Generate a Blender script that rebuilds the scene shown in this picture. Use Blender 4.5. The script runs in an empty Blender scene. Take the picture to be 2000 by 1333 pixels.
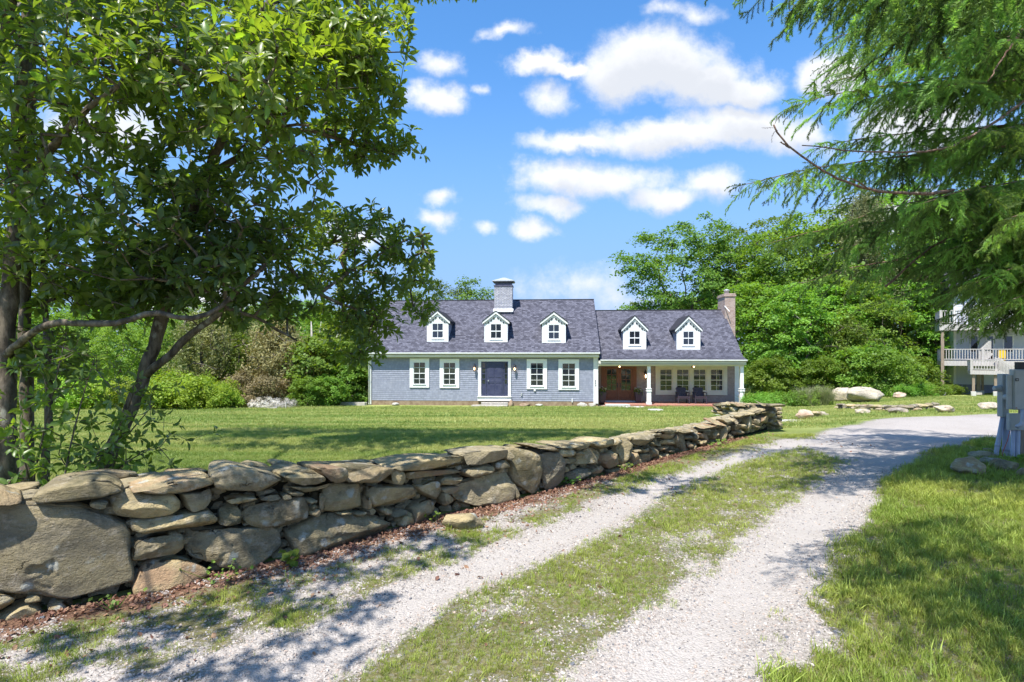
import bpy, bmesh, math, random
import numpy as np
from mathutils import Vector, Matrix, noise as mnoise

RNG = np.random.default_rng(7)
random.seed(7)
SC = bpy.context.scene
COL = SC.collection
FP, HY, CZ = 1111.0, 690.0, 1.9        # focal length and horizon of the photograph, eye height in metres

# ---------------------------------------------------------------- camera
cam_d = bpy.data.cameras.new('camera'); cam = bpy.data.objects.new('camera', cam_d); COL.objects.link(cam)
cam.location = (0, 0, CZ); cam.rotation_euler = (math.radians(90), 0, 0)
cam_d.sensor_width = 36; cam_d.lens = 20.0; cam_d.shift_y = (HY-666.5)/2000.0
cam_d.clip_start = 0.05; cam_d.clip_end = 2000
SC.camera = cam
# ---------------------------------------------------------------- light
SUN_EL, SUN_AZ = math.radians(62), math.radians(30)      # azimuth: to the left of straight behind the camera
sdir = Vector((-math.sin(SUN_AZ)*math.cos(SUN_EL), -math.cos(SUN_AZ)*math.cos(SUN_EL), math.sin(SUN_EL)))
sl = bpy.data.lights.new('sun', 'SUN'); sl.energy = 3.8; sl.angle = math.radians(0.55); sl.color = (1, 0.96, 0.9)
so = bpy.data.objects.new('sun', sl); COL.objects.link(so); so.rotation_euler = sdir.to_track_quat('Z', 'Y').to_euler()
SC.view_settings.view_transform = 'Standard'; SC.view_settings.look = 'None'
SC.view_settings.exposure = 1.15; SC.view_settings.gamma = 1.0; SC.view_settings.use_curve_mapping = False
SC.cycles.max_bounces = 8; SC.cycles.transparent_max_bounces = 8; SC.cycles.use_denoising = True
SC.cycles.sample_clamp_indirect = 4.0

# clouds: (px, py, rx, ry, opacity) in the photograph, turned into directions
CL = [(1275,118,125,68,1),(1215,145,95,52,1),(1350,150,110,55,1),(1420,172,120,32,1),(1050,130,50,24,1),(1105,143,60,18,1),
      (1330,262,190,34,.95),(1130,274,105,22,.95),(1450,245,115,45,.95),(1540,270,70,40,.8),
      (1085,345,85,38,.9),(1190,352,110,36,.85),(1300,380,110,26,.8),(1385,360,60,32,.75),(1070,398,55,22,.8),
      (850,188,50,32,.85),(862,118,42,26,.62),(990,70,46,15,.62),(928,165,24,11,.4),(1070,190,40,28,.5),
      (855,387,30,15,.5),(838,430,36,22,.62),(945,440,30,15,.55),(1042,445,42,22,.62),
      (1120,560,110,38,.42),(1200,590,90,30,.3),(1630,150,60,42,1),(1300,15,40,15,.4),(1355,18,46,20,.42),(700,470,60,25,.7),
      (380,600,200,50,.6),(200,250,150,60,.7),(1800,250,150,60,.8),(1750,420,140,50,.8)]
W = bpy.data.worlds.new('World'); SC.world = W; W.use_nodes = True
nt = W.node_tree; nt.nodes.clear()
class NB:
    def __init__(s, t): s.t = t
    def n(s, ty, **k):
        x = s.t.nodes.new(ty)
        ins = k.pop('i', {})
        for a, b in k.items(): setattr(x, a, b)
        for a, b in ins.items():
            if isinstance(b, bpy.types.NodeSocket): s.t.links.new(b, x.inputs[a])
            else: x.inputs[a].default_value = b
        return x
    def m(s, op, a, b=0.0, c=0.0, clamp=False):
        return s.n('ShaderNodeMath', operation=op, use_clamp=clamp, i={0: a, 1: b, 2: c}).outputs[0]
    def vm(s, op, a, b=(0,0,0)):
        x = s.n('ShaderNodeVectorMath', operation=op, i={0: a, 1: b})
        return x.outputs['Value'] if op in ('LENGTH','DOT_PRODUCT') else x.outputs[0]
    def mix(s, f, a, b, bt='MIX'):
        x = s.n('ShaderNodeMix', data_type='RGBA', blend_type=bt, i={'Factor': f})
        for k, v in ((6, a), (7, b)):
            if isinstance(v, bpy.types.NodeSocket): s.t.links.new(v, x.inputs[k])
            else: x.inputs[k].default_value = (*v[:3], 1)
        return x.outputs[2]
    def ramp(s, f, lo, hi, a=0.0, b=1.0):
        return s.n('ShaderNodeMapRange', interpolation_type='SMOOTHSTEP', i={0: f, 1: lo, 2: hi, 3: a, 4: b}).outputs[0]
    def noise(s, vec, scale, detail=4, rough=0.55, out=0):
        x = s.n('ShaderNodeTexNoise', i={'Scale': scale, 'Detail': detail, 'Roughness': rough})
        if vec is not None: s.t.links.new(vec, x.inputs['Vector'])
        return x.outputs[out]
g = bpy.data.node_groups.new('cloud_field', 'ShaderNodeTree')
g.interface.new_socket('P', in_out='INPUT', socket_type='NodeSocketVector')
g.interface.new_socket('Q', in_out='OUTPUT', socket_type='NodeSocketFloat')
gb = NB(g); gi = gb.n('NodeGroupInput'); go = gb.n('NodeGroupOutput')
acc = None
for (px, py, rx, ry, op) in CL:
    d = gb.vm('SUBTRACT', gi.outputs[0], ((px-1000)/FP, (HY-py)/FP, 0))
    d = gb.vm('MULTIPLY', d, (FP/rx/1.33, FP/ry/1.30, 0))
    q = gb.m('MULTIPLY', gb.m('SUBTRACT', 1.0, gb.vm('LENGTH', d)), op)
    acc = q if acc is None else gb.n('ShaderNodeMath', operation='SMOOTH_MAX', i={0: acc, 1: q, 2: 0.12}).outputs[0]
g.links.new(acc, go.inputs[0])
b = NB(nt)
tc = b.n('ShaderNodeTexCoord'); sp = b.n('ShaderNodeSeparateXYZ', i={0: tc.outputs['Generated']})
ay = b.m('MAXIMUM', b.m('ABSOLUTE', sp.outputs[1]), 0.12)
uv = b.n('ShaderNodeCombineXYZ', i={0: b.m('DIVIDE', sp.outputs[0], ay), 1: b.m('DIVIDE', sp.outputs[2], ay)}).outputs[0]
nz = b.noise(uv, 7.0, 6, 0.55, out=1)
w1 = b.vm('ADD', b.vm('MULTIPLY', b.vm('SUBTRACT', nz, (.5, .5, .5)), (.15, .075, 0)), b.vm('MULTIPLY', b.vm('SUBTRACT', b.noise(uv, 22.0, 4, 0.6, out=1), (.5,.5,.5)), (.035, .03, 0)))
uvw = b.vm('ADD', uv, w1)
q1 = b.n('ShaderNodeGroup', node_tree=g, i={0: uvw}).outputs[0]
q2 = b.n('ShaderNodeGroup', node_tree=g, i={0: b.vm('ADD', uvw, (-.012, .030, 0))}).outputs[0]
f1 = b.m('MULTIPLY', b.m('SUBTRACT', b.noise(uv, 13, 8, .65), .5), 1.0)
dn = b.ramp(b.m('ADD', q1, f1), -0.02, 0.62)
sh = b.ramp(b.m('ADD', q2, b.m('MULTIPLY', f1, .8)), 0.1, 0.75)
sky = b.n('ShaderNodeTexSky', sky_type='NISHITA', sun_disc=False, sun_elevation=SUN_EL, sun_rotation=math.pi+SUN_AZ,
          air_density=1.0, dust_density=0.35, ozone_density=2.2, altitude=100)
hs = b.n('ShaderNodeHueSaturation', i={'Saturation': 1.3, 'Value': .86, 'Color': sky.outputs[0]})
skc = b.mix(b.ramp(sp.outputs[2], 0.02, 0.5, 0.9, 0.12), hs.outputs[0], (.90, 1.5, 2.95))
cc = b.mix(sh, (3.35, 3.4, 3.5), (2.6, 2.7, 2.9))
out = b.mix(b.m('MULTIPLY', dn, .97), skc, cc)
bg = b.n('ShaderNodeBackground', i={'Color': out, 'Strength': 0.145})
wo = b.n('ShaderNodeOutputWorld', i={0: bg.outputs[0]})

# ---------------------------------------------------------------- helpers
def P(px, py, Y): return Vector(((px-1000)/FP*Y, Y, CZ-(py-HY)/FP*Y))
def sm(a, b_, x):
    t = np.clip((np.asarray(x, float)-a)/(b_-a), 0, 1); return t*t*(3-2*t)
def gz(X, Y):
    X = np.asarray(X, float); Y = np.asarray(Y, float)
    L = -1.1*np.clip((Y-12.5)/19.5, 0, 1)
    R = -0.045*np.clip(Y-18, 0, 30)
    k_ = np.clip((Y-14)/14, 0, 1)*11; w = sm(3+k_, 12+k_, X)
    return L*(1-w)+R*w + 0.16*np.clip(X-31, 0, 20)*sm(24, 38, Y) + 0.02*np.sin(X*1.3+Y*.7)*sm(0, 4, np.abs(X)+0*Y)*.5
def gf(X, Y): return float(gz(X, Y))
def gy(py, px=1000):                   # distance at which the ground is seen at a pixel
    Y = FP*CZ/max(py-HY, 5)
    for _ in range(30):
        Y = Y*.5 + .5*FP*(CZ-gf((px-1000)/FP*Y, Y))/max(py-HY, 5)
    return Y
def tag(o, label=None, cat=None, group=None, kind=None):
    if label: o['label'] = label
    if cat: o['category'] = cat
    if group: o['group'] = group
    if kind: o['kind'] = kind
    return o
def empty(name, loc=(0,0,0), rz=0, **k):
    o = bpy.data.objects.new(name, None); COL.objects.link(o); o.location = loc; o.rotation_euler = (0,0,rz); o.empty_display_size = .1
    return tag(o, **k)
def link(name, me, parent=None, loc=None, **k):
    o = bpy.data.objects.new(name, me); COL.objects.link(o)
    if parent: o.parent = parent
    if loc is not None: o.location = loc
    return tag(o, **k)
def mesh(name, v, f, mat, smooth=False, attrs=None, uv=None):
    me = bpy.data.meshes.new(name)
    v = np.asarray(v, np.float32).reshape(-1, 3)
    if isinstance(f, np.ndarray):
        n, k = f.shape
        me.vertices.add(len(v)); me.vertices.foreach_set('co', v.ravel())
        me.loops.add(n*k); me.loops.foreach_set('vertex_index', f.astype(np.int32).ravel())
        me.polygons.add(n); me.polygons.foreach_set('loop_start', np.arange(0, n*k, k, dtype=np.int32))
        me.polygons.foreach_set('loop_total', np.full(n, k, np.int32))
        me.update(calc_edges=True); me.validate()
    else:
        me.from_pydata([tuple(x) for x in v.tolist()], [], f)
    for m_ in (mat if isinstance(mat, (list, tuple)) else [mat]): me.materials.append(m_)
    if attrs:
        for kx, val in attrs.items():
            a = me.attributes.new(kx, 'FLOAT', 'POINT'); a.data.foreach_set('value', np.asarray(val, np.float32))
    if smooth: me.polygons.foreach_set('use_smooth', np.ones(len(me.polygons), bool))
    me.update()
    return me
class MB:
    def __init__(s): s.v = []; s.f = []
    def add(s, v, f):
        o = len(s.v); s.v += [tuple(x) for x in v]; s.f += [tuple(i+o for i in q) for q in f]; return s
    def box(s, x0, x1, y0, y1, z0, z1):
        x0, x1 = min(x0,x1), max(x0,x1); y0, y1 = min(y0,y1), max(y0,y1); z0, z1 = min(z0,z1), max(z0,z1)
        return s.add([(x0,y0,z0),(x1,y0,z0),(x1,y1,z0),(x0,y1,z0),(x0,y0,z1),(x1,y0,z1),(x1,y1,z1),(x0,y1,z1)],
              [(0,3,2,1),(4,5,6,7),(0,1,5,4),(1,2,6,5),(2,3,7,6),(3,0,4,7)])
    def prism(s, prof, a0, a1, axis='x'):      # prof: (y,z) loop for axis x ; (x,z) for axis y ; (x,y) for axis z
        n = len(prof)
        def mk(p, a): return {'x': (a, p[0], p[1]), 'y': (p[0], a, p[1]), 'z': (p[0], p[1], a)}[axis]
        v = [mk(p, a0) for p in prof]+[mk(p, a1) for p in prof]
        f = [tuple(range(n))[::-1], tuple(range(n, 2*n))]+[(i, (i+1)%n, n+(i+1)%n, n+i) for i in range(n)]
        return s.add(v, f)
    def bar(s, a, b_, w, h=None, up=(0,0,1)):
        a = Vector(a); b_ = Vector(b_); d = (b_-a).normalized(); h = h or w
        u = Vector(up)
        if abs(d.dot(u)) > .98: u = Vector((0,1,0))
        x = d.cross(u).normalized(); y = x.cross(d).normalized()
        v = [p+x*sx*w/2+y*sy*h/2 for p in (a, b_) for sx, sy in ((-1,-1),(1,-1),(1,1),(-1,1))]
        return s.add(v, [(3,2,1,0),(4,5,6,7),(0,1,5,4),(1,2,6,5),(2,3,7,6),(3,0,4,7)])
    def tube(s, pts, rad, n=8, cap=True):
        pts = [Vector(p) for p in pts]; o = []
        rad = rad if isinstance(rad, (list, tuple, np.ndarray)) else [rad]*len(pts)
        ref = Vector((0,0,1)) if abs((pts[-1]-pts[0]).normalized().z) < .9 else Vector((0,1,0))
        for i, p in enumerate(pts):
            d = (pts[min(i+1, len(pts)-1)]-pts[max(i-1, 0)]).normalized()
            x = d.cross(ref).normalized(); y = x.cross(d)
            for k in range(n):
                t = 2*math.pi*k/n; o.append(p+(x*math.cos(t)+y*math.sin(t))*rad[i])
        f = [(i*n+k, i*n+(k+1)%n, (i+1)*n+(k+1)%n, (i+1)*n+k) for i in range(len(pts)-1) for k in range(n)]
        if cap: f += [tuple(range(n))[::-1], tuple(range((len(pts)-1)*n, len(pts)*n))]
        return s.add(o, f)
    def lathe(s, prof, c=(0,0,0), n=16):
        pts = [(c[0], c[1], c[2]+z) for r, z in prof]
        o = [(c[0]+r*math.cos(2*math.pi*k/n), c[1]+r*math.sin(2*math.pi*k/n), c[2]+z) for r, z in prof for k in range(n)]
        m_ = len(prof)
        f = [(i*n+k, i*n+(k+1)%n, (i+1)*n+(k+1)%n, (i+1)*n+k) for i in range(m_-1) for k in range(n)]
        f += [tuple(range(n))[::-1], tuple(range((m_-1)*n, m_*n))]
        return s.add(o, f)
    def build(s, name, mat, parent=None, smooth=False, bevel=0, **k):
        me = mesh(name, s.v, s.f, mat, smooth)
        o = link(name, me, parent, **k)
        if bevel:
            m_ = o.modifiers.new('bevel', 'BEVEL'); m_.width = bevel; m_.segments = 2; m_.limit_method = 'ANGLE'
        return o
def vnoise(x, y, seed=0):
    x = np.asarray(x, float); y = np.asarray(y, float)
    xi = np.floor(x).astype(np.int64); yi = np.floor(y).astype(np.int64); fx = x-xi; fy = y-yi
    fx = fx*fx*(3-2*fx); fy = fy*fy*(3-2*fy)
    def h(a, c):
        n = (a*374761393+c*668265263+seed*1442695041) & 0x7fffffff
        n = ((n ^ (n >> 13))*1274126177) & 0x7fffffff
        return ((n ^ (n >> 16)) & 0xffff)/65535.0
    return (h(xi,yi)*(1-fx)+h(xi+1,yi)*fx)*(1-fy)+(h(xi,yi+1)*(1-fx)+h(xi+1,yi+1)*fx)*fy
def fbm(x, y, seed=0, o=4):
    a = 0; s = 0; w = 1.0
    for i in range(o):
        a = a+w*vnoise(np.asarray(x)*2**i, np.asarray(y)*2**i, seed+i*17); s += w; w *= .55
    return a/s
def resample(pts, n):
    pts = np.asarray(pts, float); d = np.r_[0, np.cumsum(np.linalg.norm(np.diff(pts, axis=0), axis=1))]
    t = np.linspace(0, d[-1], n); return np.stack([np.interp(t, d, pts[:, k]) for k in range(pts.shape[1])], 1)
def smoothline(pts, it=2):
    pts = np.asarray(pts, float)
    for _ in range(it):
        a = pts[:-1]*.75+pts[1:]*.25; c = pts[:-1]*.25+pts[1:]*.75
        q = np.empty((len(a)*2, pts.shape[1])); q[0::2] = a; q[1::2] = c
        pts = np.vstack([pts[:1], q, pts[-1:]])
    return pts

# ---------------------------------------------------------------- materials
def M(name, col=(.5,.5,.5), rough=.7, spec=.3, build=None, metal=0):
    m_ = bpy.data.materials.new(name); m_.use_nodes = True; t = m_.node_tree; t.nodes.clear(); q = NB(t)
    bs = q.n('ShaderNodeBsdfPrincipled', i={'Base Color': (*col, 1), 'Roughness': rough, 'Specular IOR Level': spec, 'Metallic': metal})
    o = q.n('ShaderNodeOutputMaterial', i={0: bs.outputs[0]})
    q.bs = bs; q.out = o
    if build: build(q)
    return m_
def setc(q, sock, v): q.t.links.new(v, q.bs.inputs[sock])
def bump(q, h, dist, strength=1.0):
    x = q.n('ShaderNodeBump', i={'Height': h, 'Distance': dist, 'Strength': strength}); q.t.links.new(x.outputs[0], q.bs.inputs['Normal'])
def ocoord(q): return q.n('ShaderNodeTexCoord').outputs['Object']
def pcoord(q): return q.n('ShaderNodeNewGeometry').outputs['Position']
def orand(q): return q.n('ShaderNodeObjectInfo').outputs['Random']
def weather(c1, c2, sc=3, bmp=.003, stretch=(1,1,1)):
    def f(q):
        v = q.vm('MULTIPLY', ocoord(q), stretch)
        n = q.noise(v, sc, 6, .65)
        setc(q, 'Base Color', q.mix(q.ramp(n, .3, .7), c1, c2)); bump(q, q.noise(v, sc*8, 4), bmp)
    return f
def stone_mat(name, tint=(1,1,1), lich=.8, bright=1.0):
    def f(q):
        oi = q.n('ShaderNodeObjectInfo').outputs['Random']
        off = q.n('ShaderNodeCombineXYZ', i={0: q.m('MULTIPLY', oi, 37.), 1: q.m('MULTIPLY', oi, 91.), 2: oi}).outputs[0]
        v = q.vm('ADD', ocoord(q), off)
        vs = q.vm('MULTIPLY', v, (1, 1, 2.2))
        n1 = q.noise(vs, 2.4, 6, .62); n2 = q.noise(v, 11, 7, .7); n3 = q.noise(vs, 34, 5, .7)
        A = tuple(.40*bright*t*k for t, k in zip(tint, (1.16, .95, .52))); B = tuple(.21*bright*t*k for t, k in zip(tint, (1.12, .95, .60)))
        C = tuple(.52*bright*t*k for t, k in zip(tint, (1.05, .90, .66))); D = tuple(.27*bright*t*k for t, k in zip(tint, (1.25, .85, .52)))
        c = q.mix(q.ramp(n1, .32, .66), B, A)
        c = q.mix(q.ramp(n2, .5, .70, 0, .85), c, C); c = q.mix(q.ramp(n2, .46, .3, 0, .6), c, tuple(.45*x for x in B))
        c = q.mix(q.m('MULTIPLY', q.ramp(oi, .55, .95), q.ramp(q.noise(v, 3.3, 3), .4, .62)), c, D)
        c = q.mix(1.0, c, q.mix(q.m('FRACT', q.m('MULTIPLY', oi, 17.3)), (.72,.72,.74), (1.3,1.26,1.18)), 'MULTIPLY')
        c = q.mix(q.ramp(oi, .0, .22, .4, 0), c, (.19*bright, .185*bright, .165*bright))
        vo = q.n('ShaderNodeTexVoronoi', i={'Vector': q.vm('ADD', v, q.vm('MULTIPLY', q.noise(v, 9, 3, out=1), (.15,.15,.15))), 'Scale': 6.0})
        sp_ = q.m('MULTIPLY', q.ramp(q.m('ADD', vo.outputs[0], q.m('MULTIPLY', q.noise(v, 40, 3), .25)), .46, .30), q.ramp(q.noise(v, 2.2, 3), .47, .58))
        c = q.mix(q.m('MULTIPLY', sp_, lich), c, (.50, .50, .43))
        ms = q.m('MULTIPLY', q.ramp(q.noise(v, 2.1, 4), .58, .7), .55)
        c = q.mix(ms, c, (.055, .062, .03))
        c = q.mix(q.ramp(n3, .56, .76, 0, .75), c, (.06, .05, .035)); c = q.mix(q.ramp(n3, .42, .28, 0, .45), c, C)
        setc(q, 'Base Color', c)
        h = q.m('ADD', q.m('MULTIPLY', n2, .6), q.m('MULTIPLY', n3, .35)); h = q.m('ADD', h, n1); h = q.m('ADD', h, q.m('MULTIPLY', q.noise(v, 80, 3, .7), .16))
        cr = q.n('ShaderNodeTexVoronoi', feature='DISTANCE_TO_EDGE', i={'Vector': q.vm('ADD', q.vm('MULTIPLY', v, (1,1,1.8)), q.vm('MULTIPLY', q.noise(v, 5, 4, out=1), (.35,.35,.35))), 'Scale': 2.3}).outputs[0]
        crk = q.m('MULTIPLY', q.ramp(cr, .02, 0), q.ramp(q.noise(v, 2.9, 2), .58, .68)); h = q.m('SUBTRACT', h, q.m('MULTIPLY', crk, .5))
        setc(q, 'Base Color', q.mix(q.m('MULTIPLY', crk, .6), c, (.05,.045,.03)))
        bump(q, h, .06, 1.0)
    return M(name, rough=.88, spec=.2, build=f)
M_STONE = stone_mat('fieldstone')
M_BOULD = stone_mat('pale_boulder', tint=(.93, .97, 1.25), lich=.3, bright=1.5)
M_SLATE = stone_mat('ledge_rock', tint=(.92, .96, 1.1), lich=.5, bright=.95)
def f_core(q):
    n = q.noise(pcoord(q), 9, 5); setc(q, 'Base Color', q.mix(n, (.012,.011,.008), (.05,.045,.03))); bump(q, n, .05)
M_CORE = M('wall_earth', rough=1, spec=.05, build=f_core)
def foliage(name, a, c, tr=.35, trc=None, rough=.5, spec=.25, attr=True, big=(.75, 1.25), row=None):
    m_ = bpy.data.materials.new(name); m_.use_nodes = True; t = m_.node_tree; t.nodes.clear(); q = NB(t)
    r1 = q.n('ShaderNodeAttribute', attribute_name='rnd').outputs['Fac'] if attr else orand(q)
    r2 = orand(q); n = q.noise(pcoord(q), .55, 3)
    f = q.m('ADD', q.m('MULTIPLY', r1, .55), q.m('MULTIPLY', q.ramp(n, .3, .7), .45))
    if row: f = q.m('ADD', q.m('MULTIPLY', r1, .25), q.m('MULTIPLY', q.ramp(q.noise(q.vm('MULTIPLY', pcoord(q), row), 1.0, 3, .6), .38, .62), .8))
    col = q.mix(f, a, c)
    val = q.m('MULTIPLY_ADD', r2, big[1]-big[0], big[0])
    col = q.n('ShaderNodeHueSaturation', i={'Hue': q.m('MULTIPLY_ADD', r2, .04, .475), 'Value': val, 'Color': col}).outputs[0]
    bs = q.n('ShaderNodeBsdfPrincipled', i={'Base Color': col, 'Roughness': rough, 'Specular IOR Level': spec})
    tcx = q.mix(1.0, col, trc or (1.7, 1.6, .55), 'MULTIPLY')
    tb = q.n('ShaderNodeBsdfTranslucent', i={0: tcx})
    mx = q.n('ShaderNodeMixShader', i={0: tr, 1: bs.outputs[0], 2: tb.outputs[0]})
    q.n('ShaderNodeOutputMaterial', i={0: mx.outputs[0]})
    return m_
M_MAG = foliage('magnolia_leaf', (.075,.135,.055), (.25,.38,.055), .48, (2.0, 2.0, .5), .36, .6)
M_SPR = foliage('spruce_needle', (.075,.15,.055), (.31,.44,.14), .40, (1.5,1.6,.6), .5, .3, attr=False, big=(.6,1.5))
M_SPR2 = foliage('pale_spruce_needle', (.18,.23,.10), (.32,.36,.16), .3, (1.3,1.3,.6))
M_TREE1 = foliage('tree_leaf', (.075,.15,.03), (.17,.28,.05), .42)
M_TREE2 = foliage('bright_tree_leaf', (.10,.20,.03), (.23,.37,.06), .42)
M_SHRUB = foliage('yellow_green_leaf', (.16,.28,.03), (.30,.42,.05), .4)
M_BUSH = foliage('green_bush_leaf', (.095,.175,.03), (.20,.32,.05), .42)
M_CEDAR = foliage('cedar_scale', (.14,.20,.06), (.34,.33,.13), .3, (1.3,1.3,.5))
M_RUSSET = foliage('russet_scale', (.19,.20,.08), (.38,.33,.15), .3, (1.3,1.1,.6))
M_WHITE_FL = foliage('white_blossom', (.62,.60,.52), (.8,.74,.70), .3, (1,1,1))
M_FERN = foliage('fern_leaf', (.10,.21,.03), (.2,.34,.05), .4)
M_GRASS = foliage('grass_blade', (.15,.26,.035), (.42,.44,.10), .35, (1.4,1.4,.6), .5, .3, attr=False)
M_LAWN = foliage('lawn_blade', (.155,.245,.05), (.42,.42,.15), .35, (1.3,1.4,.6), .5, .3, attr=False, big=(.85,1.15), row=(.12,1.1,1))
M_DRY = foliage('dry_grass_blade', (.30,.25,.10), (.22,.26,.06), .3, (1.2,1.2,.8), .6, .2, attr=False)
M_LITTER = foliage('dead_leaf', (.15,.085,.055), (.38,.225,.15), .2, (1.2,1,.8), .7, .2)
def f_bark(c1, c2, sc=6):
    def f(q):
        v = q.vm('MULTIPLY', pcoord(q), (1,1,.35)); n = q.noise(v, sc*2.2, 6, .7); n2 = q.noise(pcoord(q), sc, 4)
        c = q.mix(q.ramp(n, .35, .65), c1, c2); c = q.mix(q.ramp(n2, .6, .68, 0, .7), c, (.33,.33,.27))
        setc(q, 'Base Color', c); bump(q, n, .02)
    return f
M_BARK = M('magnolia_bark', rough=.85, spec=.15, build=f_bark((.07,.055,.04), (.20,.165,.12)))
M_BARK2 = M('tree_bark', rough=.9, spec=.1, build=f_bark((.06,.05,.04), (.15,.125,.10), 3))
M_BARK3 = M('spruce_bark', rough=.9, spec=.1, build=f_bark((.13,.08,.06), (.30,.20,.15), 14))
M_WHITE = M('white_paint', rough=.55, spec=.35, build=weather((.70,.71,.70), (.80,.80,.78), 2.2, .001))
M_CREAM = M('cream_trim', rough=.6, spec=.3, build=weather((.62,.59,.49), (.70,.67,.56), 2, .001))
def f_siding(c1, c2, c3):
    def f(q):
        v = ocoord(q); oi = orand(q)
        st = q.vm('MULTIPLY', v, (1, 1, 6))
        n = q.noise(q.vm('ADD', st, q.n('ShaderNodeCombineXYZ', i={0: q.m('MULTIPLY', oi, 50.)}).outputs[0]), 3.0, 6, .7)
        br = q.n('ShaderNodeTexBrick', offset=.5, i={'Vector': q.n('ShaderNodeCombineXYZ', i={0: q.m('ADD', q.n('ShaderNodeSeparateXYZ', i={0: v}).outputs[0], q.m('MULTIPLY', oi, 3.)), 1: .2}).outputs[0],
            'Scale': 1., 'Brick Width': .17, 'Row Height': 1.0, 'Mortar Size': .004, 'Color1': (.88,.88,.88,1), 'Color2': (1.08,1.08,1.08,1), 'Mortar': (.6,.6,.6,1)})
        c = q.mix(q.ramp(n, .2, .8), c1, c2); c = q.mix(q.ramp(q.noise(v, 1.3, 5), .55, .8, 0, .4), c, c3)
        c = q.mix(1.0, c, br.outputs[0], 'MULTIPLY')
        setc(q, 'Base Color', c); bump(q, n, .004)
    return f
M_SIDE = M('blue_grey_shingle', rough=.75, spec=.25, build=f_siding((.235,.255,.32), (.31,.325,.385), (.36,.37,.42)))
M_SIDE2 = M('tan_grey_shingle', rough=.8, spec=.2, build=f_siding((.30,.24,.22), (.38,.31,.28), (.34,.30,.29)))
def f_roof(q):
    uvx = q.n('ShaderNodeUVMap').outputs[0]
    br = q.n('ShaderNodeTexBrick', offset=.37, offset_frequency=2, i={'Vector': uvx, 'Scale': 1., 'Brick Width': .17, 'Row Height': .14, 'Mortar Size': .006,
          'Color1': (.055,.055,.072,1), 'Color2': (.15,.15,.185,1), 'Mortar': (.03,.03,.035,1), 'Bias': .0})
    n = q.noise(uvx, 45, 3, .8); n2 = q.noise(uvx, .8, 4)
    c = q.mix(1.0, br.outputs[0], q.mix(n, (.7,.7,.7), (1.3,1.3,1.3)), 'MULTIPLY')
    c = q.mix(q.ramp(n2, .35, .7, 0, .2), c, (.13,.13,.16))
    setc(q, 'Base Color', c); bump(q, n, .004)
M_ROOF = M('asphalt_shingle', rough=.9, spec=.15, build=f_roof)
def f_glass(q):
    n = q.noise(ocoord(q), 1.3, 2); bump(q, n, .01, .25)
M_GLASS = M('window_glass', col=(.018,.022,.032), rough=.04, spec=1.0, build=f_glass)
def f_brick(c1, c2, mo, w=.22, h=.07):
    def f(q):
        v = ocoord(q); s = q.n('ShaderNodeSeparateXYZ', i={0: v})
        vv = q.n('ShaderNodeCombineXYZ', i={0: q.m('ADD', s.outputs[0], s.outputs[1]), 1: s.outputs[2]}).outputs[0]
        br = q.n('ShaderNodeTexBrick', i={'Vector': vv, 'Scale': 1., 'Brick Width': w, 'Row Height': h, 'Mortar Size': .008, 'Color1': (*c1,1), 'Color2': (*c2,1), 'Mortar': (*mo,1)})
        c = q.mix(q.ramp(q.noise(v, 5, 5), .4, .7, 0, .35), br.outputs[0], mo)
        setc(q, 'Base Color', c); bump(q, q.m('SUBTRACT', 1., br.outputs[1]), .008)
    return f
M_BRICK = M('red_brick', rough=.85, build=f_brick((.30,.19,.15), (.44,.32,.27), (.45,.40,.36)))
M_BRICKP = M('porch_brick', rough=.85, build=f_brick((.36,.12,.08), (.50,.22,.15), (.30,.22,.18), .07, .6))
M_BRICKW = M('painted_brick', rough=.75, build=f_brick((.46,.46,.50), (.60,.60,.63), (.20,.20,.24), .2, .075))
def f_wood(c1, c2, ax=(6,6,.6)):
    def f(q):
        v = q.vm('MULTIPLY', ocoord(q), ax); n = q.noise(v, 6, 5, .7)
        setc(q, 'Base Color', q.mix(q.ramp(n, .3, .7), c1, c2)); bump(q, n, .002)
    return f
M_WOOD = M('mahogany_door', rough=.4, spec=.4, build=f_wood((.14,.045,.022), (.27,.10,.05)))
M_DECKW = M('weathered_deck', rough=.8, build=f_wood((.36,.33,.31), (.52,.49,.46)))
M_POSTW = M('brown_post', rough=.85, build=f_wood((.20,.15,.11), (.33,.26,.20)))
M_NAVY = M('navy_door_paint', rough=.42, spec=.4, build=weather((.035,.040,.085), (.055,.06,.11), 4, .001))
M_DARK = M('dark_metal', (.02,.02,.025), .4, .5)
M_CHAIR = M('dark_resin', (.045,.035,.05), .55, .4)
M_PLANTER = M('dark_planter', (.03,.028,.05), .35, .5)
M_METAL = M('grey_galvanised', rough=.45, spec=.5, metal=.15, build=weather((.36,.385,.38), (.43,.45,.45), 5, .0005))
M_METALD = M('dark_roof_metal', rough=.5, spec=.5, metal=.2, build=weather((.07,.07,.11), (.11,.11,.16), 4, .0005))
M_PIPE = M('grey_conduit', rough=.5, spec=.4, build=weather((.36,.38,.47), (.45,.47,.55), 6, .0005))
M_CONC = M('pale_concrete', rough=.9, build=weather((.42,.41,.38), (.55,.53,.5), 5, .004))
M_FOUND = M('stained_foundation', rough=.9, build=weather((.20,.135,.085), (.33,.25,.17), 3, .006))
M_NSIDE = M('pale_blue_siding', rough=.7, build=weather((.50,.53,.60), (.58,.61,.67), 1, .001))
M_NBASE = M('slate_blue_base', rough=.8, build=weather((.15,.17,.25), (.19,.21,.30), 2, .002))
M_COPPER = M('copper_lamp', (.30,.15,.08), .35, .5, metal=.8)
M_YELLOW = M('yellow_plastic', (.75,.48,.02), .5, .4)
M_CABLE = M('red_cable', (.42,.09,.05), .5, .3)
M_BULB = bpy.data.materials.new('lit_bulb'); M_BULB.use_nodes = True
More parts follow.
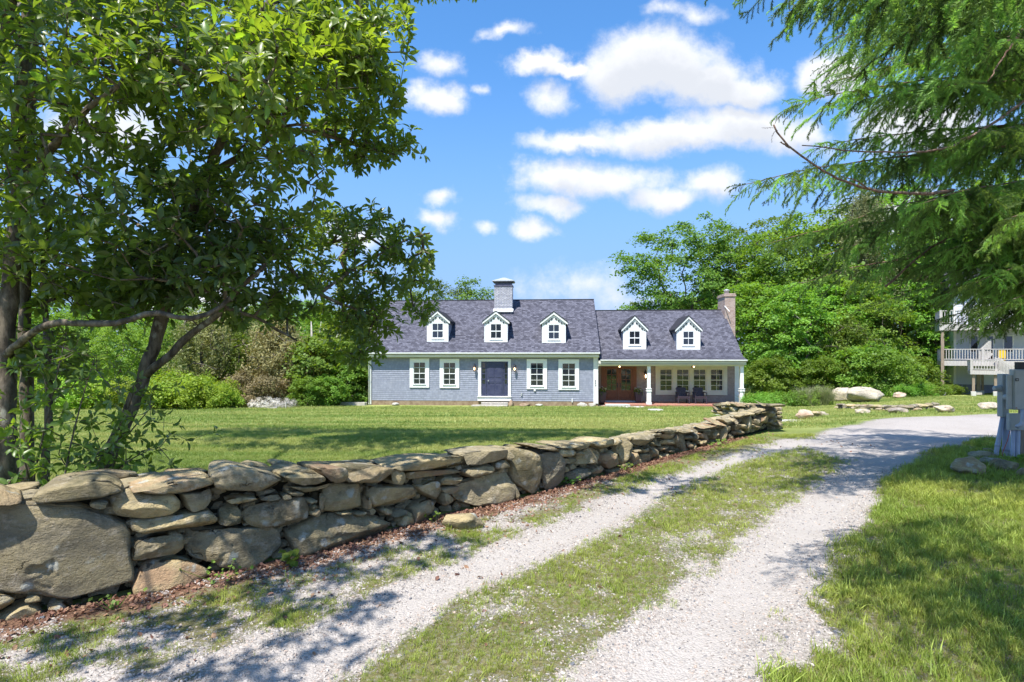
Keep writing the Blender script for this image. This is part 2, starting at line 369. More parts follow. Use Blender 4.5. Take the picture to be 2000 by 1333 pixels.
_b = M_BULB.node_tree.nodes['Principled BSDF']; _b.inputs['Emission Color'].default_value = (1, .62, .3, 1); _b.inputs['Emission Strength'].default_value = 5; _b.inputs['Base Color'].default_value = (.9,.7,.5,1)
# ---------------------------------------------------------------- the ground
WALLPX = [(-220,1270),(-100,1240),(0,1215),(260,1165),(400,1130),(580,1095),(750,1045),(870,1008),(1010,980),(1110,950),(1200,925),(1300,893),(1400,868),(1480,845),(1517,833)]
WALL = np.array([[(x-1000)/FP*(FP*CZ/(y-HY)), FP*CZ/(y-HY)] for x, y in WALLPX])
def gpt(px, py): Y = FP*CZ/(py-HY); return ((px-1000)/FP*Y, Y)
def pl(l, k=.7):
    return np.array([[*gpt(x, y), w*FP*CZ/(y-HY)/FP*k] for x, y, w in l])
TR1 = pl([(200,1480,165),(470,1360,160),(600,1290,145),(760,1200,132),(960,1100,108),(1180,1010,84),(1280,955,64),(1428,900,48),(1555,866,50),(1680,845,70)])
TR2 = pl([(1120,1480,260),(1230,1380,215),(1310,1300,185),(1400,1200,145),(1500,1100,125),(1600,1000,92),(1655,950,72),(1710,905,60),(1760,872,70),(1850,845,90)], .82)
TURN = np.array([gpt(x, y) for x, y in [(1530,866),(1590,845),(1650,828),(1720,814),(1960,809),(2400,806),(3400,806),(3400,856),(2400,856),(1960,852),(1850,868),(1790,888),(1740,905),(1640,900)]])
def pdist(X, Y, L):
    best = np.full(X.shape, 1e9); hw = np.zeros(X.shape)
    for a, c in zip(L[:-1], L[1:]):
        d = c[:2]-a[:2]; t = np.clip(((X-a[0])*d[0]+(Y-a[1])*d[1])/(d@d), 0, 1)
        r = np.hypot(X-a[0]-t*d[0], Y-a[1]-t*d[1]); k = r < best
        best = np.where(k, r, best)
        if len(a) > 2: hw = np.where(k, a[2]*(1-t)+c[2]*t, hw)
    return best, hw
def poly_sd(X, Y, Pq):
    d, _ = pdist(X, Y, np.vstack([Pq, Pq[:1]])); ins = np.zeros(X.shape, bool)
    for a, c in zip(Pq, np.roll(Pq, -1, 0)):
        k = ((a[1] > Y) != (c[1] > Y)) & (X < (c[0]-a[0])*(Y-a[1])/(c[1]-a[1]+1e-12)+a[0]); ins ^= k
    return np.where(ins, -d, d)
WN = []
for a, c in zip(WALL[:-1], WALL[1:]):
    d = (c-a)/np.linalg.norm(c-a); WN.append((d[1], -d[0]))
WN = np.array(WN)
def wall_sd(X, Y):                     # + on the drive side
    best = np.full(X.shape, 1e9); sg = np.ones(X.shape)
    for i, (a, c) in enumerate(zip(WALL[:-1], WALL[1:])):
        d = c-a; t = np.clip(((X-a[0])*d[0]+(Y-a[1])*d[1])/(d@d), 0, 1)
        rx, ry = X-a[0]-t*d[0], Y-a[1]-t*d[1]; r = np.hypot(rx, ry); s = rx*WN[i][0]+ry*WN[i][1]
        k = r < best; best = np.where(k, r, best); sg = np.where(k, np.where(s >= 0, 1, -1), sg)
    return best*sg
def fields(X, Y):
    X = np.asarray(X, float); Y = np.asarray(Y, float)
    n = fbm(X*1.1, Y*1.1, 3)-.5; n2 = fbm(X*4, Y*4, 9)-.5
    d1, h1 = pdist(X, Y, TR1); d2, h2 = pdist(X, Y, TR2); dt = poly_sd(X, Y, TURN); dw = wall_sd(X, Y)
    sd = np.minimum(np.minimum(d1-h1, d2-h2), dt)+n*.38+n2*.24
    s = np.clip(.035*Y, .13, .5)
    g1 = 1-sm(-s, s, sd)
    inner = (dw > 0) & (sd > 0)
    left = inner & (pdist(X, Y, TR1)[0] < 3) & (dw < 2.6)
    # which side: between wall and left track, the middle strip, or the right verge
    x1 = np.interp(Y, TR1[:,1], TR1[:,0]); x2 = np.interp(Y, TR2[:,1], TR2[:,0])
    verge_l = (X < x1) & (dw > 0); mid = (X >= x1) & (X < x2) & (Y < 12.5)
    g1 = np.where(verge_l, np.maximum(g1, np.clip(.50+1.0*n+1.6*n2, 0, .9)*sm(10.5, 7.0, Y)), g1)
    g1 = np.where(mid, np.maximum(g1, np.clip(.26+.6*n+1.3*n2, 0, .75)), g1)
    g1 = np.where((X > x2) & (dt > 0), np.maximum(g1, np.clip(.75-(X-x2-h2)*1.5+1.5*n+1.5*n2, 0, .7)*sm(7.5, 4.5, Y)), g1)
    g1 = np.where((dw < .05) & (Y < 15), 0, g1)
    lit = np.where((dw > -.1), np.exp(-np.clip(dw, 0, 9)/np.where(Y > 8, .19, .28)), 0)*(.6+.8*fbm(X*3, Y*3, 31))*np.clip(1.35-Y*.03, 0, 1)*sm(14.2, 11.5, Y)
    lit = np.where(Y > 16, 0, np.clip(lit*1.35, 0, 1))
    return g1, lit, dw
def f_ground(q):
    pos = pcoord(q)
    gr = q.n('ShaderNodeAttribute', attribute_name='grav').outputs['Fac']; li = q.n('ShaderNodeAttribute', attribute_name='litter').outputs['Fac']
    tr = q.n('ShaderNodeAttribute', attribute_name='track').outputs['Fac']
    v1 = q.n('ShaderNodeTexVoronoi', i={'Vector': pos, 'Scale': 60.}); v2 = q.n('ShaderNodeTexVoronoi', i={'Vector': pos, 'Scale': 140.})
    c1 = q.n('ShaderNodeSeparateColor', i={0: v1.outputs['Color']}).outputs[0]; c2 = q.n('ShaderNodeSeparateColor', i={0: v2.outputs['Color']}).outputs[1]
    st = q.mix(c1, (.27,.235,.205), (.47,.43,.39)); st2 = q.mix(c2, (.31,.28,.25), (.45,.41,.375))
    big = q.noise(pos, 1.2, 5)
    gc = q.mix(q.ramp(big, .35, .65), st, st2)
    gc = q.mix(q.ramp(c1, .93, .97), gc, (.12,.115,.12))
    gc = q.mix(q.ramp(q.noise(pos, .8, 5), .42, .72, 0, .45), gc, (.27,.235,.20)); gc = q.mix(q.ramp(q.noise(pos, 3.5, 6, .7), .55, .75, 0, .4), gc, (.22,.195,.175))
    gc = q.mix(q.m('MULTIPLY', tr, .45), gc, (.42,.385,.355))
    ln = q.noise(q.vm('MULTIPLY', pos, (.25, 1.0, 1)), 1.1, 5); ln2 = q.noise(pos, 24, 5, .75); ln3 = q.noise(q.vm('MULTIPLY', pos, (1,3,1)), 55, 3, .8)
    gs = q.mix(q.ramp(ln, .3, .7), (.13,.18,.04), (.27,.30,.10)); gs = q.mix(q.ramp(ln2, .35, .7), gs, (.055,.085,.022), 'MIX')
    gs = q.mix(q.ramp(ln2, .55, .8, 0, .55), q.mix(q.ramp(ln, .3, .7), (.17,.235,.05), (.34,.37,.125)), gs)
    gs = q.mix(q.ramp(q.noise(pos, 1.5, 3), .62, .75, 0, .4), gs, (.26,.24,.11))
    vg = q.n('ShaderNodeAttribute', attribute_name='verge').outputs['Fac']; sl2 = q.mix(q.ramp(q.noise(pos, 28, 5, .8), .35, .65), (.13,.10,.06), (.30,.25,.13)); sl2 = q.mix(q.ramp(q.noise(pos, 9, 6, .75), .45, .62, 0, .5), sl2, (.17,.21,.055)); sl2 = q.mix(q.ramp(c1, .7, .8, 0, .6), sl2, (.34,.31,.28))
    gs = q.mix(q.m('MULTIPLY', vg, .85), gs, sl2)
    k = q.m('ADD', gr, q.m('MULTIPLY', q.m('SUBTRACT', q.noise(pos, 34, 4, .75), .5), 1.3))
    c = q.mix(q.ramp(k, .38, .62), gs, gc)
    lc = q.mix(q.ramp(q.noise(pos, 38, 3, .7), .35, .65), (.10,.06,.04), (.30,.17,.11))
    c = q.mix(q.ramp(q.m('ADD', li, q.m('MULTIPLY', q.m('SUBTRACT', ln2, .5), .8)), .35, .6), c, lc)
    setc(q, 'Base Color', c)
    hg = q.m('MULTIPLY', q.m('SUBTRACT', 1., v1.outputs[0]), .012); hg = q.m('ADD', hg, q.m('MULTIPLY', q.noise(pos, 9, 4), .02))
    hl = q.m('MULTIPLY', q.m('ADD', ln2, ln3), .03)
    h = q.n('ShaderNodeMix', data_type='FLOAT', i={0: q.ramp(k, .38, .62), 2: hl, 3: hg}).outputs[0]
    x = q.n('ShaderNodeBump', i={'Height': h, 'Distance': 1.0, 'Strength': .8}); q.t.links.new(x.outputs[0], q.bs.inputs['Normal'])
M_GROUND = M('ground_cover', rough=.95, spec=.1, build=f_ground)
def axis(dense0, dense1, step, lo, hi, gr=1.12):
    a = list(np.arange(dense0, dense1, step)); s = step
    while a[-1] < hi: s *= gr; a.append(a[-1]+s)
    s = step; l = [dense0]
    while l[-1] > lo: s *= gr; l.append(l[-1]-s)
    return np.array(l[:0:-1]+a)
xs = axis(-7, 11, .085, -420, 520); ys = axis(2.2, 15.5, .085, -60, 650)
GX, GY = np.meshgrid(xs, ys)
gv, lt, _dw = fields(GX, GY); VG = (_dw > 0)*sm(15, 11, GY)
far = (GY > 120)
GZ = gz(GX, GY)+.018*(fbm(GX*2.2, GY*2.2, 5)-.5)
d1, h1 = pdist(GX, GY, TR1); d2, h2 = pdist(GX, GY, TR2)
trk = np.maximum(1-sm(.15, 1., d1/np.maximum(h1, .01)), 1-sm(.15, 1., d2/np.maximum(h2, .01)))
GZ = GZ-.035*trk
TC = np.maximum(trk, sm(0, -1.2, poly_sd(GX, GY, TURN)))
ny, nx = GX.shape
idx = np.arange(ny*nx).reshape(ny, nx)
F = np.stack([idx[:-1,:-1], idx[:-1,1:], idx[1:,1:], idx[1:,:-1]], -1).reshape(-1, 4)
V = np.stack([GX, GY, GZ], -1).reshape(-1, 3)
gd = mesh('ground', V, F, M_GROUND, True, {'grav': gv.ravel(), 'litter': lt.ravel(), 'track': TC.ravel(), 'verge': VG.ravel()})
link('ground', gd, kind='structure', label='mown lawn and rough grass running from the drive to the woods')
# the drive: its own sheet just above the soil
fm = gv.ravel()[F].max(1)
cx = GX.ravel()[F].mean(1); cy = GY.ravel()[F].mean(1)
sel = (fm > .03) & (cy < 30) & (cy > .5) & (cx > -8)
Fd = F[sel]; used = np.unique(Fd); rm = np.full(len(V), -1); rm[used] = np.arange(len(used))
dv = V[used]+np.array([0,0,1.])*(-.004+.010*sm(.05, .3, gv.ravel()[used]))[:, None]
link('driveway', mesh('driveway', dv, rm[Fd], M_GROUND, True, {'grav': gv.ravel()[used], 'litter': lt.ravel()[used], 'track': TC.ravel()[used], 'verge': VG.ravel()[used]}), kind='structure', label='pale gravel drive of two wheel tracks opening into a turning area')
def ground_h(X, Y):
    d1, h1 = pdist(X, Y, TR1); d2, h2 = pdist(X, Y, TR2)
    t = np.maximum(1-sm(.15, 1., d1/np.maximum(h1, .01)), 1-sm(.15, 1., d2/np.maximum(h2, .01)))
    return gz(X, Y)+.018*(fbm(X*2.2, Y*2.2, 5)-.5)-.035*t

# ---------------------------------------------------------------- scatter (ground cover only)
def proto_col(name, meshes):
    c = bpy.data.collections.new(name)
    for i, me in enumerate(meshes):
        o = bpy.data.objects.new(name, me); c.objects.link(o)
    return c
def scatter(name, pts, rot, sc, col, **k):
    me = bpy.data.meshes.new(name); me.vertices.add(len(pts)); me.vertices.foreach_set('co', np.asarray(pts, np.float32).ravel())
    a = me.attributes.new('rot', 'FLOAT_VECTOR', 'POINT'); a.data.foreach_set('vector', np.asarray(rot, np.float32).ravel())
    a = me.attributes.new('sc', 'FLOAT', 'POINT'); a.data.foreach_set('value', np.asarray(sc, np.float32))
    o = link(name, me, **k)
    ng = bpy.data.node_groups.new(name, 'GeometryNodeTree')
    ng.interface.new_socket('Geometry', in_out='INPUT', socket_type='NodeSocketGeometry'); ng.interface.new_socket('Geometry', in_out='OUTPUT', socket_type='NodeSocketGeometry')
    q = NB(ng); gi = q.n('NodeGroupInput'); go = q.n('NodeGroupOutput')
    ci = q.n('GeometryNodeCollectionInfo'); ci.inputs[0].default_value = col; ci.inputs[1].default_value = True; ci.inputs[2].default_value = True
    ra = q.n('GeometryNodeInputNamedAttribute', data_type='FLOAT_VECTOR', i={0: 'rot'}); sa = q.n('GeometryNodeInputNamedAttribute', data_type='FLOAT', i={0: 'sc'})
    ip = q.n('GeometryNodeInstanceOnPoints'); ip.inputs['Pick Instance'].default_value = True
    ng.links.new(gi.outputs[0], ip.inputs['Points']); ng.links.new(ci.outputs[0], ip.inputs['Instance'])
    ng.links.new(ra.outputs[0], ip.inputs['Rotation']); ng.links.new(sa.outputs[0], ip.inputs['Scale']); ng.links.new(ip.outputs[0], go.inputs[0])
    md = o.modifiers.new('scatter', 'NODES'); md.node_group = ng
    return o
def tuft(n, r, h, w, mat, lean=.5, seed=0):
    rg = np.random.default_rng(seed); v = []; f = []
    for i in range(n):
        a = rg.uniform(0, 6.283); rr = r*math.sqrt(rg.uniform(0, 1)); bx, by = rr*math.cos(a), rr*math.sin(a)
        d = rg.uniform(0, 6.283); hh = h*rg.uniform(.5, 1.15); le = lean*hh*rg.uniform(.2, 1.2); ww = w*rg.uniform(.7, 1.3)
        px_, py_ = -math.sin(d)*ww/2, math.cos(d)*ww/2; dx, dy = math.cos(d), math.sin(d)
        o = len(v)
        v += [(bx-px_, by-py_, -.01), (bx+px_, by+py_, -.01), (bx+px_*.8+dx*le*.35, by+py_*.8+dy*le*.35, hh*.6), (bx-px_*.8+dx*le*.35, by-py_*.8+dy*le*.35, hh*.6), (bx+dx*le, by+dy*le, hh)]
        f += [(o, o+1, o+2, o+3), (o+3, o+2, o+4)]
    return mesh('grass_tuft', v, f, mat)
def sample(n, x0, x1, y0, y1): return RNG.uniform(x0, x1, n), RNG.uniform(y0, y1, n)
def inview(X, Y, m_=1.0): return np.abs(X) < (Y*.9+m_)
def rots(n, tilt=.15): return np.stack([RNG.normal(0, tilt, n), RNG.normal(0, tilt, n), RNG.uniform(0, 6.283, n)], 1)
C_NEAR = proto_col('verge_tuft', [tuft(13, .05, .075, .0045, M_GRASS, .8, s) for s in range(4)]+[tuft(12, .05, .06, .0045, M_DRY, .9, 9), tuft(9, .04, .11, .006, M_GRASS, .9, 12)])
C_LAWN = proto_col('lawn_tuft', [tuft(16, .07, .045, .005, M_LAWN, .6, 20+s) for s in range(4)])
C_FAR = proto_col('far_tuft', [tuft(14, .16, .055, .014, M_LAWN, .6, 30+s) for s in range(3)])
# verge and middle strip
X, Y = sample(300000, -5, 13, 2.6, 13.5); k = inview(X, Y); X, Y = X[k], Y[k]
g1, l1, dw = fields(X, Y)
x1 = np.interp(Y, TR1[:,1], TR1[:,0]); x2 = np.interp(Y, TR2[:,1], TR2[:,0])
patch = fbm(X*2.2, Y*2.2, 77)
dens = np.where(X > x2, sm(.75, .12, g1)*np.clip(.45+1.5*(patch-.25), .25, 1.1), np.where(X > x1, sm(1.0, .40, g1)*.80*(g1 < .93), sm(.95, .45, g1)*.75*sm(.3, .55, patch)*1.6))
dens = dens*np.clip(6/Y, .4, 1)*(l1 < .35)
k = (dw > .12) & (RNG.uniform(0, 1, len(X)) < dens*.92); X, Y, g1, pt = X[k], Y[k], g1[k], patch[k]
scl = np.clip(RNG.lognormal(0, .28, len(X))*np.where(X > np.interp(Y, TR2[:,1], TR2[:,0]), .60, .33)*(.5+1.1*pt), .2, 1.3)*np.clip(.9+Y*.03, 1, 1.3)
scatter('grass', np.stack([X, Y, ground_h(X, Y)], 1), rots(len(X), .25), scl, C_NEAR, kind='stuff', label='rough patchy grass along and between the gravel wheel tracks')
# lawn behind the wall
X, Y = sample(120000, -13, 8, 4.5, 17); k = inview(X, Y); X, Y = X[k], Y[k]
g1, l1, dw = fields(X, Y); k = (dw < -.55) & (RNG.uniform(0, 1, len(X)) < np.clip(10/Y, .5, 1)); X, Y = X[k], Y[k]
scatter('lawn_grass', np.stack([X, Y, ground_h(X, Y)], 1), rots(len(X), .25), RNG.uniform(.7, 1.25, len(X)), C_LAWN, kind='stuff', label='short mown lawn grass behind the stone wall')
X, Y = sample(52000, -26, 30, 15, 34); k = inview(X, Y); X, Y = X[k], Y[k]
g1, l1, dw = fields(X, Y); k = (g1 < .3) & ~((X > -8.4) & (Y > 31.2) & (X < 14)); X, Y = X[k], Y[k]
scatter('far_lawn_grass', np.stack([X, Y, ground_h(X, Y)], 1), rots(len(X), .2), RNG.uniform(.6, 1.2, len(X)), C_FAR, kind='stuff', label='short sunlit grass of the far lawn in front of the house')
# pebbles
def pebble(seed):
    rg = random.Random(seed); bm = bmesh.new(); bmesh.ops.create_icosphere(bm, subdivisions=1, radius=1)
    for v_ in bm.verts:
        v_.co *= 1+rg.uniform(-.22, .22); v_.co.z *= .55; v_.co.x *= 1.25
    me = bpy.data.meshes.new('pebble'); bm.to_mesh(me); bm.free(); me.materials.append(M_PEB); return me
def f_peb(q):
    oi = orand(q); c = q.mix(oi, (.22,.19,.17), (.50,.455,.41)); c = q.mix(q.ramp(q.m('FRACT', q.m('MULTIPLY', oi, 7.3)), .8, .9), c, (.42,.33,.27)); c = q.mix(q.ramp(q.m('FRACT', q.m('MULTIPLY', oi, 13.7)), .9, .95), c, (.13,.135,.15))
    setc(q, 'Base Color', c)
M_PEB = M('gravel_stone', rough=.85, spec=.2, build=f_peb)
C_PEB = proto_col('pebble', [pebble(i) for i in range(5)])
X, Y = sample(260000, -5, 9, 2.6, 9.5); k = inview(X, Y, .5); X, Y = X[k], Y[k]
g1, l1, dw = fields(X, Y)
k = (dw > .05) & (RNG.uniform(0, 1, len(X)) < sm(.15, .6, g1)*np.clip(4.2/Y, .3, 1)**1.6*(1-.75*np.maximum(1-sm(.1, .8, pdist(X, Y, TR1)[0]/np.maximum(pdist(X, Y, TR1)[1], .01)), 1-sm(.1, .8, pdist(X, Y, TR2)[0]/np.maximum(pdist(X, Y, TR2)[1], .01))))); X, Y = X[k], Y[k]
scatter('gravel', np.stack([X, Y, ground_h(X, Y)+.006], 1), rots(len(X), .6), np.clip(RNG.lognormal(-5.1, .36, len(X)), .003, .016)*np.clip(.85+.04*Y, 1, 1.3), C_PEB, kind='stuff', label='loose grey and white crushed stone lying on the drive')
# fallen leaves
def leafcard(seed):
    rg = random.Random(seed); v = []; n = 4
    for i in range(n+1):
        t = i/n; w = .5*math.sin(math.pi*(t*.9+.05))*rg.uniform(.75, 1.1); z = .25*math.sin(t*3+seed)
        v += [(t-.5, -w*.7, z+rg.uniform(.0,.25)), (t-.5, 0, z), (t-.5, w*.7, z+rg.uniform(.0,.25))]
    f = [(3*i+j, 3*i+j+1, 3*i+j+4, 3*i+j+3) for i in range(n) for j in range(2)]
    return mesh('fallen_leaf', v, f, M_LITTER, attrs={'rnd': [rg.random()]*len(v)})
C_LIT = proto_col('fallen_leaf', [leafcard(i) for i in range(6)])
X, Y = sample(150000, -5, 7.5, 3, 14.5); g1, l1, dw = fields(X, Y)
k = (dw > -.02) & (RNG.uniform(0, 1, len(X)) < l1**1.3*.8+.004*(dw < 2.5)*(dw > 0)); X, Y = X[k], Y[k]
print('litter', len(X))
scatter('leaf_litter', np.stack([X, Y, ground_h(X, Y)+.012], 1), rots(len(X), .45), RNG.uniform(.022, .055, len(X)), C_LIT, kind='stuff', label='drift of red-brown dead leaves along the foot of the wall')

# ---------------------------------------------------------------- the stone wall
LEG = np.array([[6.35,14.9],[6.7,17.2],[7.15,20.0]])
def on_line(px, py, L, off=0.0, nrm=None):
    """where the sight line through a point of the wall face meets the wall"""
    t = (px-1000)/FP; best = None
    for i in range(len(L)-1):
        a, c = L[i], L[i+1]; d = c-a
        n = np.array([d[1], -d[0]])/np.linalg.norm(d)*(nrm or 1)
        a = a+n*off; c = c+n*off; d = c-a
        den = d[0]-t*d[1]
        if abs(den) < 1e-9: continue
        s = (t*a[1]-a[0])/den
        if -1e-3 <= s <= 1+1e-3 or (i == 0 and -.6 < s < 0) or (i == len(L)-2 and 1 < s < 1.4):
            Y = a[1]+s*d[1]; best = (Vector((t*Y, Y, CZ-(py-HY)/FP*Y)), Vector((n[0], n[1], 0)))
            if -1e-3 <= s <= 1+1e-3: break
    return best
wall_root = empty('stone_wall', (WALL[0][0], WALL[0][1], 0), label='long dry-laid wall of tan and grey fieldstones beside the gravel drive', cat='wall')
def stone_mesh(name, outline, T=.34, mat=None, res=1.0, rough=1.0, seed=0, flat=0.0, back=.82):
    """outline: list of (a, z) on the face; returns a closed lump whose front bulges along -y (y is into the wall)"""
    o = np.array(outline, float)
    c = o.mean(0); o = o-c
    q = np.vstack([o, o[:1]])
    for _ in range(2):
        cc_ = .09 if _ == 0 else .18
        a = q[:-1]*(1-cc_)+q[1:]*cc_; b_ = q[:-1]*cc_+q[1:]*(1-cc_); z = np.empty((len(a)*2, 2)); z[0::2] = a; z[1::2] = b_; q = np.vstack([z, z[:1]])
    size = math.sqrt(max(np.ptp(o[:,0])*np.ptp(o[:,1]), 1e-4))
    N = int(np.clip(size*150*res, 16, 150)); R = int(np.clip(size*46*res, 5, 34))
    q = resample(q, N+1)[:-1]
    e = min(.032, size*.10)*(1-flat*.6); bl = min(.045, size*.12)*(1-flat)
    rings = [(back, T), (.97, T*.72), (1.02, T*.35), (1.015, e*1.6)]+[(1-(i/R)**1.0*1.0, None) for i in range(R)]
    vs = []; ns = Vector((seed*3.17 % 97, seed*1.3 % 31, seed*.7 % 11))
    tl = (random.Random(seed).uniform(-.12, .12), random.Random(seed+1).uniform(-.15, .15))
    for kf, dpt in rings+[(0, None)]:
        if dpt is None: y = e-(e+0)*math.sqrt(max(0, 1-max(kf,0)**9))-bl*(1-kf*kf)
        else: y = dpt
        for i in range(N if kf > 0 else 1):
            p = q[i]*kf if kf > 0 else np.zeros(2)
            v_ = Vector((p[0], y, p[1]))
            if dpt is None: v_.y += tl[0]*p[0]*kf+tl[1]*p[1]*kf
            w = v_*(1/size)
            n1 = mnoise.noise(w*1.1+ns); n2 = mnoise.noise(w*2.6+ns*2); n3 = mnoise.noise(v_*14+ns); n4 = mnoise.noise(v_*34+ns)
            # broken faces: ridged term
            rd = abs(mnoise.noise(w*1.7+ns*3))
            vo = mnoise.voronoi(Vector((v_.x*4.2, v_.y*4.2, v_.z*6.5))+ns)[0]; vo2 = mnoise.voronoi(v_*13+ns)[0]
            amp = (.06*n1+.04*n2-.05*rd)*size*rough+.012*n3+.006*n4-(.045*(vo[0]-.4)+.010*(vo2[0]-.4))*min(1, size*3)
            if dpt is None: v_.y -= amp
            rad = Vector((p[0], 0, p[1])); L = rad.length
            if L > 0: v_ += rad/L*(.025*n2*size+.006*n3)
            if dpt is not None: v_.z += .03*n1*size
            vs.append(v_)
    f = []
    nr = len(rings)
    rgx = random.Random(seed*7+3); hw_ = np.ptp(o[:,0])/2; hh_ = np.ptp(o[:,1])/2
    for _ in range(7):
        n_ = Vector((rgx.gauss(0, .75)/hw_, -rgx.uniform(.35, 1.3)/(bl+e+size*.14), rgx.gauss(0, .75)/hh_)).normalized()
        if _ > 4: n_ = Vector((rgx.gauss(0, 1)/hw_, -.2/size, rgx.gauss(0, 1)/hh_)).normalized()
        sup = max(v_.dot(n_) for v_ in vs); cut = sup-(rgx.uniform(.2, .65)*(bl+e+size*.12) if _ <= 4 else rgx.uniform(.03, .12)*size)
        for v_ in vs:
            e2 = v_.dot(n_)-cut
            if e2 > 0: v_ -= n_*e2*.92
    for r in range(nr-1):
        for i in range(N): f.append((r*N+i, r*N+(i+1)%N, (r+1)*N+(i+1)%N, (r+1)*N+i))
    cpt = nr*N
    for i in range(N): f.append(((nr-1)*N+i, (nr-1)*N+(i+1)%N, cpt))
    f.append(tuple(range(N))[::-1])
    me = mesh(name, vs, f, mat or M_STONE, True)
    return me, c
_sn = [0]
def trace(pts, sx, ox, oy, line=WALL, off=0.0, T=.34, parent=None, nrm=None, name='stone', mat=None, **k):
    w = [on_line(ox+x/sx, oy+y/sx, line, off, nrm) for x, y in pts]
    w = [q_ for q_ in w if q_]
    if len(w) < 3: return
    c = sum((q_[0] for q_ in w), Vector())/len(w); n = sum((q_[1] for q_ in w), Vector()).normalized()
    ex = Vector((-n.y, n.x, 0))
    ol = [((p-c).dot(ex), (p-c).z) for p, _ in w]
    # shrink nothing: neighbours touch; keep order counter-clockwise
    ar = sum(ol[i][0]*ol[(i+1)%len(ol)][1]-ol[(i+1)%len(ol)][0]*ol[i][1] for i in range(len(ol)))
    if ar < 0: ol = ol[::-1]
    _sn[0] += 1
    near = 1.0 if c.y < 8 else .8
    me, cc = stone_mesh(name, ol, T=T, seed=_sn[0], res=near, mat=mat, **k)
    o = link(name, me, parent or wall_root)
    rz = math.atan2(ex.y, ex.x)
    o.matrix_local = Matrix.Translation(c-(parent or wall_root).location+ex*cc[0]+Vector((0,0,cc[1]))) @ Matrix.Rotation(rz, 4, 'Z')
    return o
def T4(p, **k): return trace(p, 3.808, 0, 900, **k)
def T5(p, **k): return trace(p, 3.808, 400, 850, **k)
def T6(p, **k): return trace(p, 4, 750, 780, **k)
def T8(p, **k): return trace(p, 10, 1220, 800, **k)
def T3(p, **k): return trace(p, 12.12, 1370, 770, **k)
T4([(-620,560),(-500,400),(-250,360),(0,365),(120,345),(300,335),(560,350),(760,370),(840,410),(900,480),(960,560),(975,640),(985,760),(1000,870),(985,940),(900,1010),(800,1060),(740,1075),(600,1050),(450,1035),(300,1000),(150,985),(0,975),(-250,960),(-480,900),(-600,760)], T=.6, flat=.0, rough=1.25)
CAP = dict(T=.50, flat=.4, back=.9, off=.05); CAPF = dict(T=.27, flat=.1, back=.8, off=.02)
T4([(220,300),(330,200),(450,165),(620,150),(790,160),(880,195),(915,235),(880,265),(700,295),(500,310),(350,322),(230,328)], **CAP)
T4([(-400,330),(-200,260),(0,250),(80,290),(180,310),(110,345),(0,380),(-300,400)], **CAP)
T4([(660,330),(720,310),(800,315),(800,360),(740,365),(670,350)])
T4([(820,280),(870,250),(960,237),(1050,240),(1100,262),(1300,260),(1345,310),(1340,370),(1280,405),(1150,440),(1000,460),(890,460),(860,410),(830,340)])
T4([(980,210),(1040,165),(1200,145),(1400,125),(1580,120),(1622,150),(1590,195),(1500,235),(1350,250),(1100,252),(1010,225)], **CAP)
T4([(1345,250),(1480,245),(1585,205),(1605,290),(1590,340),(1520,370),(1440,400),(1400,370)])
T4([(985,465),(1030,465),(1200,430),(1400,400),(1590,380),(1618,420),(1615,500),(1400,525),(1200,555),(1050,575),(985,565)], flat=.5)
T4([(1000,650),(1040,600),(1100,570),(1250,550),(1355,540),(1368,620),(1368,700),(1200,735),(1060,760),(995,760)], flat=.5)
T4([(1010,980),(1050,850),(1100,790),(1200,750),(1300,740),(1430,765),(1530,810),(1575,840),(1540,900),(1480,970),(1300,1000),(1150,1020),(1020,1030)], off=.04)
for p in ([(-200,990),(0,1010),(60,1005),(120,1040),(90,1090),(0,1150),(-180,1160)], [(180,1040),(240,1005),(300,1020),(310,1060),(260,1080),(180,1060)],
          [(0,1180),(80,1110),(180,1085),(270,1110),(340,1180),(350,1240),(300,1260),(100,1270),(0,1290),(-100,1240)], [(330,1090),(380,1060),(470,1065),(530,1110),(530,1150),(440,1185),(370,1190)],
          [(540,1150),(590,1085),(730,1080),(735,1130),(600,1160)]): T4(p, T=.25)
BK = dict(T=.28, flat=.4, off=-.42)
for p in ([(450,160),(600,115),(820,95),(1030,110),(1035,145),(830,165),(500,170)], [(1240,100),(1400,90),(1570,85),(1570,115),(1240,130)], [(1060,140),(1230,110),(1240,135),(1000,165)],
          [(-100,250),(120,200),(300,195),(240,250),(180,290),(0,280)]): T4(p, **BK)
T5([(45,330),(55,265),(100,240),(200,240),(350,265),(500,300),(595,345),(570,390),(480,440),(340,468),(200,450),(100,420)], **CAP)
for p in ([(155,490),(250,470),(390,470),(395,495),(300,515),(170,515)], [(415,490),(440,455),(560,432),(572,470),(570,485),(480,495)], [(580,455),(645,445),(648,480),(590,487)], [(630,430),(700,425),(745,440),(735,462),(660,465)]): T5(p, T=.3, flat=.3)
T5([(595,310),(690,255),(790,250),(880,300),(935,350),(850,382),(760,388),(680,360)], **CAP)
for p in ([(660,395),(850,385),(945,362),(940,390),(870,430),(780,455),(720,420)], [(105,630),(120,570),(200,515),(260,550),(285,610),(270,680),(180,700),(115,690)],
          [(285,560),(330,515),(500,490),(700,465),(760,470),(800,545),(800,620),(740,660),(600,680),(420,710),(320,705),(290,650)],
          [(-143,740),(-140,700),(0,712),(200,705),(420,705),(600,690),(630,730),(630,820),(590,900),(500,960),(380,1005),(250,1005),(110,990),(90,950),(-60,940),(-120,920),(-150,850)],
          [(650,700),(760,650),(900,610),(1100,605),(1300,570),(1395,620),(1400,660),(1350,740),(1250,800),(1100,850),(960,910),(820,950),(740,930),(700,850),(665,780)]): T5(p)
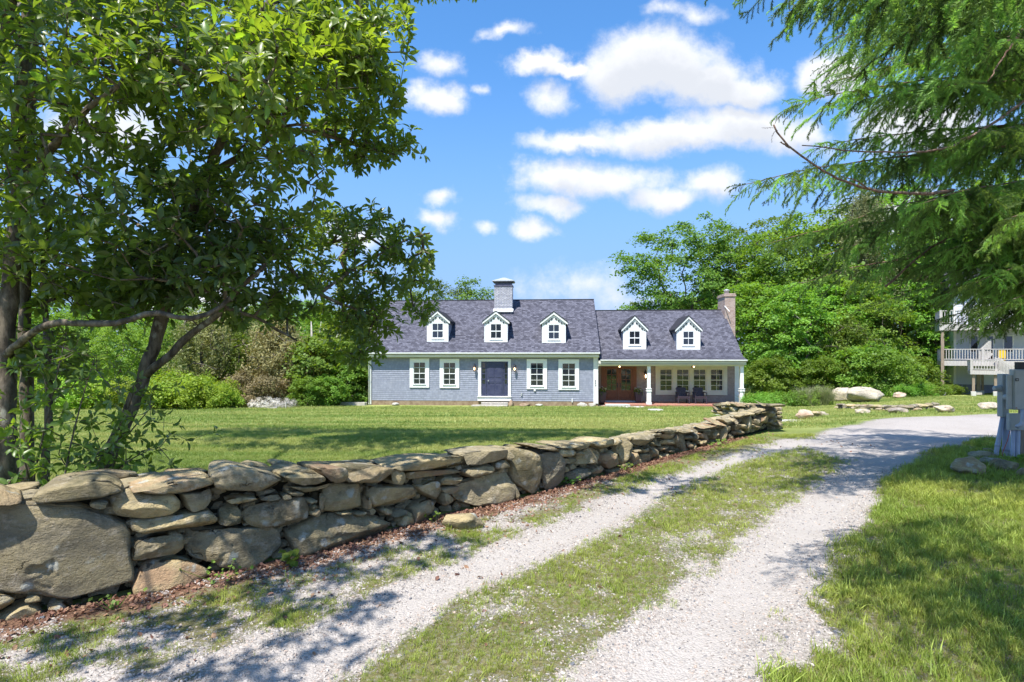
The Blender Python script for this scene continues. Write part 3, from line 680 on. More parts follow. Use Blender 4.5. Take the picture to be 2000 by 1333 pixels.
for p in ([(865,245),(950,235),(1060,255),(1080,320),(1040,355),(960,365),(900,310)], [(1075,250),(1250,235),(1400,245),(1420,300),(1400,360),(1250,360),(1065,355),(1080,310)], [(1405,255),(1450,250),(1515,300),(1512,370),(1450,372),(1405,360)]): T5(p, **CAP)
for p in ([(745,215),(1000,215),(1360,195),(1372,235),(1100,235),(870,240)], [(235,255),(340,210),(480,235),(520,265),(440,290),(350,270)], [(510,215),(580,200),(700,220),(765,245),(650,275),(560,255)]): T5(p, **BK)
for p in ([(500,285),(555,250),(580,275),(580,315)], [(585,290),(620,258),(655,270),(640,300)]): T5(p, T=.2, off=-.2)
for p in ([(920,420),(960,370),(1210,372),(1222,420),(1220,520),(1150,560),(1000,585),(920,575),(910,500)], [(1240,390),(1300,375),(1450,372),(1560,385),(1590,430),(1600,500),(1530,540),(1400,555),(1270,545),(1245,480)],
          [(860,430),(895,425),(900,500),(880,590),(860,560)], [(805,610),(800,580),(850,550),(870,580),(840,610)], [(785,490),(845,475),(840,510),(790,515)], [(800,545),(820,515),(850,540),(810,570)], [(1225,470),(1240,470),(1245,545),(1215,560)],
          [(1010,590),(1100,578),(1110,600),(1040,610)], [(1125,590),(1220,575),(1215,605),(1130,612)], [(1225,555),(1260,545),(1285,570),(1275,600),(1240,605)], [(1325,560),(1370,548),(1410,565),(1400,595),(1360,598)], [(1400,600),(1515,555),(1518,590),(1440,615)],
          [(1490,620),(1560,570),(1575,700),(1540,720),(1480,690),(1465,650)], [(1570,560),(1620,495),(1690,480),(1755,520),(1755,570),(1700,610),(1620,660),(1575,670)], [(1620,390),(1660,350),(1765,345),(1770,450),(1740,490),(1660,460)],
          [(1765,500),(1790,435),(1850,450),(1880,490),(1860,530),(1820,540)], [(1370,740),(1390,700),(1430,710),(1420,740)]): T5(p, T=.28)
for p in ([(65,520),(80,500),(200,480),(450,455),(650,455),(668,500),(660,545),(450,560),(200,575),(140,570),(70,535)], [(600,440),(800,405),(980,395),(985,460),(880,500),(760,520),(680,535),(660,500),(650,455)], [(980,400),(1040,440),(1045,470),(1005,485),(975,470)],
          [(1200,370),(1330,365),(1400,400),(1410,420),(1380,420),(1280,395)], [(1400,400),(1500,380),(1512,440),(1460,458),(1400,450),(1390,430)], [(1370,350),(1500,350),(1640,345),(1620,385),(1540,395),(1400,375)], [(1640,350),(1720,310),(1830,315),(1835,370),(1790,400),(1700,385)]): T6(p, **CAP)
for p in ([(195,580),(400,565),(640,555),(640,600),(560,615),(350,635),(200,655)], [(645,560),(700,545),(870,512),(880,570),(800,600),(650,625)], [(870,520),(930,475),(1000,480),(1005,530),(940,555),(885,565)],
          [(570,760),(600,670),(700,640),(850,590),(1000,540),(1005,620),(1035,680),(1035,790),(960,810),(850,840),(740,860),(650,830)], [(465,700),(600,680),(590,740),(530,750),(480,730)], [(465,660),(500,620),(640,600),(635,640),(580,680),(480,685)], [(1030,640),(1075,690),(1080,760),(1040,790)],
          [(1015,500),(1030,410),(1080,390),(1170,410),(1225,440),(1250,520),(1262,590),(1258,680),(1230,720),(1180,738),(1130,700),(1060,650),(1020,580)], [(1225,440),(1290,410),(1370,420),(1410,480),(1415,600),(1425,650),(1400,700),(1330,725),(1262,700),(1266,600),(1245,500)],
          [(1415,465),(1520,450),(1525,490),(1470,510),(1420,505)], [(1515,405),(1570,405),(1570,440),(1515,445)], [(1455,570),(1460,530),(1520,492),(1535,520),(1520,545),(1470,570)], [(1415,540),(1435,528),(1452,550),(1440,575),(1418,570)], [(1435,610),(1460,580),(1560,545),(1625,535),(1640,600),(1570,640),(1510,668),(1480,640)],
          [(1530,500),(1570,400),(1650,378),(1720,400),(1728,440),(1700,515),(1620,510),(1540,505)], [(1635,530),(1720,515),(1745,560),(1710,580),(1640,585)], [(1725,440),(1830,405),(1860,510),(1840,540),(1750,545),(1725,480)], [(1870,320),(1930,300),(1950,380),(1945,470),(1890,515),(1860,430)],
          [(1780,560),(1850,540),(1885,545),(1870,580),(1800,595)], [(1955,420),(2000,400),(2010,520),(1960,520)], [(1840,320),(1875,320),(1870,370),(1835,370)], [(1880,510),(1930,495),(1950,520),(1900,550)]): T6(p)
for p in ([(810,398),(950,372),(1020,380),(1030,400)], [(1030,378),(1060,360),(1130,380),(1120,395),(1040,395)], [(1130,382),(1180,365),(1190,388)], [(350,480),(400,455),(500,445),(520,460),(450,480)]): T6(p, **BK)
for p in ([(200,600),(210,570),(380,500),(590,440),(600,640),(560,700),(400,760),(260,750)], [(670,410),(1000,400),(1080,400),(1080,470),(1000,480),(760,450)], [(1070,420),(1300,370),(1450,400),(1440,460),(1300,490),(1100,450)], [(1500,330),(1700,280),(1850,260),(1840,310),(1690,350),(1560,350)]): T8(p, **CAPF)
for p in ([(610,560),(600,480),(740,450),(760,560),(640,590)], [(760,480),(900,430),(1000,480),(990,560),(880,590),(780,570)], [(570,700),(660,600),(740,620),(790,690),(700,710)], [(790,640),(850,600),(980,600),(1000,690),(880,720),(800,700)], [(740,740),(900,730),(900,790),(800,830),(740,820)],
          [(1000,560),(1060,490),(1120,520),(1150,740),(1080,770),(1020,720)], [(1130,480),(1200,460),(1230,560),(1270,850),(1240,890),(1180,740),(1140,640)], [(540,740),(600,710),(700,730),(720,830),(690,930),(580,1000),(550,900)], [(400,880),(500,870),(560,960),(580,1060),(420,1070)],
          [(200,840),(280,850),(390,890),(390,1060),(300,1110),(200,1110),(180,960)], [(220,780),(370,790),(400,850),(280,840)], [(390,770),(500,750),(530,850),(430,860)], [(880,810),(1030,790),(1030,850),(900,850)], [(1230,540),(1360,510),(1370,590),(1240,610)], [(1240,640),(1350,640),(1360,740),(1270,780)],
          [(1480,460),(1600,440),(1690,470),(1690,640),(1650,650),(1640,580),(1490,560)], [(1500,600),(1620,590),(1650,680),(1560,710),(1500,680)], [(1380,480),(1490,450),(1500,600),(1400,640),(1370,600)], [(720,870),(840,890),(800,1030),(730,1040)], [(830,880),(880,850),(930,960),(820,1000)],
          [(1770,560),(1850,380),(1920,500),(1830,610)], [(1500,380),(1700,360),(1700,440),(1520,430)], [(1120,850),(1240,840),(1230,920),(1130,940)], [(940,880),(1040,870),(1100,930),(960,950)], [(1700,330),(1840,320),(1930,340),(1840,380),(1720,380)], [(1380,680),(1430,650),(1440,790),(1360,830)], [(0,1090),(90,1040),(160,1070),(150,1130),(20,1150)],
          [(0,600),(130,560),(180,640),(190,760),(170,980),(60,1040),(10,1000)]): T8(p, T=.26)
for p in ([(500,1130),(520,900),(600,760),(640,720),(660,900),(650,1100),(560,1150)], [(650,760),(720,740),(770,800),(750,870),(690,880),(650,840)], [(560,600),(760,590),(770,720),(650,730),(600,650)], [(770,620),(880,600),(920,660),(880,710),(780,690)],
          [(1130,560),(1290,440),(1310,600),(1340,860),(1280,900),(1140,880),(1130,700)], [(1420,560),(1520,480),(1620,520),(1640,620),(1580,680),(1430,680)], [(1340,450),(1440,440),(1450,500),(1380,500)], [(1450,440),(1640,400),(1650,440),(1500,490)],
          [(1340,760),(1400,760),(1430,830),(1360,850)], [(1640,640),(1760,600),(1760,700),(1660,740)], [(1650,420),(1760,390),(1770,520),(1660,560)], [(1340,600),(1400,590),(1420,700),(1350,740)], [(900,880),(1000,860),(1050,940),(920,980)], [(700,1010),(800,1000),(790,1070),(710,1080)], [(980,730),(1110,720),(1110,820),(1000,830)], [(830,720),(960,720),(960,850),(840,870)]): T3(p, T=.24)
for p in ([(300,560),(520,580),(620,660),(640,730),(600,750),(520,690),(430,640),(300,640)], [(1320,360),(1500,310),(1760,310),(1770,360),(1600,390),(1330,410)], [(1000,530),(1280,400),(1310,440),(1130,560),(1010,580)]): T3(p, **CAPF)
# return leg beyond the corner
LG = dict(line=LEG, nrm=-1)
for p in ([(800,330),(920,340),(930,500),(800,520)], [(930,420),(1060,330),(1140,360),(1130,420),(1030,490),(950,480)], [(530,420),(760,440),(760,510),(640,560),(520,500)], [(190,380),(290,350),(330,420),(280,480),(190,470),(130,440)], [(400,290),(500,260),(560,320),(470,370),(390,330)],
          [(190,300),(380,300),(390,380),(330,420),(210,370)], [(570,300),(680,300),(790,330),(790,420),(600,410)], [(1130,300),(1250,280),(1260,380),(1150,400)], [(340,400),(500,380),(510,500),(380,540)]): T3(p, T=.3, **LG)
for p in ([(190,230),(500,200),(530,250),(350,285),(190,295)], [(640,220),(960,220),(990,260),(860,300),(700,300)], [(1000,240),(1180,230),(1250,270),(1120,300),(1020,290)], [(510,215),(640,205),(660,270),(560,280)], [(1200,250),(1400,220),(1520,240),(1480,300),(1250,300)]): T3(p, T=.5, flat=.4, **LG)
# the end of the wall and rough filling stones behind the faces
tops = [(-220,965),(0,960),(400,930),(600,915),(760,905),(1000,880),(1100,872),(1200,858),(1350,836),(1420,822),(1480,802),(1517,797)]
def top_z(px, Y): return CZ-(np.interp(px, [t[0] for t in tops], [t[1] for t in tops])-HY)/FP*Y
fill = MB(); fr = random.Random(5)
def lump(mb, c, r, seed, sq=(1,1,1), sub=1):
    bm = bmesh.new(); bmesh.ops.create_icosphere(bm, subdivisions=sub, radius=1)
    rg = random.Random(seed); ns = Vector((rg.uniform(0,50), rg.uniform(0,50), 0)); rz = rg.uniform(0, 3.1)
    R = Matrix.Rotation(rz, 3, 'Z'); vs = []
    for v_ in bm.verts:
        p = v_.co*(1+.35*mnoise.noise(v_.co*1.3+ns))
        p = Vector((p.x*sq[0], p.y*sq[1], p.z*sq[2]))*r; vs.append(Vector(c)+R @ p)
    mb.add(vs, [tuple(v_.index for v_ in f.verts) for f in bm.faces]); bm.free()
dtot = np.r_[0, np.cumsum(np.linalg.norm(np.diff(WALL, axis=0), axis=1))]
s = 0.0
while s < dtot[-1]:
    X_, Y_ = np.interp(s, dtot, WALL[:,0]), np.interp(s, dtot, WALL[:,1]); i = min(np.searchsorted(dtot, s, 'right')-1, len(WN)-1); n = WN[i]
    px = 1000+X_/Y_*FP; zt = top_z(px, Y_)-.1
    z = .03
    while z < zt-.03:
        r = fr.uniform(.045, .08); o = fr.uniform(-.27, -.17)
        lump(fill, (X_+n[0]*o+fr.uniform(-.03,.03), Y_+n[1]*o+fr.uniform(-.03,.03), z), r, fr.random(), (1.3, 1, .8)); z += r*1.3
    # broken slabs filling the top
    if zt > .2:
        for o in (-.25, -.42, -.52): lump(fill, (X_+n[0]*o, Y_+n[1]*o, zt+fr.uniform(-.05, .02)), fr.uniform(.09, .15), fr.random(), (1.3, 1.1, .35))
        for zz in (.1, .3, .5, .7):
            if zz < zt-.05: lump(fill, (X_-n[0]*.5, Y_-n[1]*.5, zz), fr.uniform(.11, .15), fr.random(), (1.2, .8, .8))
    s += .13
for k in range(0, 40):
    t = k/39*1.0; X_, Y_ = np.interp(t*2, [0,1,2], LEG[:,0]), np.interp(t*2, [0,1,2], LEG[:,1]); zt = .50-.38*t; g0 = gf(X_, Y_)
    for o in (.26, .45, .62):
        z = g0+.05
        while z < zt: lump(fill, (X_+o, Y_+fr.uniform(-.05,.05), z), fr.uniform(.08, .12), fr.random(), (1.1, 1.2, .7)); z += .1
fill.build('rubble', M_STONE, None, kind='stuff').parent = wall_root
bpy.data.objects['rubble'].location = -wall_root.location
core = MB()
for i in range(len(WALL)-1):
    a, c = WALL[i], WALL[i+1]; n = WN[i]
    for a_, c_ in ((a, c),):
        pa, pc = 1000+a[0]/a[1]*FP, 1000+c[0]/c[1]*FP
        za, zc = top_z(pa, a[1])-.14, top_z(pc, c[1])-.14
        v = [(a[0]-n[0]*.2, a[1]-n[1]*.2), (c[0]-n[0]*.2, c[1]-n[1]*.2), (c[0]-n[0]*.5, c[1]-n[1]*.5), (a[0]-n[0]*.5, a[1]-n[1]*.5)]
        core.add([(*v[0],-.1),(*v[1],-.1),(*v[2],-.1),(*v[3],-.1),(*v[0],za),(*v[1],zc),(*v[2],zc),(*v[3],za)], [(0,3,2,1),(4,5,6,7),(0,1,5,4),(1,2,6,5),(2,3,7,6),(3,0,4,7)])
o = core.build('wall_core', M_CORE, wall_root); o.location = -wall_root.location
# end cap stones of the wall where it stops at the lawn
for k in range(9):
    c = WALL[-1]; n = WN[-1]; z = .06+.09*(k//2); o_ = -.15-.3*(k%2)
    mb = MB(); lump(mb, (0,0,0), .13, 40+k, (1.1,1.2,.5), 3); me = mesh('stone', mb.v, mb.f, M_STONE, True); o = link('stone', me, wall_root)
    o.location = Vector((c[0]+n[0]*o_+.02, c[1]+n[1]*o_+.02, z))-wall_root.location

# ---------------------------------------------------------------- loose rocks
def rock(name, px0, px1, pyt, pyb, label, cat='rock', mat=None, depth=.8, seed=1, Y=None, group=None, flat=.0, sub=4, ang=1.0):
    Yg = Y or gy(pyb, (px0+px1)/2); w = (px1-px0)/FP*Yg; h = (pyb-pyt)/FP*Yg
    bm = bmesh.new(); bmesh.ops.create_icosphere(bm, subdivisions=sub, radius=1)
    rg = random.Random(seed); ns = Vector((rg.uniform(0,90), rg.uniform(0,90), 3))
    planes = [(Vector((rg.gauss(0,1), rg.gauss(0,1), rg.gauss(0,.8))).normalized(), rg.uniform(.55, .88)) for _ in range(13)]
    for v_ in bm.verts:
        p = v_.co.copy()
        for n_, d_ in planes:
            e_ = p.dot(n_)-d_
            if e_ > 0: p -= n_*e_*.85*ang
        p *= 1+.16*mnoise.noise(p*1.6+ns)+.05*mnoise.noise(p*4+ns)+.02*mnoise.noise(p*11+ns)
        v_.co = p
    mn = Vector((min(v_.co.x for v_ in bm.verts), 0, min(v_.co.z for v_ in bm.verts))); mx = Vector((max(v_.co.x for v_ in bm.verts), 0, max(v_.co.z for v_ in bm.verts)))
    for v_ in bm.verts:
        v_.co = Vector(((v_.co.x-(mn.x+mx.x)/2)*w/(mx.x-mn.x), v_.co.y*depth*w/2, (v_.co.z-mn.z)/(mx.z-mn.z)*h*1.15-h*.15))
    me = bpy.data.meshes.new(name); bm.to_mesh(me); bm.free(); me.materials.append(mat or M_BOULD)
    me.polygons.foreach_set('use_smooth', np.ones(len(me.polygons), bool))
    Yc = Yg+depth*w*.25
    X_ = ((px0+px1)/2-1000)/FP*Yg
    return link(name, me, None, (X_, Yc, gf(X_, Yc)), label=label, cat=cat, group=group)
rock('fallen_stone', 862, 946, 1006, 1036, 'wedge of stone fallen from the wall onto the leaf litter', 'stone', M_STONE, .6, 3)
G = 'pale boulders and rocks on the lawn'
rock('boulder', 1632, 1678, 757, 784, 'left of the two big pale boulders at the lawn edge, white topped', 'boulder', None, .9, 11, group=G)
rock('boulder', 1662, 1731, 756, 786, 'bigger of two pale boulders on the lawn, cream with a white right end', 'boulder', None, .8, 14, group=G)
rock('boulder', 1749, 1772, 766, 778, 'small pinkish rock at the foot of the shrubs near the deck post', 'rock', None, .8, 15, group=G)
rock('boulder', 1556, 1592, 800, 819, 'squat square-cut pale rock on grass beyond the wall end', 'rock', None, .9, 16, group=G)
rock('boulder', 1586, 1608, 803, 815, 'brownish rock leaning beside the square pale rock', 'rock', M_STONE, .8, 17, group=G)
rock('boulder', 1590, 1620, 804, 813, 'low thin rock right of the square pale rock', 'rock', None, .6, 19, group=G)
rock('boulder', 1672, 1701, 799, 809, 'low wedge rock lying in front of the dark stone edging', 'rock', None, .7, 18, group=G)
rock('boulder', 1739, 1777, 796, 808, 'flat pinkish rock set in the middle of the stone edging', 'rock', None, .7, 20, group=G)
rock('boulder', 1834, 1870, 792, 806, 'pale squarish rock between the stone edging and the meters', 'rock', None, .8, 21, group=G)
rock('boulder', 1917, 1962, 786, 802, 'large cream rock half behind the electric meter box', 'rock', None, .8, 22, group=G)
rock('boulder', 1612, 1621, 808, 812, 'tiny rock at the right end of the low thin rock', 'rock', None, .8, 23, group=G)
G = 'rocks heaped under the electric meters'
rock('meter_rock', 1862, 1933, 894, 930, 'largest rounded brown rock in front of the meter pipes', 'rock', M_STONE, .7, 31, group=G)
rock('meter_rock', 1897, 1956, 882, 900, 'flat blue-grey slab leaning behind the rounded brown rock', 'rock', M_SLATE, .7, 32, group=G, flat=1)
rock('meter_rock', 1918, 1962, 895, 912, 'dark thin slab wedged below the blue-grey slab', 'rock', M_SLATE, .7, 33, group=G)
rock('meter_rock', 1936, 1975, 898, 921, 'pinkish rock between the slab and the right-hand tan rock', 'rock', M_STONE, .8, 34, group=G)
rock('meter_rock', 1952, 1996, 900, 925, 'smooth tan rock below the right-hand conduits', 'rock', M_STONE, .8, 35, group=G)
rock('meter_rock', 1892, 1920, 883, 893, 'small grey rock at the back left of the heap', 'rock', M_SLATE, .8, 36, group=G)
rock('meter_rock', 1922, 1945, 876, 884, 'brownish rock farthest back beside the leaning conduit', 'rock', M_STONE, .8, 37, group=G)
rock('meter_rock', 1990, 2030, 915, 935, 'grey rock cut by the right edge of the frame', 'rock', M_STONE, .8, 38, group=G)
rock('meter_rock', 1948, 1962, 896, 903, 'small orange stone lying on top of the heap', 'rock', M_STONE, .8, 39, group=G, Y=9.6)
# stepping stone and edging
def slab(name, px0, px1, py, thick, label, depth, mat=M_CONC, cat='paving stone', seed=3, group=None):
    Yg = gy(py, (px0+px1)/2); X0, X1 = (px0-1000)/FP*Yg, (px1-1000)/FP*Yg; rg = random.Random(seed); n = 14
    c = ((X0+X1)/2, Yg+depth/2); pr = []
    for k in range(n):
        a = 2*math.pi*k/n; r = rg.uniform(.86, 1.05); pr.append((math.copysign(abs(math.cos(a))**.7, math.cos(a))*(X1-X0)/2*r, math.copysign(abs(math.sin(a))**.7, math.sin(a))*depth/2*r))
    mb = MB(); mb.prism(pr, -.08, thick, 'z'); o = mb.build(name, mat, None, bevel=.012, label=label, cat=cat, group=group); o.location = (c[0], c[1], gf(*c)); return o
slab('stepping_stone', 1520, 1582, 824, .03, 'long flat pale stone set in the grass right of the wall end', .5)
slab('stepping_stone', 1268, 1300, 803, .05, 'pale flat stone flush with the lawn in front of the two chairs', .7, seed=5)
slab('stepping_stone', 1396, 1470, 812, .03, 'flat stone in the lawn near the return of the wall', .4, seed=6)
er = empty('stone_edging', P(1637, 798, 19.2), label='low line of dark stacked flat stones at the lawn edge beyond the turning area', cat='edging')
er.location.z = gf(er.location.x, er.location.y)
rr = random.Random(8)
for row in range(2):
    px = 1636
    while px < 1822:
        w = rr.uniform(9, 20); Yb = gy(np.interp(px, [1636,1700,1760,1822], [799,803,805,798]), px); X_ = (px+w/2-1000)/FP*Yb
        mb = MB(); lump(mb, (0,0,0), 1, rr.random(), (w/FP*Yb*.55, .25, .075), 2)
        for i_, v_ in enumerate(mb.v): pass
        o = link('stone', mesh('stone', mb.v, mb.f, M_SLATE if rr.random() < .75 else M_STONE), er)
        o.location = Vector((X_, Yb+row*.03, gf(X_, Yb)+.05+row*.11))-er.location; px += w*.95
# ---------------------------------------------------------------- the house
HA = math.radians(3.95); HO = Vector((-8.19, 32.8, 0)); EU = Vector((math.cos(HA), -math.sin(HA), 0)); EV = Vector((math.sin(HA), math.cos(HA), 0))
def hp(px, py, v=0.0):
    t = (px-1000)/FP; o = HO+EV*v
    u = (t*o.y-o.x)/(EU.x-t*EU.y); Y = o.y+u*EU.y
    return u, CZ-(py-HY)/FP*Y
def hu(px, v=0.0): return hp(px, 700, v)[0]
def hz(py, px=1000, v=0.0): return hp(px, py, v)[1]
house = empty('house', HO, -HA, label='blue-grey shingled cape house with five white dormers and a porch on its right wing', cat='house')
ZB = hz(790); UM = hu(1168); ZE = hz(694); UR = hu(1443, 1.8); VP = 1.8
D1 = 4.4; ZR1 = hz(586.5, 1000, D1); ZE1 = hz(690.5, 1000, -.36)
D2 = 4.7; ZR2 = hz(606.5, 1290, D2); ZE2 = hz(704, 1310, -.4)
# wall bodies
mb = MB(); mb.prism([(.03, ZB-.5), (.03, ZE-.05), (D1, ZR1-.18), (2*D1, ZE-.05), (2*D1, ZB-.5)], .03, UM-.03); mb.build('wall', M_SIDE, house)
mb = MB(); mb.prism([(VP+.03, ZB-.3), (VP+.03, 1.75), (D2, ZR2-.2), (8.6, 1.6), (8.6, ZB-.3)], UM+.0, UR-.02); mb.build('wall', M_SIDE2, house)
mb = MB(); mb.box(0, UM-.01, -.015, .3, ZB-.4, hz(783)); mb.build('foundation', M_FOUND, house)
# lapped shingle courses, one strip per course
ztop, zbot = hz(699), hz(783.2); nC = 22; ex = (ztop-zbot)/nC
for k in range(nC):
    z0 = zbot+k*ex; mb = MB()
    rg = random.Random(k); u = .15; 
    mb.prism([(-.029, z0-.008), (.0, z0-.008), (.0, z0+ex*1.12), (-.006, z0+ex*1.12)], .14, UM-.16); mb.build('shingle_course', M_SIDE, house)
zt2, zb2 = hz(717, 1300, VP), hz(792, 1300, VP); n2 = 20; ex2 = (zt2-zb2)/n2
for k in range(n2):
    z0 = zb2+k*ex2; mb = MB(); mb.prism([(VP-.022, z0-.005), (VP+.02, z0-.005), (VP+.02, z0+ex2*1.1), (VP-.004, z0+ex2*1.1)], UM, UR-.05); mb.build('shingle_course', M_SIDE2, house)
# corner boards, frieze, gutter
mb = MB(); mb.box(hu(720), hu(725.5), -.055, .1, ZB-.05, ZE-.03); mb.build('corner_board', M_WHITE, house)
mb = MB(); mb.box(hu(1159), UM, -.058, .1, hz(788.5, 1165), ZE-.04); mb.build('corner_board', M_WHITE, house)
mb = MB(); mb.box(hu(718), UM+.05, -.30, -.02, hz(698.5, 1000), hz(696, 1000)); mb.box(hu(718)-.02, UM+.06, -.36, -.298, hz(697.6, 1000), hz(690.6, 1000, -.36)); mb.build('fascia_board', M_CREAM, house)
mb = MB(); mb.prism([(-.362, ZE1-.05), (-.47, ZE1-.035), (-.485, ZE1+.045), (-.362, ZE1+.045)], hu(717), UM+.08); mb.build('gutter', M_WHITE, house, bevel=.008)
mb = MB(); mb.tube([(hu(722.5), -.45, ZE1-.02), (hu(722.5), -.40, ZE1-.16), (hu(722), -.10, ZE1-.34), (hu(722), -.10, ZB+.03)], .038, 8); mb.build('downspout', M_WHITE, house, True)
# number plate on the corner board: faint upright marks
mb = MB(); u0 = hu(1163.2, -.06)
for k, (dz, w_) in enumerate(((.0, .035), (-.13, .03), (-.26, .035))):
    mb.box(u0-w_+k*.012, u0+w_*.3+k*.012, -.068, -.058, hz(742)+dz-.1, hz(742)+dz)
mb.build('house_number', M_DARK, house)
# roofs with stepped shingle courses
def roof(name, prof, u0, u1, th=.10, exposure=.14):
    prof = np.array(prof, float); d = np.r_[0, np.cumsum(np.hypot(*np.diff(prof, axis=0).T))]; n = int(d[-1]/exposure)
    t = np.linspace(0, d[-1], n+1); pr = np.stack([np.interp(t, d, prof[:, 0]), np.interp(t, d, prof[:, 1])], 1)
    v = []; f = []; uv = []; 
    for i in range(n):
        a, c = pr[i], pr[i+1]; e_ = (c-a)/np.linalg.norm(c-a); nn = np.array([-e_[1], e_[0]]); 
        if nn[1] < 0: nn = -nn
        lift = .011
        o = len(v); sag = 0
        v += [(u0, *(a+nn*lift)), (u1, *(a+nn*lift)), (u1, *c), (u0, *c), (u0, *a), (u1, *a)]
        f += [(o, o+1, o+2, o+3), (o+4, o+5, o+1, o)]
        uv += [(u0, t[i]), (u1, t[i]), (u1, t[i+1]-.002), (u0, t[i+1]-.002)]*1 + [(u0, t[i]), (u1, t[i]), (u1, t[i]), (u0, t[i])]
    # underside and edges
    low = [tuple(q_-np.array([0, th])) for q_ in prof]
    o = len(v); m_ = len(prof)
    v += [(u0, *(q_-np.array([0,.004]))) for q_ in prof]+[(u0, *q_) for q_ in low]+[(u1, *(q_-np.array([0,.004]))) for q_ in prof]+[(u1, *q_) for q_ in low]
    for i in range(m_-1):
        f += [(o+i, o+i+1, o+m_+i+1, o+m_+i), (o+2*m_+i, o+3*m_+i, o+3*m_+i+1, o+2*m_+i+1), (o+m_+i, o+m_+i+1, o+3*m_+i+1, o+3*m_+i)]; uv += [(0,0)]*12
    f += [(o, o+m_, o+3*m_, o+2*m_), (o+m_-1, o+3*m_-1, o+4*m_-1, o+2*m_-1)]; uv += [(0,0)]*8
    me = mesh(name, v, f, M_ROOF); ul = me.uv_layers.new(name='UVMap'); ul.data.foreach_set('uv', np.array(uv, np.float32).ravel())
    return link(name, me, house)
roof('roof', [(-.40, ZE1+.03), (D1, ZR1)], -.22, UM+.10)
roof('roof', [(2*D1+.4, ZE1+.03), (D1, ZR1-.002)], -.22, UM+.10)
P2 = [(-.44, ZE2+.02), (.5, ZE2+.19), (1.15, ZE2+.47), (1.7, ZE2+.86), (D2, ZR2)]
roof('roof', P2, UM+.102, hu(1459, -.4))
bpy.data.objects['roof.002'].data.materials[0] = M_ROOF
# taper of the flared eave is in the rake: straight above, kicked out below
URT = hu(1412, D2)
me = bpy.data.objects['roof.002'].data
for v_ in me.vertices:
    if v_.co.x > UM+1:
        k = min(max((v_.co.y+.44)/2.1, 0), 1); v_.co.x = hu(1459, -.4)*(1-k)+(URT+.0)*k if k < 1 else URT
roof('roof', [(8.9, 1.45), (D2, ZR2-.002)], UM+.102, URT)
for (pr, u0, u1) in (([(-.40, ZE1-.02), (D1, ZR1-.05)], UM+.02, UM+.09),):
    mb = MB(); mb.prism([(pr[0][0], pr[0][1]-.16), (pr[0][0], pr[0][1]), (pr[1][0], pr[1][1]), (pr[1][0], pr[1][1]-.2)], u0, u1); mb.build('rake_board', M_DARK, house)
mb = MB(); mb.box(UM-.05, URT, D2-.06, D2+.06, ZR2-.01, ZR2+.035); mb.build('ridge_cap', M_ROOF, house)
mb = MB(); mb.box(-.22, UM+.10, D1-.06, D1+.06, ZR1-.01, ZR1+.035); mb.build('ridge_cap', M_ROOF, house)

def window(parent, x0, x1, y0, y1, sx0, sx1, sy0, sy1, v, cols, rows, proud=.05, name='window', trim=M_WHITE, head=True):
    """outer trim box and sash box in picture coordinates on the plane v"""
    xm = (x0+x1)/2; u0, u1 = hu(x0, v), hu(x1, v); z1, z0 = hz(y0, xm, v), hz(y1, xm, v); a0, a1 = hu(sx0, v), hu(sx1, v); b1, b0 = hz(sy0, xm, v), hz(sy1, xm, v)
    mb = MB(); f = v-proud
    mb.box(u0, a0, f, v+.03, z0, z1); mb.box(a1, u1, f, v+.03, z0, z1); mb.box(a0, a1, f+.002, v+.03, b1, z1); mb.box(a0, a1, f+.002, v+.03, z0, b0)
    w = mb.build(name, trim, parent, bevel=.006)
    sf = .035; g_ = v-.012
    mb = MB(); s_ = g_-.018; zm = (b0+b1)/2
    mb.box(a0, a0+sf, s_, g_+.01, b0, b1); mb.box(a1-sf, a1, s_, g_+.01, b0, b1); mb.box(a0+sf, a1-sf, s_, g_+.01, b1-sf, b1); mb.box(a0+sf, a1-sf, s_, g_+.01, b0, b0+sf*1.3); mb.box(a0+sf, a1-sf, s_-.004, g_+.01, zm-.022, zm+.022)
    mb.build('sash', trim, w)
    mb = MB(); mw = .011
    for c in range(1, cols):
        u = a0+(a1-a0)*c/cols; mb.box(u-mw, u+mw, s_+.004, g_+.008, b0+sf, zm-.022); mb.box(u-mw, u+mw, s_+.004, g_+.008, zm+.022, b1-sf)
    h = rows//2
    for lo, hi in ((b0+sf, zm-.022), (zm+.022, b1-sf)):
        for r in range(1, h):
            z = lo+(hi-lo)*r/h; mb.box(a0+sf, a1-sf, s_+.006, g_+.006, z-mw, z+mw)
    mb.build('muntin', trim, w)
    for lo, hi in ((b0+sf, zm-.022), (zm+.022, b1-sf)):
        mb = MB(); mb.box(a0+sf, a1-sf, g_, g_+.006, lo, hi); mb.build('pane', M_GLASS, w)
    return w, (u0, u1, z0, z1)
for (x0, x1, y0, y1) in ((800.5, 838.5, 700.5, 757.5), (859, 897.2, 701, 758.3), (1028.8, 1068.5, 701.6, 760.5), (1090.6, 1131, 702.3, 762)):
    window(house, x0, x1, y0, y1, x0+7, x1-7, y0+7, y1-6, -.03, 2, 4)
    mb = MB(); mb.box(hu(x0+6), hu(x1-6), -.12, -.081, hz(y1-6.3), hz(y1-5.2)); mb.build('sill', M_WHITE, house)
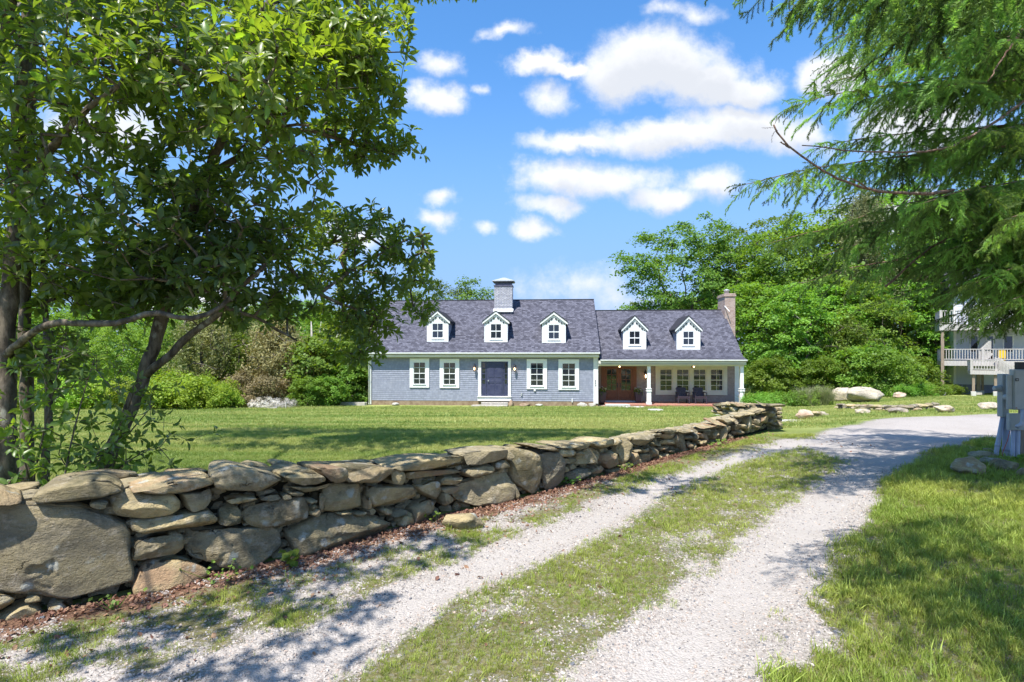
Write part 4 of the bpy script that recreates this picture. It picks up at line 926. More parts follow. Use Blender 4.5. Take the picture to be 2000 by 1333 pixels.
# front door with sidelights
d = empty('entry', (0,0,0)); d.parent = house
mb = MB(); u0, u1 = hu(934.5), hu(998); a0, a1 = hu(940), hu(992.5); zt, za, zb = hz(701.5), hz(706.5), hz(774)
mb.box(u0, a0, -.09, .03, hz(774.5), zt); mb.box(a1, u1, -.09, .03, hz(774.5), zt); mb.box(a0, a1, -.088, .03, za, zt); mb.build('door_surround', M_WHITE, d, bevel=.008)
mb = MB(); mb.box(u0-.03, u1+.03, -.16, .03, hz(783.5), hz(774.6)); mb.box(u0-.04, u1+.04, -.22, .03, hz(775.4), hz(774.2)); mb.build('threshold', M_WHITE, d, bevel=.006)
mb = MB(); mb.box(hu(950.5), hu(983.5), -.055, .0, zb, za); mb.build('post', M_NAVY, d)
mb = MB(); dl, dr = hu(951.8), hu(982.2); mb.box(dl, dr, -.075, -.02, zb+.01, za-.02)
mm = (dl+dr)/2
for (ua, ub) in ((dl+.08, mm-.04), (mm+.04, dr-.08)):
    for (ya, yb_) in ((709, 712.5), (715, 737.5), (742.5, 748.5), (752, 770)):
        mb.box(ua, ub, -.088, -.07, hz(yb_), hz(ya))
dd = mb.build('door', M_NAVY, d, bevel=.012)
mb = MB(); mb.tube([(dl+.07, -.10, hz(744)), (dl+.07, -.16, hz(744))], .03, 8); mb.box(dl+.05, dl+.09, -.10, -.074, hz(746.5), hz(742.5)); mb.build('door_handle', M_METAL, d)
for (xa, xb) in ((940.2, 949.8), (984.2, 992.3)):
    ua, ub = hu(xa), hu(xb); mb = MB(); mb.box(ua, ua+.05, -.06, 0, zb, za); mb.box(ub-.05, ub, -.06, 0, zb, za)
    for y in (707.5, 719.5, 730.5, 741, 751, 772): mb.box(ua+.05, ub-.05, -.058, 0, hz(y+1), hz(y-.8))
    mb.box(ua+.05, ub-.05, -.045, 0, zb, hz(751)); mb.box(ua+.09, ub-.09, -.058, -.044, hz(770), hz(757)); mb.build('sidelight', M_NAVY, d)
    mb = MB(); mb.box(ua+.05, ub-.05, -.040, -.032, hz(751), za-.03); mb.build('pane', M_GLASS, d)
for c in list(d.children): c.parent = house
bpy.data.objects.remove(d)
def sconce(px, pyt, pyb, v, parent):
    u = hu(px, v); z1, z0 = hz(pyt, px, v), hz(pyb, px, v); h = z1-z0; y = v-.2
    mb = MB(); mb.box(u-.05, u+.05, v-.06, v-.03, z0+h*.35, z0+h*.8); mb.tube([(u, v-.05, z0+h*.65), (u, v-.12, z0+h*1.0), (u, y, z0+h*.98), (u, y, z0+h*.85)], .012, 6)
    mb.lathe([(.015, h*.9), (.05, h*.8), (.085, h*.62), (.085, h*.58)], (u, y, z0), 8)
    for k in range(4): a = math.pi/4+k*math.pi/2; mb.bar((u+.07*math.cos(a), y+.07*math.sin(a), z0+h*.6), (u+.05*math.cos(a), y+.05*math.sin(a), z0+h*.08), .012)
    mb.lathe([(.02, -.02*h), (.06, h*.02), (.06, h*.1)], (u, y, z0), 8)
    s = mb.build('wall_lantern', M_DARK, parent); mb = MB(); mb.lathe([(.01, h*.15), (.035, h*.22), (.035, h*.4), (.012, h*.5)], (u, y, z0), 8); mb.build('bulb', M_BULB, s)
sconce(927.5, 710.5, 725, 0, house); sconce(1005.5, 711, 725.5, 0, house); sconce(1260, 722, 741, VP, house)
for x, y, w, h in ((1018.8, 770.5, .07, .16), (1044.5, 762.5, .11, .09), (1117.5, 782, .05, .2)):
    mb = MB(); mb.box(hu(x)-w/2, hu(x)+w/2, -.10, -.03, hz(y)-h/2, hz(y)+h/2); mb.build('outlet_cover', M_METAL if x < 1030 else M_WHITE, house, bevel=.01)
# dormers
def dormer(xa, xb, yb, ye, yap, sx0, sx1, sy0, sy1, v, rows=4):
    xm = (xa+xb)/2; u0, u1 = hu(xa, v), hu(xb, v); um = (u0+u1)/2; zb_, ze, za_ = hz(yb, xm, v), hz(ye, xm, v), hz(yap, xm, v)-.1
    back = v+3.2; hb = empty('dormer', (0,0,0))
    mb = MB(); mb.box(u0+.02, u1-.02, v+.03, back, zb_-.4, ze); mb.prism([(u0+.02, ze), (um, za_), (u1-.02, ze)], v+.03, back, 'y'); body = mb.build('dormer', M_SIDE, house)
    bpy.data.objects.remove(hb)
    a0, a1, b1, b0 = hu(sx0, v), hu(sx1, v), hz(sy0, xm, v), hz(sy1, xm, v)
    mb = MB(); mb.box(u0, a0, v-.03, v+.04, zb_, ze); mb.box(a1, u1, v-.03, v+.04, zb_, ze); mb.box(a0, a1, v-.028, v+.04, zb_, b0); mb.box(a0, a1, v-.028, v+.04, b1, ze)
    mb.prism([(u0, ze), (um, za_), (u1, ze)], v-.029, v+.04, 'y'); mb.box(a0-.05, a1+.05, v-.06, v-.028, b0-.05, b0-.01)
    mb.build('trim', M_WHITE, body)
    # raking boards and overhanging roof
    sl = (za_-ze)/(um-u0); ov = .10; e_ = .13
    mb = MB()
    for sgn in (-1, 1):
        pe = (um+sgn*(um-u0+ov), ze-ov*sl); pa = (um, za_)
        mb.prism([(pe[0], pe[1]), (pe[0], pe[1]+e_), (pa[0], pa[1]+e_), (pa[0], pa[1])], v-.12, v-.08, 'y')
        pe2 = (um+sgn*(um-u0-.05), ze+.02-.0*sl); mb.prism([(pe2[0], pe2[1]-.03), (pe2[0]+sgn*-.0, pe2[1]+.04), (um, za_-.05), (um, za_-.13)], v-.055, v-.028, 'y')
    mb.build('rake_trim', M_WHITE, body)
    mb = MB()
    for sgn in (-1, 1):
        pe = (um+sgn*(um-u0+ov+.02), ze-(ov+.02)*sl+e_)
        mb.prism([(pe[0], pe[1]), (pe[0], pe[1]+.055), (um, za_+e_+.062), (um, za_+e_+.002)], v-.14, back, 'y')
        mb.prism([(pe[0]-sgn*.02, pe[1]-.10), (pe[0]-sgn*.02, pe[1]), (um, za_+e_), (um, za_+e_-.1)], v-.079, back, 'y')
    mb.build('dormer_roof', M_ROOF, body)
    sf = .04; zm = (b0+b1)/2; mb = MB(); g_ = v-.005; s_ = g_-.018
    mb.box(a0, a0+sf, s_, g_+.01, b0, b1); mb.box(a1-sf, a1, s_, g_+.01, b0, b1); mb.box(a0+sf, a1-sf, s_, g_+.01, b1-sf, b1); mb.box(a0+sf, a1-sf, s_, g_+.01, b0, b0+sf*1.4); mb.box(a0+sf, a1-sf, s_-.004, g_+.01, zm-.03, zm+.03)
    u = (a0+a1)/2; mb.box(u-.014, u+.014, s_+.003, g_+.008, zm+.03, b1-sf); mb.box(u-.014, u+.014, s_+.003, g_+.008, b0+sf*1.4, zm-.03); mb.build('sash', M_WHITE, body)
    for lo, hi in ((b0+sf, zm-.03), (zm+.03, b1-sf)):
        mb = MB(); mb.box(a0+sf, a1-sf, g_, g_+.008, lo, hi); mb.build('pane', M_GLASS, body)
    for uu in (u0+.10, u1-.10): mb = MB(); mb.box(uu-.04, uu+.04, v-.036, v-.031, ze-.06, ze-.01); mb.build('shadow_gap_strip', M_DARK, body)
    for sgn in (-1, 1):  # dark bars standing in for the shadow gaps below the rake
        for k in range(3):
            t0, t1 = .12+k*.27, .30+k*.27; q0 = Vector((um+sgn*(um-u0-.10)*t0, v-.058, za_-.17-sl*(um-u0-.10)*t0)); q1 = Vector((um+sgn*(um-u0-.10)*t1, v-.058, za_-.17-sl*(um-u0-.10)*t1)); mb = MB(); mb.bar(q0, q1, .012, .055); mb.build('shadow_gap_strip', M_DARK, body)
slope_v = lambda px, py, prof: None
def front_v(xm, yb, z_of_v):
    lo, hi = -.4, 3
    for _ in range(40):
        v = (lo+hi)/2
        if hz(yb, xm, v) > z_of_v(v): lo = v
        else: hi = v
    return v
z1v = lambda v: ZE1+.03+(v+.4)/(D1+.4)*(ZR1-ZE1-.03)
z2v = lambda v: float(np.interp(v, [p[0] for p in P2], [p[1] for p in P2]))
for xa, xb, yb in ((834, 876, 668), (946, 991.5, 668.8), (1058.5, 1105, 670.2)):
    xm = (xa+xb)/2; w = xb-xa; v = front_v(xm, yb, z1v)
    dormer(xa, xb, yb, yb-38, yb-59, xm-11.2, xm+11.2, yb-36.5, yb-6.5, v)
for xa, xb, yb in ((1216.8, 1262, 683), (1321.3, 1367.5, 683.5)):
    xm = (xa+xb)/2; v = front_v(xm, yb, z2v)
    dormer(xa, xb, yb, yb-38, yb-64, xm-11, xm+11, yb-36.5, yb-8.5, v)
# painted chimney with hood
vc = D1-1.35; ua, ub = hu(965.5, vc), hu(1000.5, vc); dch = .8
zc0, zc1 = hz(606, 983, vc), hz(560, 983, vc)
mb = MB(); nC2 = 24; rg = random.Random(3)
for k in range(nC2):
    e_ = rg.uniform(-.006, .006); z0 = zc0-.3+(zc1-zc0+.3)*k/nC2; mb.box(ua-e_, ub+e_, vc-e_, vc+dch+e_, z0, z0+(zc1-zc0+.3)/nC2-.006)
mb.box(ua+.02, ub-.02, vc+.02, vc+dch-.02, zc0-1.2, zc1)
ch = mb.build('chimney', M_BRICKW, house)
mb = MB(); z = hz(606.5, 983, vc); mb.prism([(vc-.16, z-.11), (vc-.16, z-.05), (vc+.02, z+.1), (vc+.02, z)], ua-.06, ub+.06); mb.build('flashing', M_WHITE, ch)
mb = MB(); z = zc1; t_ = .04
mb.box(ua-.03, ub+.03, vc-.03, vc+dch+.03, z, z+.10); mb.box(ua+.05, ub-.05, vc+.05, vc+dch-.05, z+.1, z+.28)
mb.box(ua-.09, ub+.09, vc-.09, vc+dch+.09, z+.28, z+.36)
mb.build('chimney_hood_base', M_METALD, ch)
mb = MB(); um_, vm_ = (ua+ub)/2, vc+dch/2; q_ = [(ua-.13, vc-.13, z+.36), (ub+.13, vc-.13, z+.36), (ub+.13, vc+dch+.13, z+.36), (ua-.13, vc+dch+.13, z+.36), (um_-.07, vm_, z+.60), (um_+.07, vm_, z+.60)]
mb.add(q_+[(p[0], p[1], p[2]-.04) for p in q_[:4]], [(0,1,5,4), (1,2,5), (2,3,4,5), (3,0,4), (6,7,1,0), (7,8,2,1), (8,9,3,2), (9,6,0,3), (9,8,7,6)]); mb.build('chimney_hood', M_METAL, ch)
# brick chimney on the right gable
vb = D2-.8; ub0, ub1 = URT-.12, hu(1436, vb); zt = hz(580, 1420, vb)
mb = MB(); mb.box(ub0, ub1, vb, vb+1.5, ZB-.3, zt); ch2 = mb.build('chimney', M_BRICK, house)
mb = MB(); mb.box(ub0-.05, ub1+.05, vb-.05, vb+1.55, zt, zt+.12); mb.box(ub0-.02, ub1+.02, vb-.02, vb+1.52, zt+.12, zt+.2); mb.build('chimney_cap', M_BRICK, ch2, bevel=.02)
mb = MB(); mb.lathe([(.15, 0), (.15, .22), (.19, .23), (.19, .28), (.05, .34)], ((ub0+ub1)/2, vb+.7, zt+.2), 14); mb.build('flue', M_METAL, ch2, True)
mb = MB(); zf = hz(606, 1412, vb); mb.bar((ub0-.02, vb-.02, zf+.25), (ub0+.18, vb-.35, zf-.12), .05, .02); mb.build('flashing', M_WHITE, ch2)
# porch: floor, beam, posts, ceiling
zf = hz(790.5, 1300, -.1)
mb = MB(); mb.box(hu(1166), hu(1456, -.2), -.32, VP, ZB-.5, zf-.13); mb.build('porch_base', M_BRICK, house)
mb = MB(); mb.box(hu(1183), hu(1457, -.2), -.36, VP-.03, zf-.13, zf); mb.build('porch_floor', M_BRICKP, house)
mb = MB(); nb = 120; ua, ub = hu(1183), hu(1457, -.2)
for k in range(nb):
    x = ua+(ub-ua)*k/nb; mb.box(x+.004, x+(ub-ua)/nb-.004, -.375-.004*(k % 3), -.361, zf-.12, zf+.002)
mb.build('brick_edging', M_BRICKP, house, kind='stuff')
ztb, zbb = hz(704.5, 1300, -.3), hz(715.5, 1300, -.1)
mb = MB(); mb.box(UM+.002, hu(1453, -.1), -.16, .0, zbb, ztb-.04); mb.box(UM+.0, hu(1457, -.36), -.40, -.34, hz(710.5, 1300, -.36), hz(705, 1300, -.36)); mb.build('porch_beam', M_CREAM, house)
mb = MB(); mb.prism([(-.402, ZE2-.06), (-.50, ZE2-.045), (-.515, ZE2+.03), (-.402, ZE2+.03)], UM+.1, hu(1459, -.4)); mb.build('gutter', M_WHITE, house, bevel=.008)
mb = MB(); mb.box(UM+.03, hu(1453, -.1), .0, VP, zbb+.02, zbb+.08); mb.box(UM+.03, hu(1455,-.1), -.34, -.16, zbb+.07, zbb+.11); mb.build('porch_ceiling', M_CREAM, house)
def ppost(px):
    u = hu(px, -.1); zp = zf; w = .10; mb = MB()
    zc = hz(765, px, -.1); mb.box(u-.14, u+.14, -.23, .05, zp, zp+.12); mb.box(u-.115, u+.115, -.205, .025, zp+.12, zc); mb.box(u-.15, u+.15, -.24, .06, zc, zc+.045); mb.box(u-.125, u+.125, -.215, .035, zc+.045, zc+.13); mb.box(u-.15, u+.15, -.24, .06, zc+.13, zc+.165)
    mb.box(u-.09, u+.09, -.18, .0, zc+.165, zbb-.002); mb.build('porch_post', M_WHITE, house, bevel=.008)
ppost(1267.2); ppost(1448.5)
mb = MB(); mb.box(hu(1434.5, VP), hu(1443, VP), VP-.05, VP+.1, ZB, zbb+.02); mb.build('corner_board', M_WHITE, house)
mb = MB(); mb.box(UM+.0, UM+.04, .02, VP, ZB, zbb); mb.box(hu(1170.5, VP), hu(1174, VP), VP-.04, VP, zf, zbb); mb.build('porch_side_wall', M_SIDE2, house)
# four-window bank under one trim
v = VP; u0, u1 = hu(1280, v), hu(1420, v); z1, z0 = hz(715.6, 1350, v), hz(771.8, 1350, v)
sash = [(1287.8, 1313.3), (1320.5, 1346), (1353.3, 1379), (1386.6, 1412.3)]
mb = MB(); xs_ = [1280]+[q for s_ in sash for q in s_]+[1420]
for i in range(0, len(xs_), 2): mb.box(hu(xs_[i], v), hu(xs_[i+1], v), v-.06, v+.02, z0, z1)
for a, c in sash: mb.box(hu(a, v), hu(c, v), v-.058, v+.02, hz(721, 1350, v), z1); mb.box(hu(a, v), hu(c, v), v-.058, v+.02, z0, hz(764.5, 1350, v))
mb.build('window_surround', M_CREAM, house, bevel=.006)
for a, c in sash: window(house, a, c, 721, 764.5, a+.6, c-.6, 721.6, 764, v-.01, 2, 4, proud=.03, trim=M_CREAM)
# double entrance door in stained wood
ua, ub = hu(1174, v), hu(1243, v); um = (ua+ub)/2; zt, zb = hz(716, 1208, v), hz(784, 1208, v)
mb = MB(); mb.box(ua, ua+.2, v-.07, v+.02, zb, zt); mb.box(ub-.2, ub, v-.07, v+.02, zb, zt); mb.box(ua+.2, ub-.2, v-.068, v+.02, zt-.14, zt); mb.build('door_frame', M_WOOD, house, bevel=.006)
for k in range(2):
    a = ua+.2 if k == 0 else um+.006; c = um-.006 if k == 0 else ub-.2; st = .14
    gz0, gz1 = hz(762.5, 1208, v), hz(721.5, 1208, v)
    mb = MB(); f_ = v-.055; mb.box(a, a+st, f_, v, zb, zt-.15); mb.box(c-st, c, f_, v, zb, zt-.15); mb.box(a+st, c-st, f_, v, gz1, zt-.15); mb.box(a+st, c-st, f_, v, gz0-.14, gz0); mb.box(a+st, c-st, f_, v, zb, zb+.16)
    mb.box(a+st, c-st, f_+.03, v, zb+.16, gz0-.14); mb.box(a+st+.06, c-st-.06, f_+.01, v, zb+.22, gz0-.2)
    mid = (a+c)/2; mb.box(mid-.016, mid+.016, f_, v-.02, gz0, gz1)
    dr_ = mb.build('door', M_WOOD, house, bevel=.006)
    mb = MB(); mb.box(a+st, c-st, v-.03, v-.02, gz0, gz1); mb.build('pane', M_GLASS, dr_)
    mb = MB()
    for r in range(1, 4): z = gz0+(gz1-gz0)*r/4; mb.box(a+st, c-st, v-.045, v-.031, z-.013, z+.013)
    mb.build('muntin', M_WOOD, dr_)
    hx = c-.07 if k == 0 else a+.07; mb = MB(); mb.box(hx-.03, hx+.03, f_-.015, f_, hz(757, 1208, v), hz(748, 1208, v)); mb.tube([(hx, f_-.01, hz(752, 1208, v)), (hx, f_-.08, hz(752, 1208, v))], .03, 8); mb.build('door_handle', M_DARK, dr_)
mb = MB(); mb.box(hu(1176.5, v-.4), hu(1241, v-.4), v-.55, v-.05, zf+.001, hz(783.5, 1208, v-.5)); mb.build('door_step', M_PIPE, house, bevel=.01)
for x in (1209.5, 1354):
    u = hu(x, .7); mb = MB(); mb.lathe([(.10, -.0), (.11, -.03), (.13, -.05), (.12, -.10), (.05, -.13)], (u, .7, zbb+.02), 10); l_ = mb.build('ceiling_light', M_COPPER, house)
    mb = MB(); mb.lathe([(.03, 0), (.045, -.03), (.03, -.06)], (u, .55, zbb-.02), 8); mb.build('bulb', M_BULB, l_)
def Hw(u, v, z): p = HO+EU*u+EV*v; return Vector((p.x, p.y, z))
# step slabs and stones at the foundation
M_STEP = M('step_stone', rough=.9, build=weather((.30,.275,.235), (.46,.43,.38), 4, .006))
def hslab(name, px0, px1, v0, v1, z0, z1, label, cat, mat, seed, group=None):
    u0, u1 = hu(px0, v0), hu(px1, v0); rg = random.Random(seed); mb = MB(); n = 16; pr = []
    for k in range(n):
        a = 2*math.pi*k/n; r = rg.uniform(.88, 1.04); pr.append((math.copysign(abs(math.cos(a))**.45, math.cos(a))*(u1-u0)/2*r, math.copysign(abs(math.sin(a))**.45, math.sin(a))*abs(v1-v0)/2*r))
    mb.prism(pr, 0, z1-z0, 'z'); o = mb.build(name, mat, None, bevel=.015, label=label, cat=cat, group=group); o.location = Hw((u0+u1)/2, (v0+v1)/2, z0); o.rotation_euler = (0, 0, -HA); return o
hslab('step_slab', 937, 993, -.65, -.19, ZB-.05, ZB+.13, 'upper rough stone step directly under the navy front door', 'stone step', M_STEP, 1)
hslab('step_slab', 918, 990, -1.25, -.66, ZB-.1, ZB+.03, 'lower wider pale stone step spreading left below the front door', 'stone step', M_STEP, 2)
hslab('step_slab', 1183, 1232, -1.0, -.45, ZB-.1, ZB+.10, 'long pale stone step at the brick porch before the wooden doors', 'stone step', M_CONC, 4)
hslab('step_slab', 1218, 1262, -1.6, -1.0, ZB-.1, ZB+.03, 'thin stone flush with the lawn ahead of the porch step', 'stone step', M_CONC, 5)
def hrock(x0, x1, h, label, seed, mat=M_STEP, v=-.4):
    u0, u1 = hu(x0, v), hu(x1, v); mb = MB(); lump(mb, (0,0,0), 1, seed, ((u1-u0)/2, .22, h), 3)
    o = link('foundation_rock', mesh('foundation_rock', mb.v, mb.f, mat, True), None, Hw((u0+u1)/2, v, ZB+.0), label=label, cat='rock', group='small stones along the house foundation')
hrock(1127, 1148, .17, 'squarish pale stone at the foundation under the second window from the porch', 61)
hrock(1149, 1164, .15, 'rounded pale stone at the foot of the white corner board by the porch', 62)
hrock(993, 1003, .24, 'upright brown stone right beside the front step', 63, M_FOUND, -.3)
hrock(1003, 1045, .10, 'low row of brown stone right of the front step', 64, M_FOUND)
hrock(766, 779, .10, 'small grey stone at the foundation beneath the wall left of the windows', 65)
hrock(1046, 1060, .07, 'low thin stone under the third window from the left', 66)
# porch chairs
def chair():
    r = empty('porch_chair', (0,0,0)); c = M_CHAIR
    mb = MB(); mb.add([(-.27,-.30,.38),(.27,-.30,.38),(.27,.25,.30),(-.27,.25,.30),(-.27,-.30,.43),(.27,-.30,.43),(.27,.25,.345),(-.27,.25,.345)], [(0,3,2,1),(4,5,6,7),(0,1,5,4),(1,2,6,5),(2,3,7,6),(3,0,4,7)]); mb.build('seat', c, r, bevel=.02)
    mb = MB(); n = 5
    for k in range(n): x = -.27+.54*k/n; mb.add([(x+.005,.22,.33),(x+.103,.22,.33),(x+.103,.42,.88),(x+.005,.42,.88),(x+.005,.26,.33),(x+.103,.26,.33),(x+.103,.46,.88),(x+.005,.46,.88)], [(0,1,2,3),(7,6,5,4),(0,4,5,1),(1,5,6,2),(2,6,7,3),(3,7,4,0)])
    mb.bar((-.29,.44,.80), (.29,.44,.80), .04, .07); mb.build('backrest', c, r)
    for s in (-1, 1):
        for y, z in ((-.28, .60), (.30, .60)): mb = MB(); mb.bar((s*.30, y, 0), (s*.30, y*1.0, z), .045, .06); mb.build('leg', c, r)
        mb = MB(); mb.box(s*.30-.045, s*.30+.045, -.34, .40, .60, .63); mb.build('armrest', c, r)
    mb = MB(); mb.bar((-.29,-.28,.33), (.29,-.28,.33), .03, .06); mb.bar((-.30,-.28,.12), (-.30,.30,.12), .03); mb.bar((.30,-.28,.12), (.30,.30,.12), .03); mb.build('stretcher', c, r)
    return r
def copy_tree(o, parent=None):
    c = o.copy(); COL.objects.link(c)
    if parent: c.parent = parent
    for ch_ in list(o.children): copy_tree(ch_, c)
    return c
c1 = chair(); c2 = copy_tree(c1)
for c, px, lab in ((c1, 1333, 'dark slatted armchair on the brick porch, left of the pair'), (c2, 1366.5, 'dark slatted armchair on the porch nearest the brick chimney end')):
    c.location = Hw(hu(px, .75), .75, zf); c.rotation_euler = (0, 0, -HA); tag(c, lab, 'chair', 'two dark armchairs on the porch')
M_POTLEAF = M_BUSH
def planter(px, label, seed):
    v = 1.0; u = hu(px, v); r = empty('planter', Hw(u, v, zf), -HA, label=label, cat='planter', group='tall dark planters beside the wooden doors')
    h = .62; mb = MB(); mb.prism([(-.13,-.13),(.13,-.13),(.13,.13),(-.13,.13)], 0, .01, 'z')
    n = 4; a = [(-.13,-.13),(.13,-.13),(.13,.13),(-.13,.13)]; t = [(-.21,-.21),(.21,-.21),(.21,.21),(-.21,.21)]; i_ = [(-.18,-.18),(.18,-.18),(.18,.18),(-.18,.18)]
    mb = MB(); mb.add([(*p,0) for p in a]+[(*p,h) for p in t]+[(*p,h) for p in i_]+[(*p,h-.06) for p in i_], [(3,2,1,0)]+[(k,(k+1)%4,4+(k+1)%4,4+k) for k in range(4)]+[(4+k,4+(k+1)%4,8+(k+1)%4,8+k) for k in range(4)]+[(8+k,8+(k+1)%4,12+(k+1)%4,12+k) for k in range(4)]+[(12,13,14,15)]); mb.build('pot', M_PLANTER, r)
    rg = np.random.default_rng(seed); n = 170; th = rg.uniform(0, 6.283, n); rr_ = .26*np.sqrt(rg.uniform(0, 1, n)); c = np.stack([rr_*np.cos(th), rr_*np.sin(th), h+.02+.22*rg.uniform(0, 1, n)**1.5-.25*(rr_ > .22)*rg.uniform(0,1,n)], 1)
    vv, ff, rd = leafq(c, np.tile([0,0,1.], (n,1)), rg.uniform(.05,.1,n), rg, .8); link('plant', mesh('plant', vv, ff, M_BUSH, attrs={'rnd': rd}), r)
    n = 26; th = rg.uniform(0, 6.283, n); c = np.stack([.2*np.cos(th), .2*np.sin(th)-.03, h+.1+.2*rg.uniform(0,1,n)], 1); vv, ff, rd = leafq(c, np.tile([0,-1,.4], (n,1)), rg.uniform(.06,.09,n), rg, .4); link('flowers', mesh('flowers', vv, ff, M_WHITE_FL, attrs={'rnd': rd}), r)

# ---------------------------------------------------------------- electric meters and conduits
YM = 10.15
def W3(px, py, Y): return P(px, py, Y)
def mbox(name, px0, px1, py0, py1, Y, dep, label, side=.10, extra=None):
    a = W3(px0, py0, Y); c = W3(px1, py1, Y); r = empty(name, (a.x, Y, c.z), label=label, cat='meter box', group='grey utility boxes on the meter post')
    w = c.x-a.x; h = a.z-c.z; mb = MB(); mb.box(0, w, 0, dep, 0, h); o = mb.build('box', M_METAL, r, bevel=.008)
    mb = MB(); mb.box(.012, w-.012, -.012, -.001, .012, h-.012); mb.build('cover', M_METAL, r, bevel=.005)
    return r, w, h
def meter(r, x, y, z, rad=.085, ln=.10):
    mb = MB(); n = 18; pr = [(rad, 0), (rad, .03), (rad*.85, .032), (rad*.82, ln), (rad*.55, ln+.02)]
    vs = [(x-h_, y+rr_*math.cos(2*math.pi*k/n), z+rr_*math.sin(2*math.pi*k/n)) for rr_, h_ in pr for k in range(n)]
    f = [(i*n+k, (i+1)*n+k, (i+1)*n+(k+1)%n, i*n+(k+1)%n) for i in range(len(pr)-1) for k in range(n)]+[tuple(range((len(pr)-1)*n, len(pr)*n))[::-1], tuple(range(n))]
    mb.add(vs, f); mb.build('meter', M_METAL, r, True)
r, w, h = mbox('meter_box', 1958, 1971, 731, 815, YM+.15, .12, 'tall narrow grey meter box at the left with two round meters on its side')
meter(r, -.0, .05, h*.66, .06); meter(r, w-.02, -.09, h*.47, .065, .13)
r, w, h = mbox('meter_box', 1980, 2018, 722, 801, YM-.1, .10, 'largest grey utility box with a small dark nameplate, at the frame edge')
mb = MB(); mb.box(-.09, -.002, .02, .06, .01, h*.86); mb.build('side_panel', M_METAL, r, bevel=.006)
mb = MB(); mb.box(.015, .075, -.018, -.012, h*.71, h*.78); mb.build('nameplate', M_DARK, r); mb = MB(); mb.box(.028, .062, -.021, -.0185, h*.73, h*.76); mb.build('nameplate_print', M_METAL, r)
mb = MB(); mb.lathe([(.012, 0), (.012, .015)], (.03, -.018, .03), 8); mb.build('bolt', M_COPPER, r)
mb = MB(); mb.box(.09, .3, .03, .09, h+.001, h+.13); mb.build('weather_hood', M_DARK, r)
r, w, h = mbox('meter_box', 1971.5, 2004, 808, 841, YM-.05, .07, 'small square grey junction box hanging below the largest box')
def pipe(name, pts, rad, label, cat='conduit', mat=M_PIPE, group='plastic conduits rising from the rocks to the meter boxes', joints=()):
    w = [W3(*p) for p in pts]; mb = MB(); o0 = w[0].copy(); g0 = gf(w[-1].x, w[-1].y)-.1
    if cat == 'conduit' and name == 'conduit': w.append(Vector((w[-1].x, w[-1].y, g0)))
    w = [p-o0 for p in w]; mb.tube(w, rad, 12)
    o = mb.build(name, mat, None, True, label=label, cat=cat, group=group); o.location = o0
    for j in joints:
        q_ = w[0].lerp(w[1], j); d_ = (w[1]-w[0]).normalized()*.03; mb = MB(); mb.tube([q_-d_, q_+d_], rad*1.12, 12); mb.build('coupling', mat, o, True)
pipe('conduit', [(1959,814,YM+.22),(1946,882,YM+.22)], .038, 'left grey conduit, slanting outward below the narrow box', joints=(.82,))
pipe('conduit', [(1966.5,814,YM+.22),(1964,889,YM+.22)], .055, 'thickest upright grey conduit below the narrow box', joints=(.85,))
pipe('conduit', [(1978.5,840,YM),(1977.5,899,YM)], .033, 'slim conduit dropping from the left of the junction box')
pipe('conduit', [(1988,840,YM),(1986.5,899,YM)], .038, 'slim conduit dropping from the right of the junction box')
pipe('elbow_conduit', [(1998,800,YM-.2),(1998,822,YM-.2),(1994,830,YM-.2),(1986,834,YM-.2)], .036, 'curved pale elbow conduit between the largest box and junction box', group=None)
pipe('ground_wire', [(1972,842,YM-.05),(1968,860,YM-.12),(1962,875,YM-.12),(1958,885,YM-.1),(1957,896,YM-.1)], .006, 'thin red-brown wire hanging down beside the thickest conduit', 'wire', M_CABLE, None)
mb = MB(); a = W3(1994, 735, YM+.28); mb.box(0, .5, 0, .06, -2.2-0, .02); o = mb.build('meter_post', M_POSTW, None, label='dark wooden backing post behind the grey utility boxes', cat='post'); o.location = a
# small solar lamp by the edging
Yl = gy(800, 1641); r = empty('path_light', (641/FP*Yl, Yl, gf(641/FP*Yl, Yl)), label='small black square garden light at the left end of the stone edging', cat='garden light')
mb = MB(); mb.box(-.06,.06,-.06,.06,.05,.19); mb.build('lamp_body', M_GLASS, r); mb = MB(); mb.box(-.08,.08,-.08,.08,.19,.225); mb.box(-.07,.07,-.07,.07,.0,.05); mb.build('cap', M_DARK, r)

# ---------------------------------------------------------------- the neighbouring house with decks
NA = math.radians(31); NO = Vector((.7768*39, 39, 0)); NU = Vector((math.cos(NA), -math.sin(NA), 0)); NV = Vector((math.sin(NA), math.cos(NA), 0))
def npx(px, v=0.0):
    t = (px-1000)/FP; o = NO+NV*v; return (t*o.y-o.x)/(NU.x-t*NU.y)
def npz(py, px, v=0.0): u = npx(px, v); return CZ-(py-HY)/FP*(NO+NV*v+NU*u).y
def nw(u, v): return NO+NU*u+NV*v
nh = empty('deck_house', NO, -NA, label='pale blue neighbouring house with two stacked decks, mostly behind spruce boughs', cat='house')
U1 = 15.0; zf0 = npz(751, 1880); zhi = npz(560, 1880); gb_ = gf(NO.x, NO.y)-1.5
mb = MB(); mb.box(0, U1, .02, 9, zf0, zhi); mb.build('wall', M_NSIDE, nh)
n = int((zhi-zf0)/.15)
for k in range(n):
    z = zf0+(zhi-zf0)*k/n; mb = MB(); mb.prism([(-.022, z), (.02, z), (.02, z+.15), (-.002, z+.15)], .14, U1); mb.build('clapboard', M_NSIDE, nh)
mb = MB(); mb.box(.02, U1-.02, .03, 8.9, gb_, zf0); mb.build('foundation', M_NBASE, nh)
mb = MB(); mb.box(-.02, .13, -.04, .1, gb_, zhi); mb.build('corner_board', M_WHITE, nh)
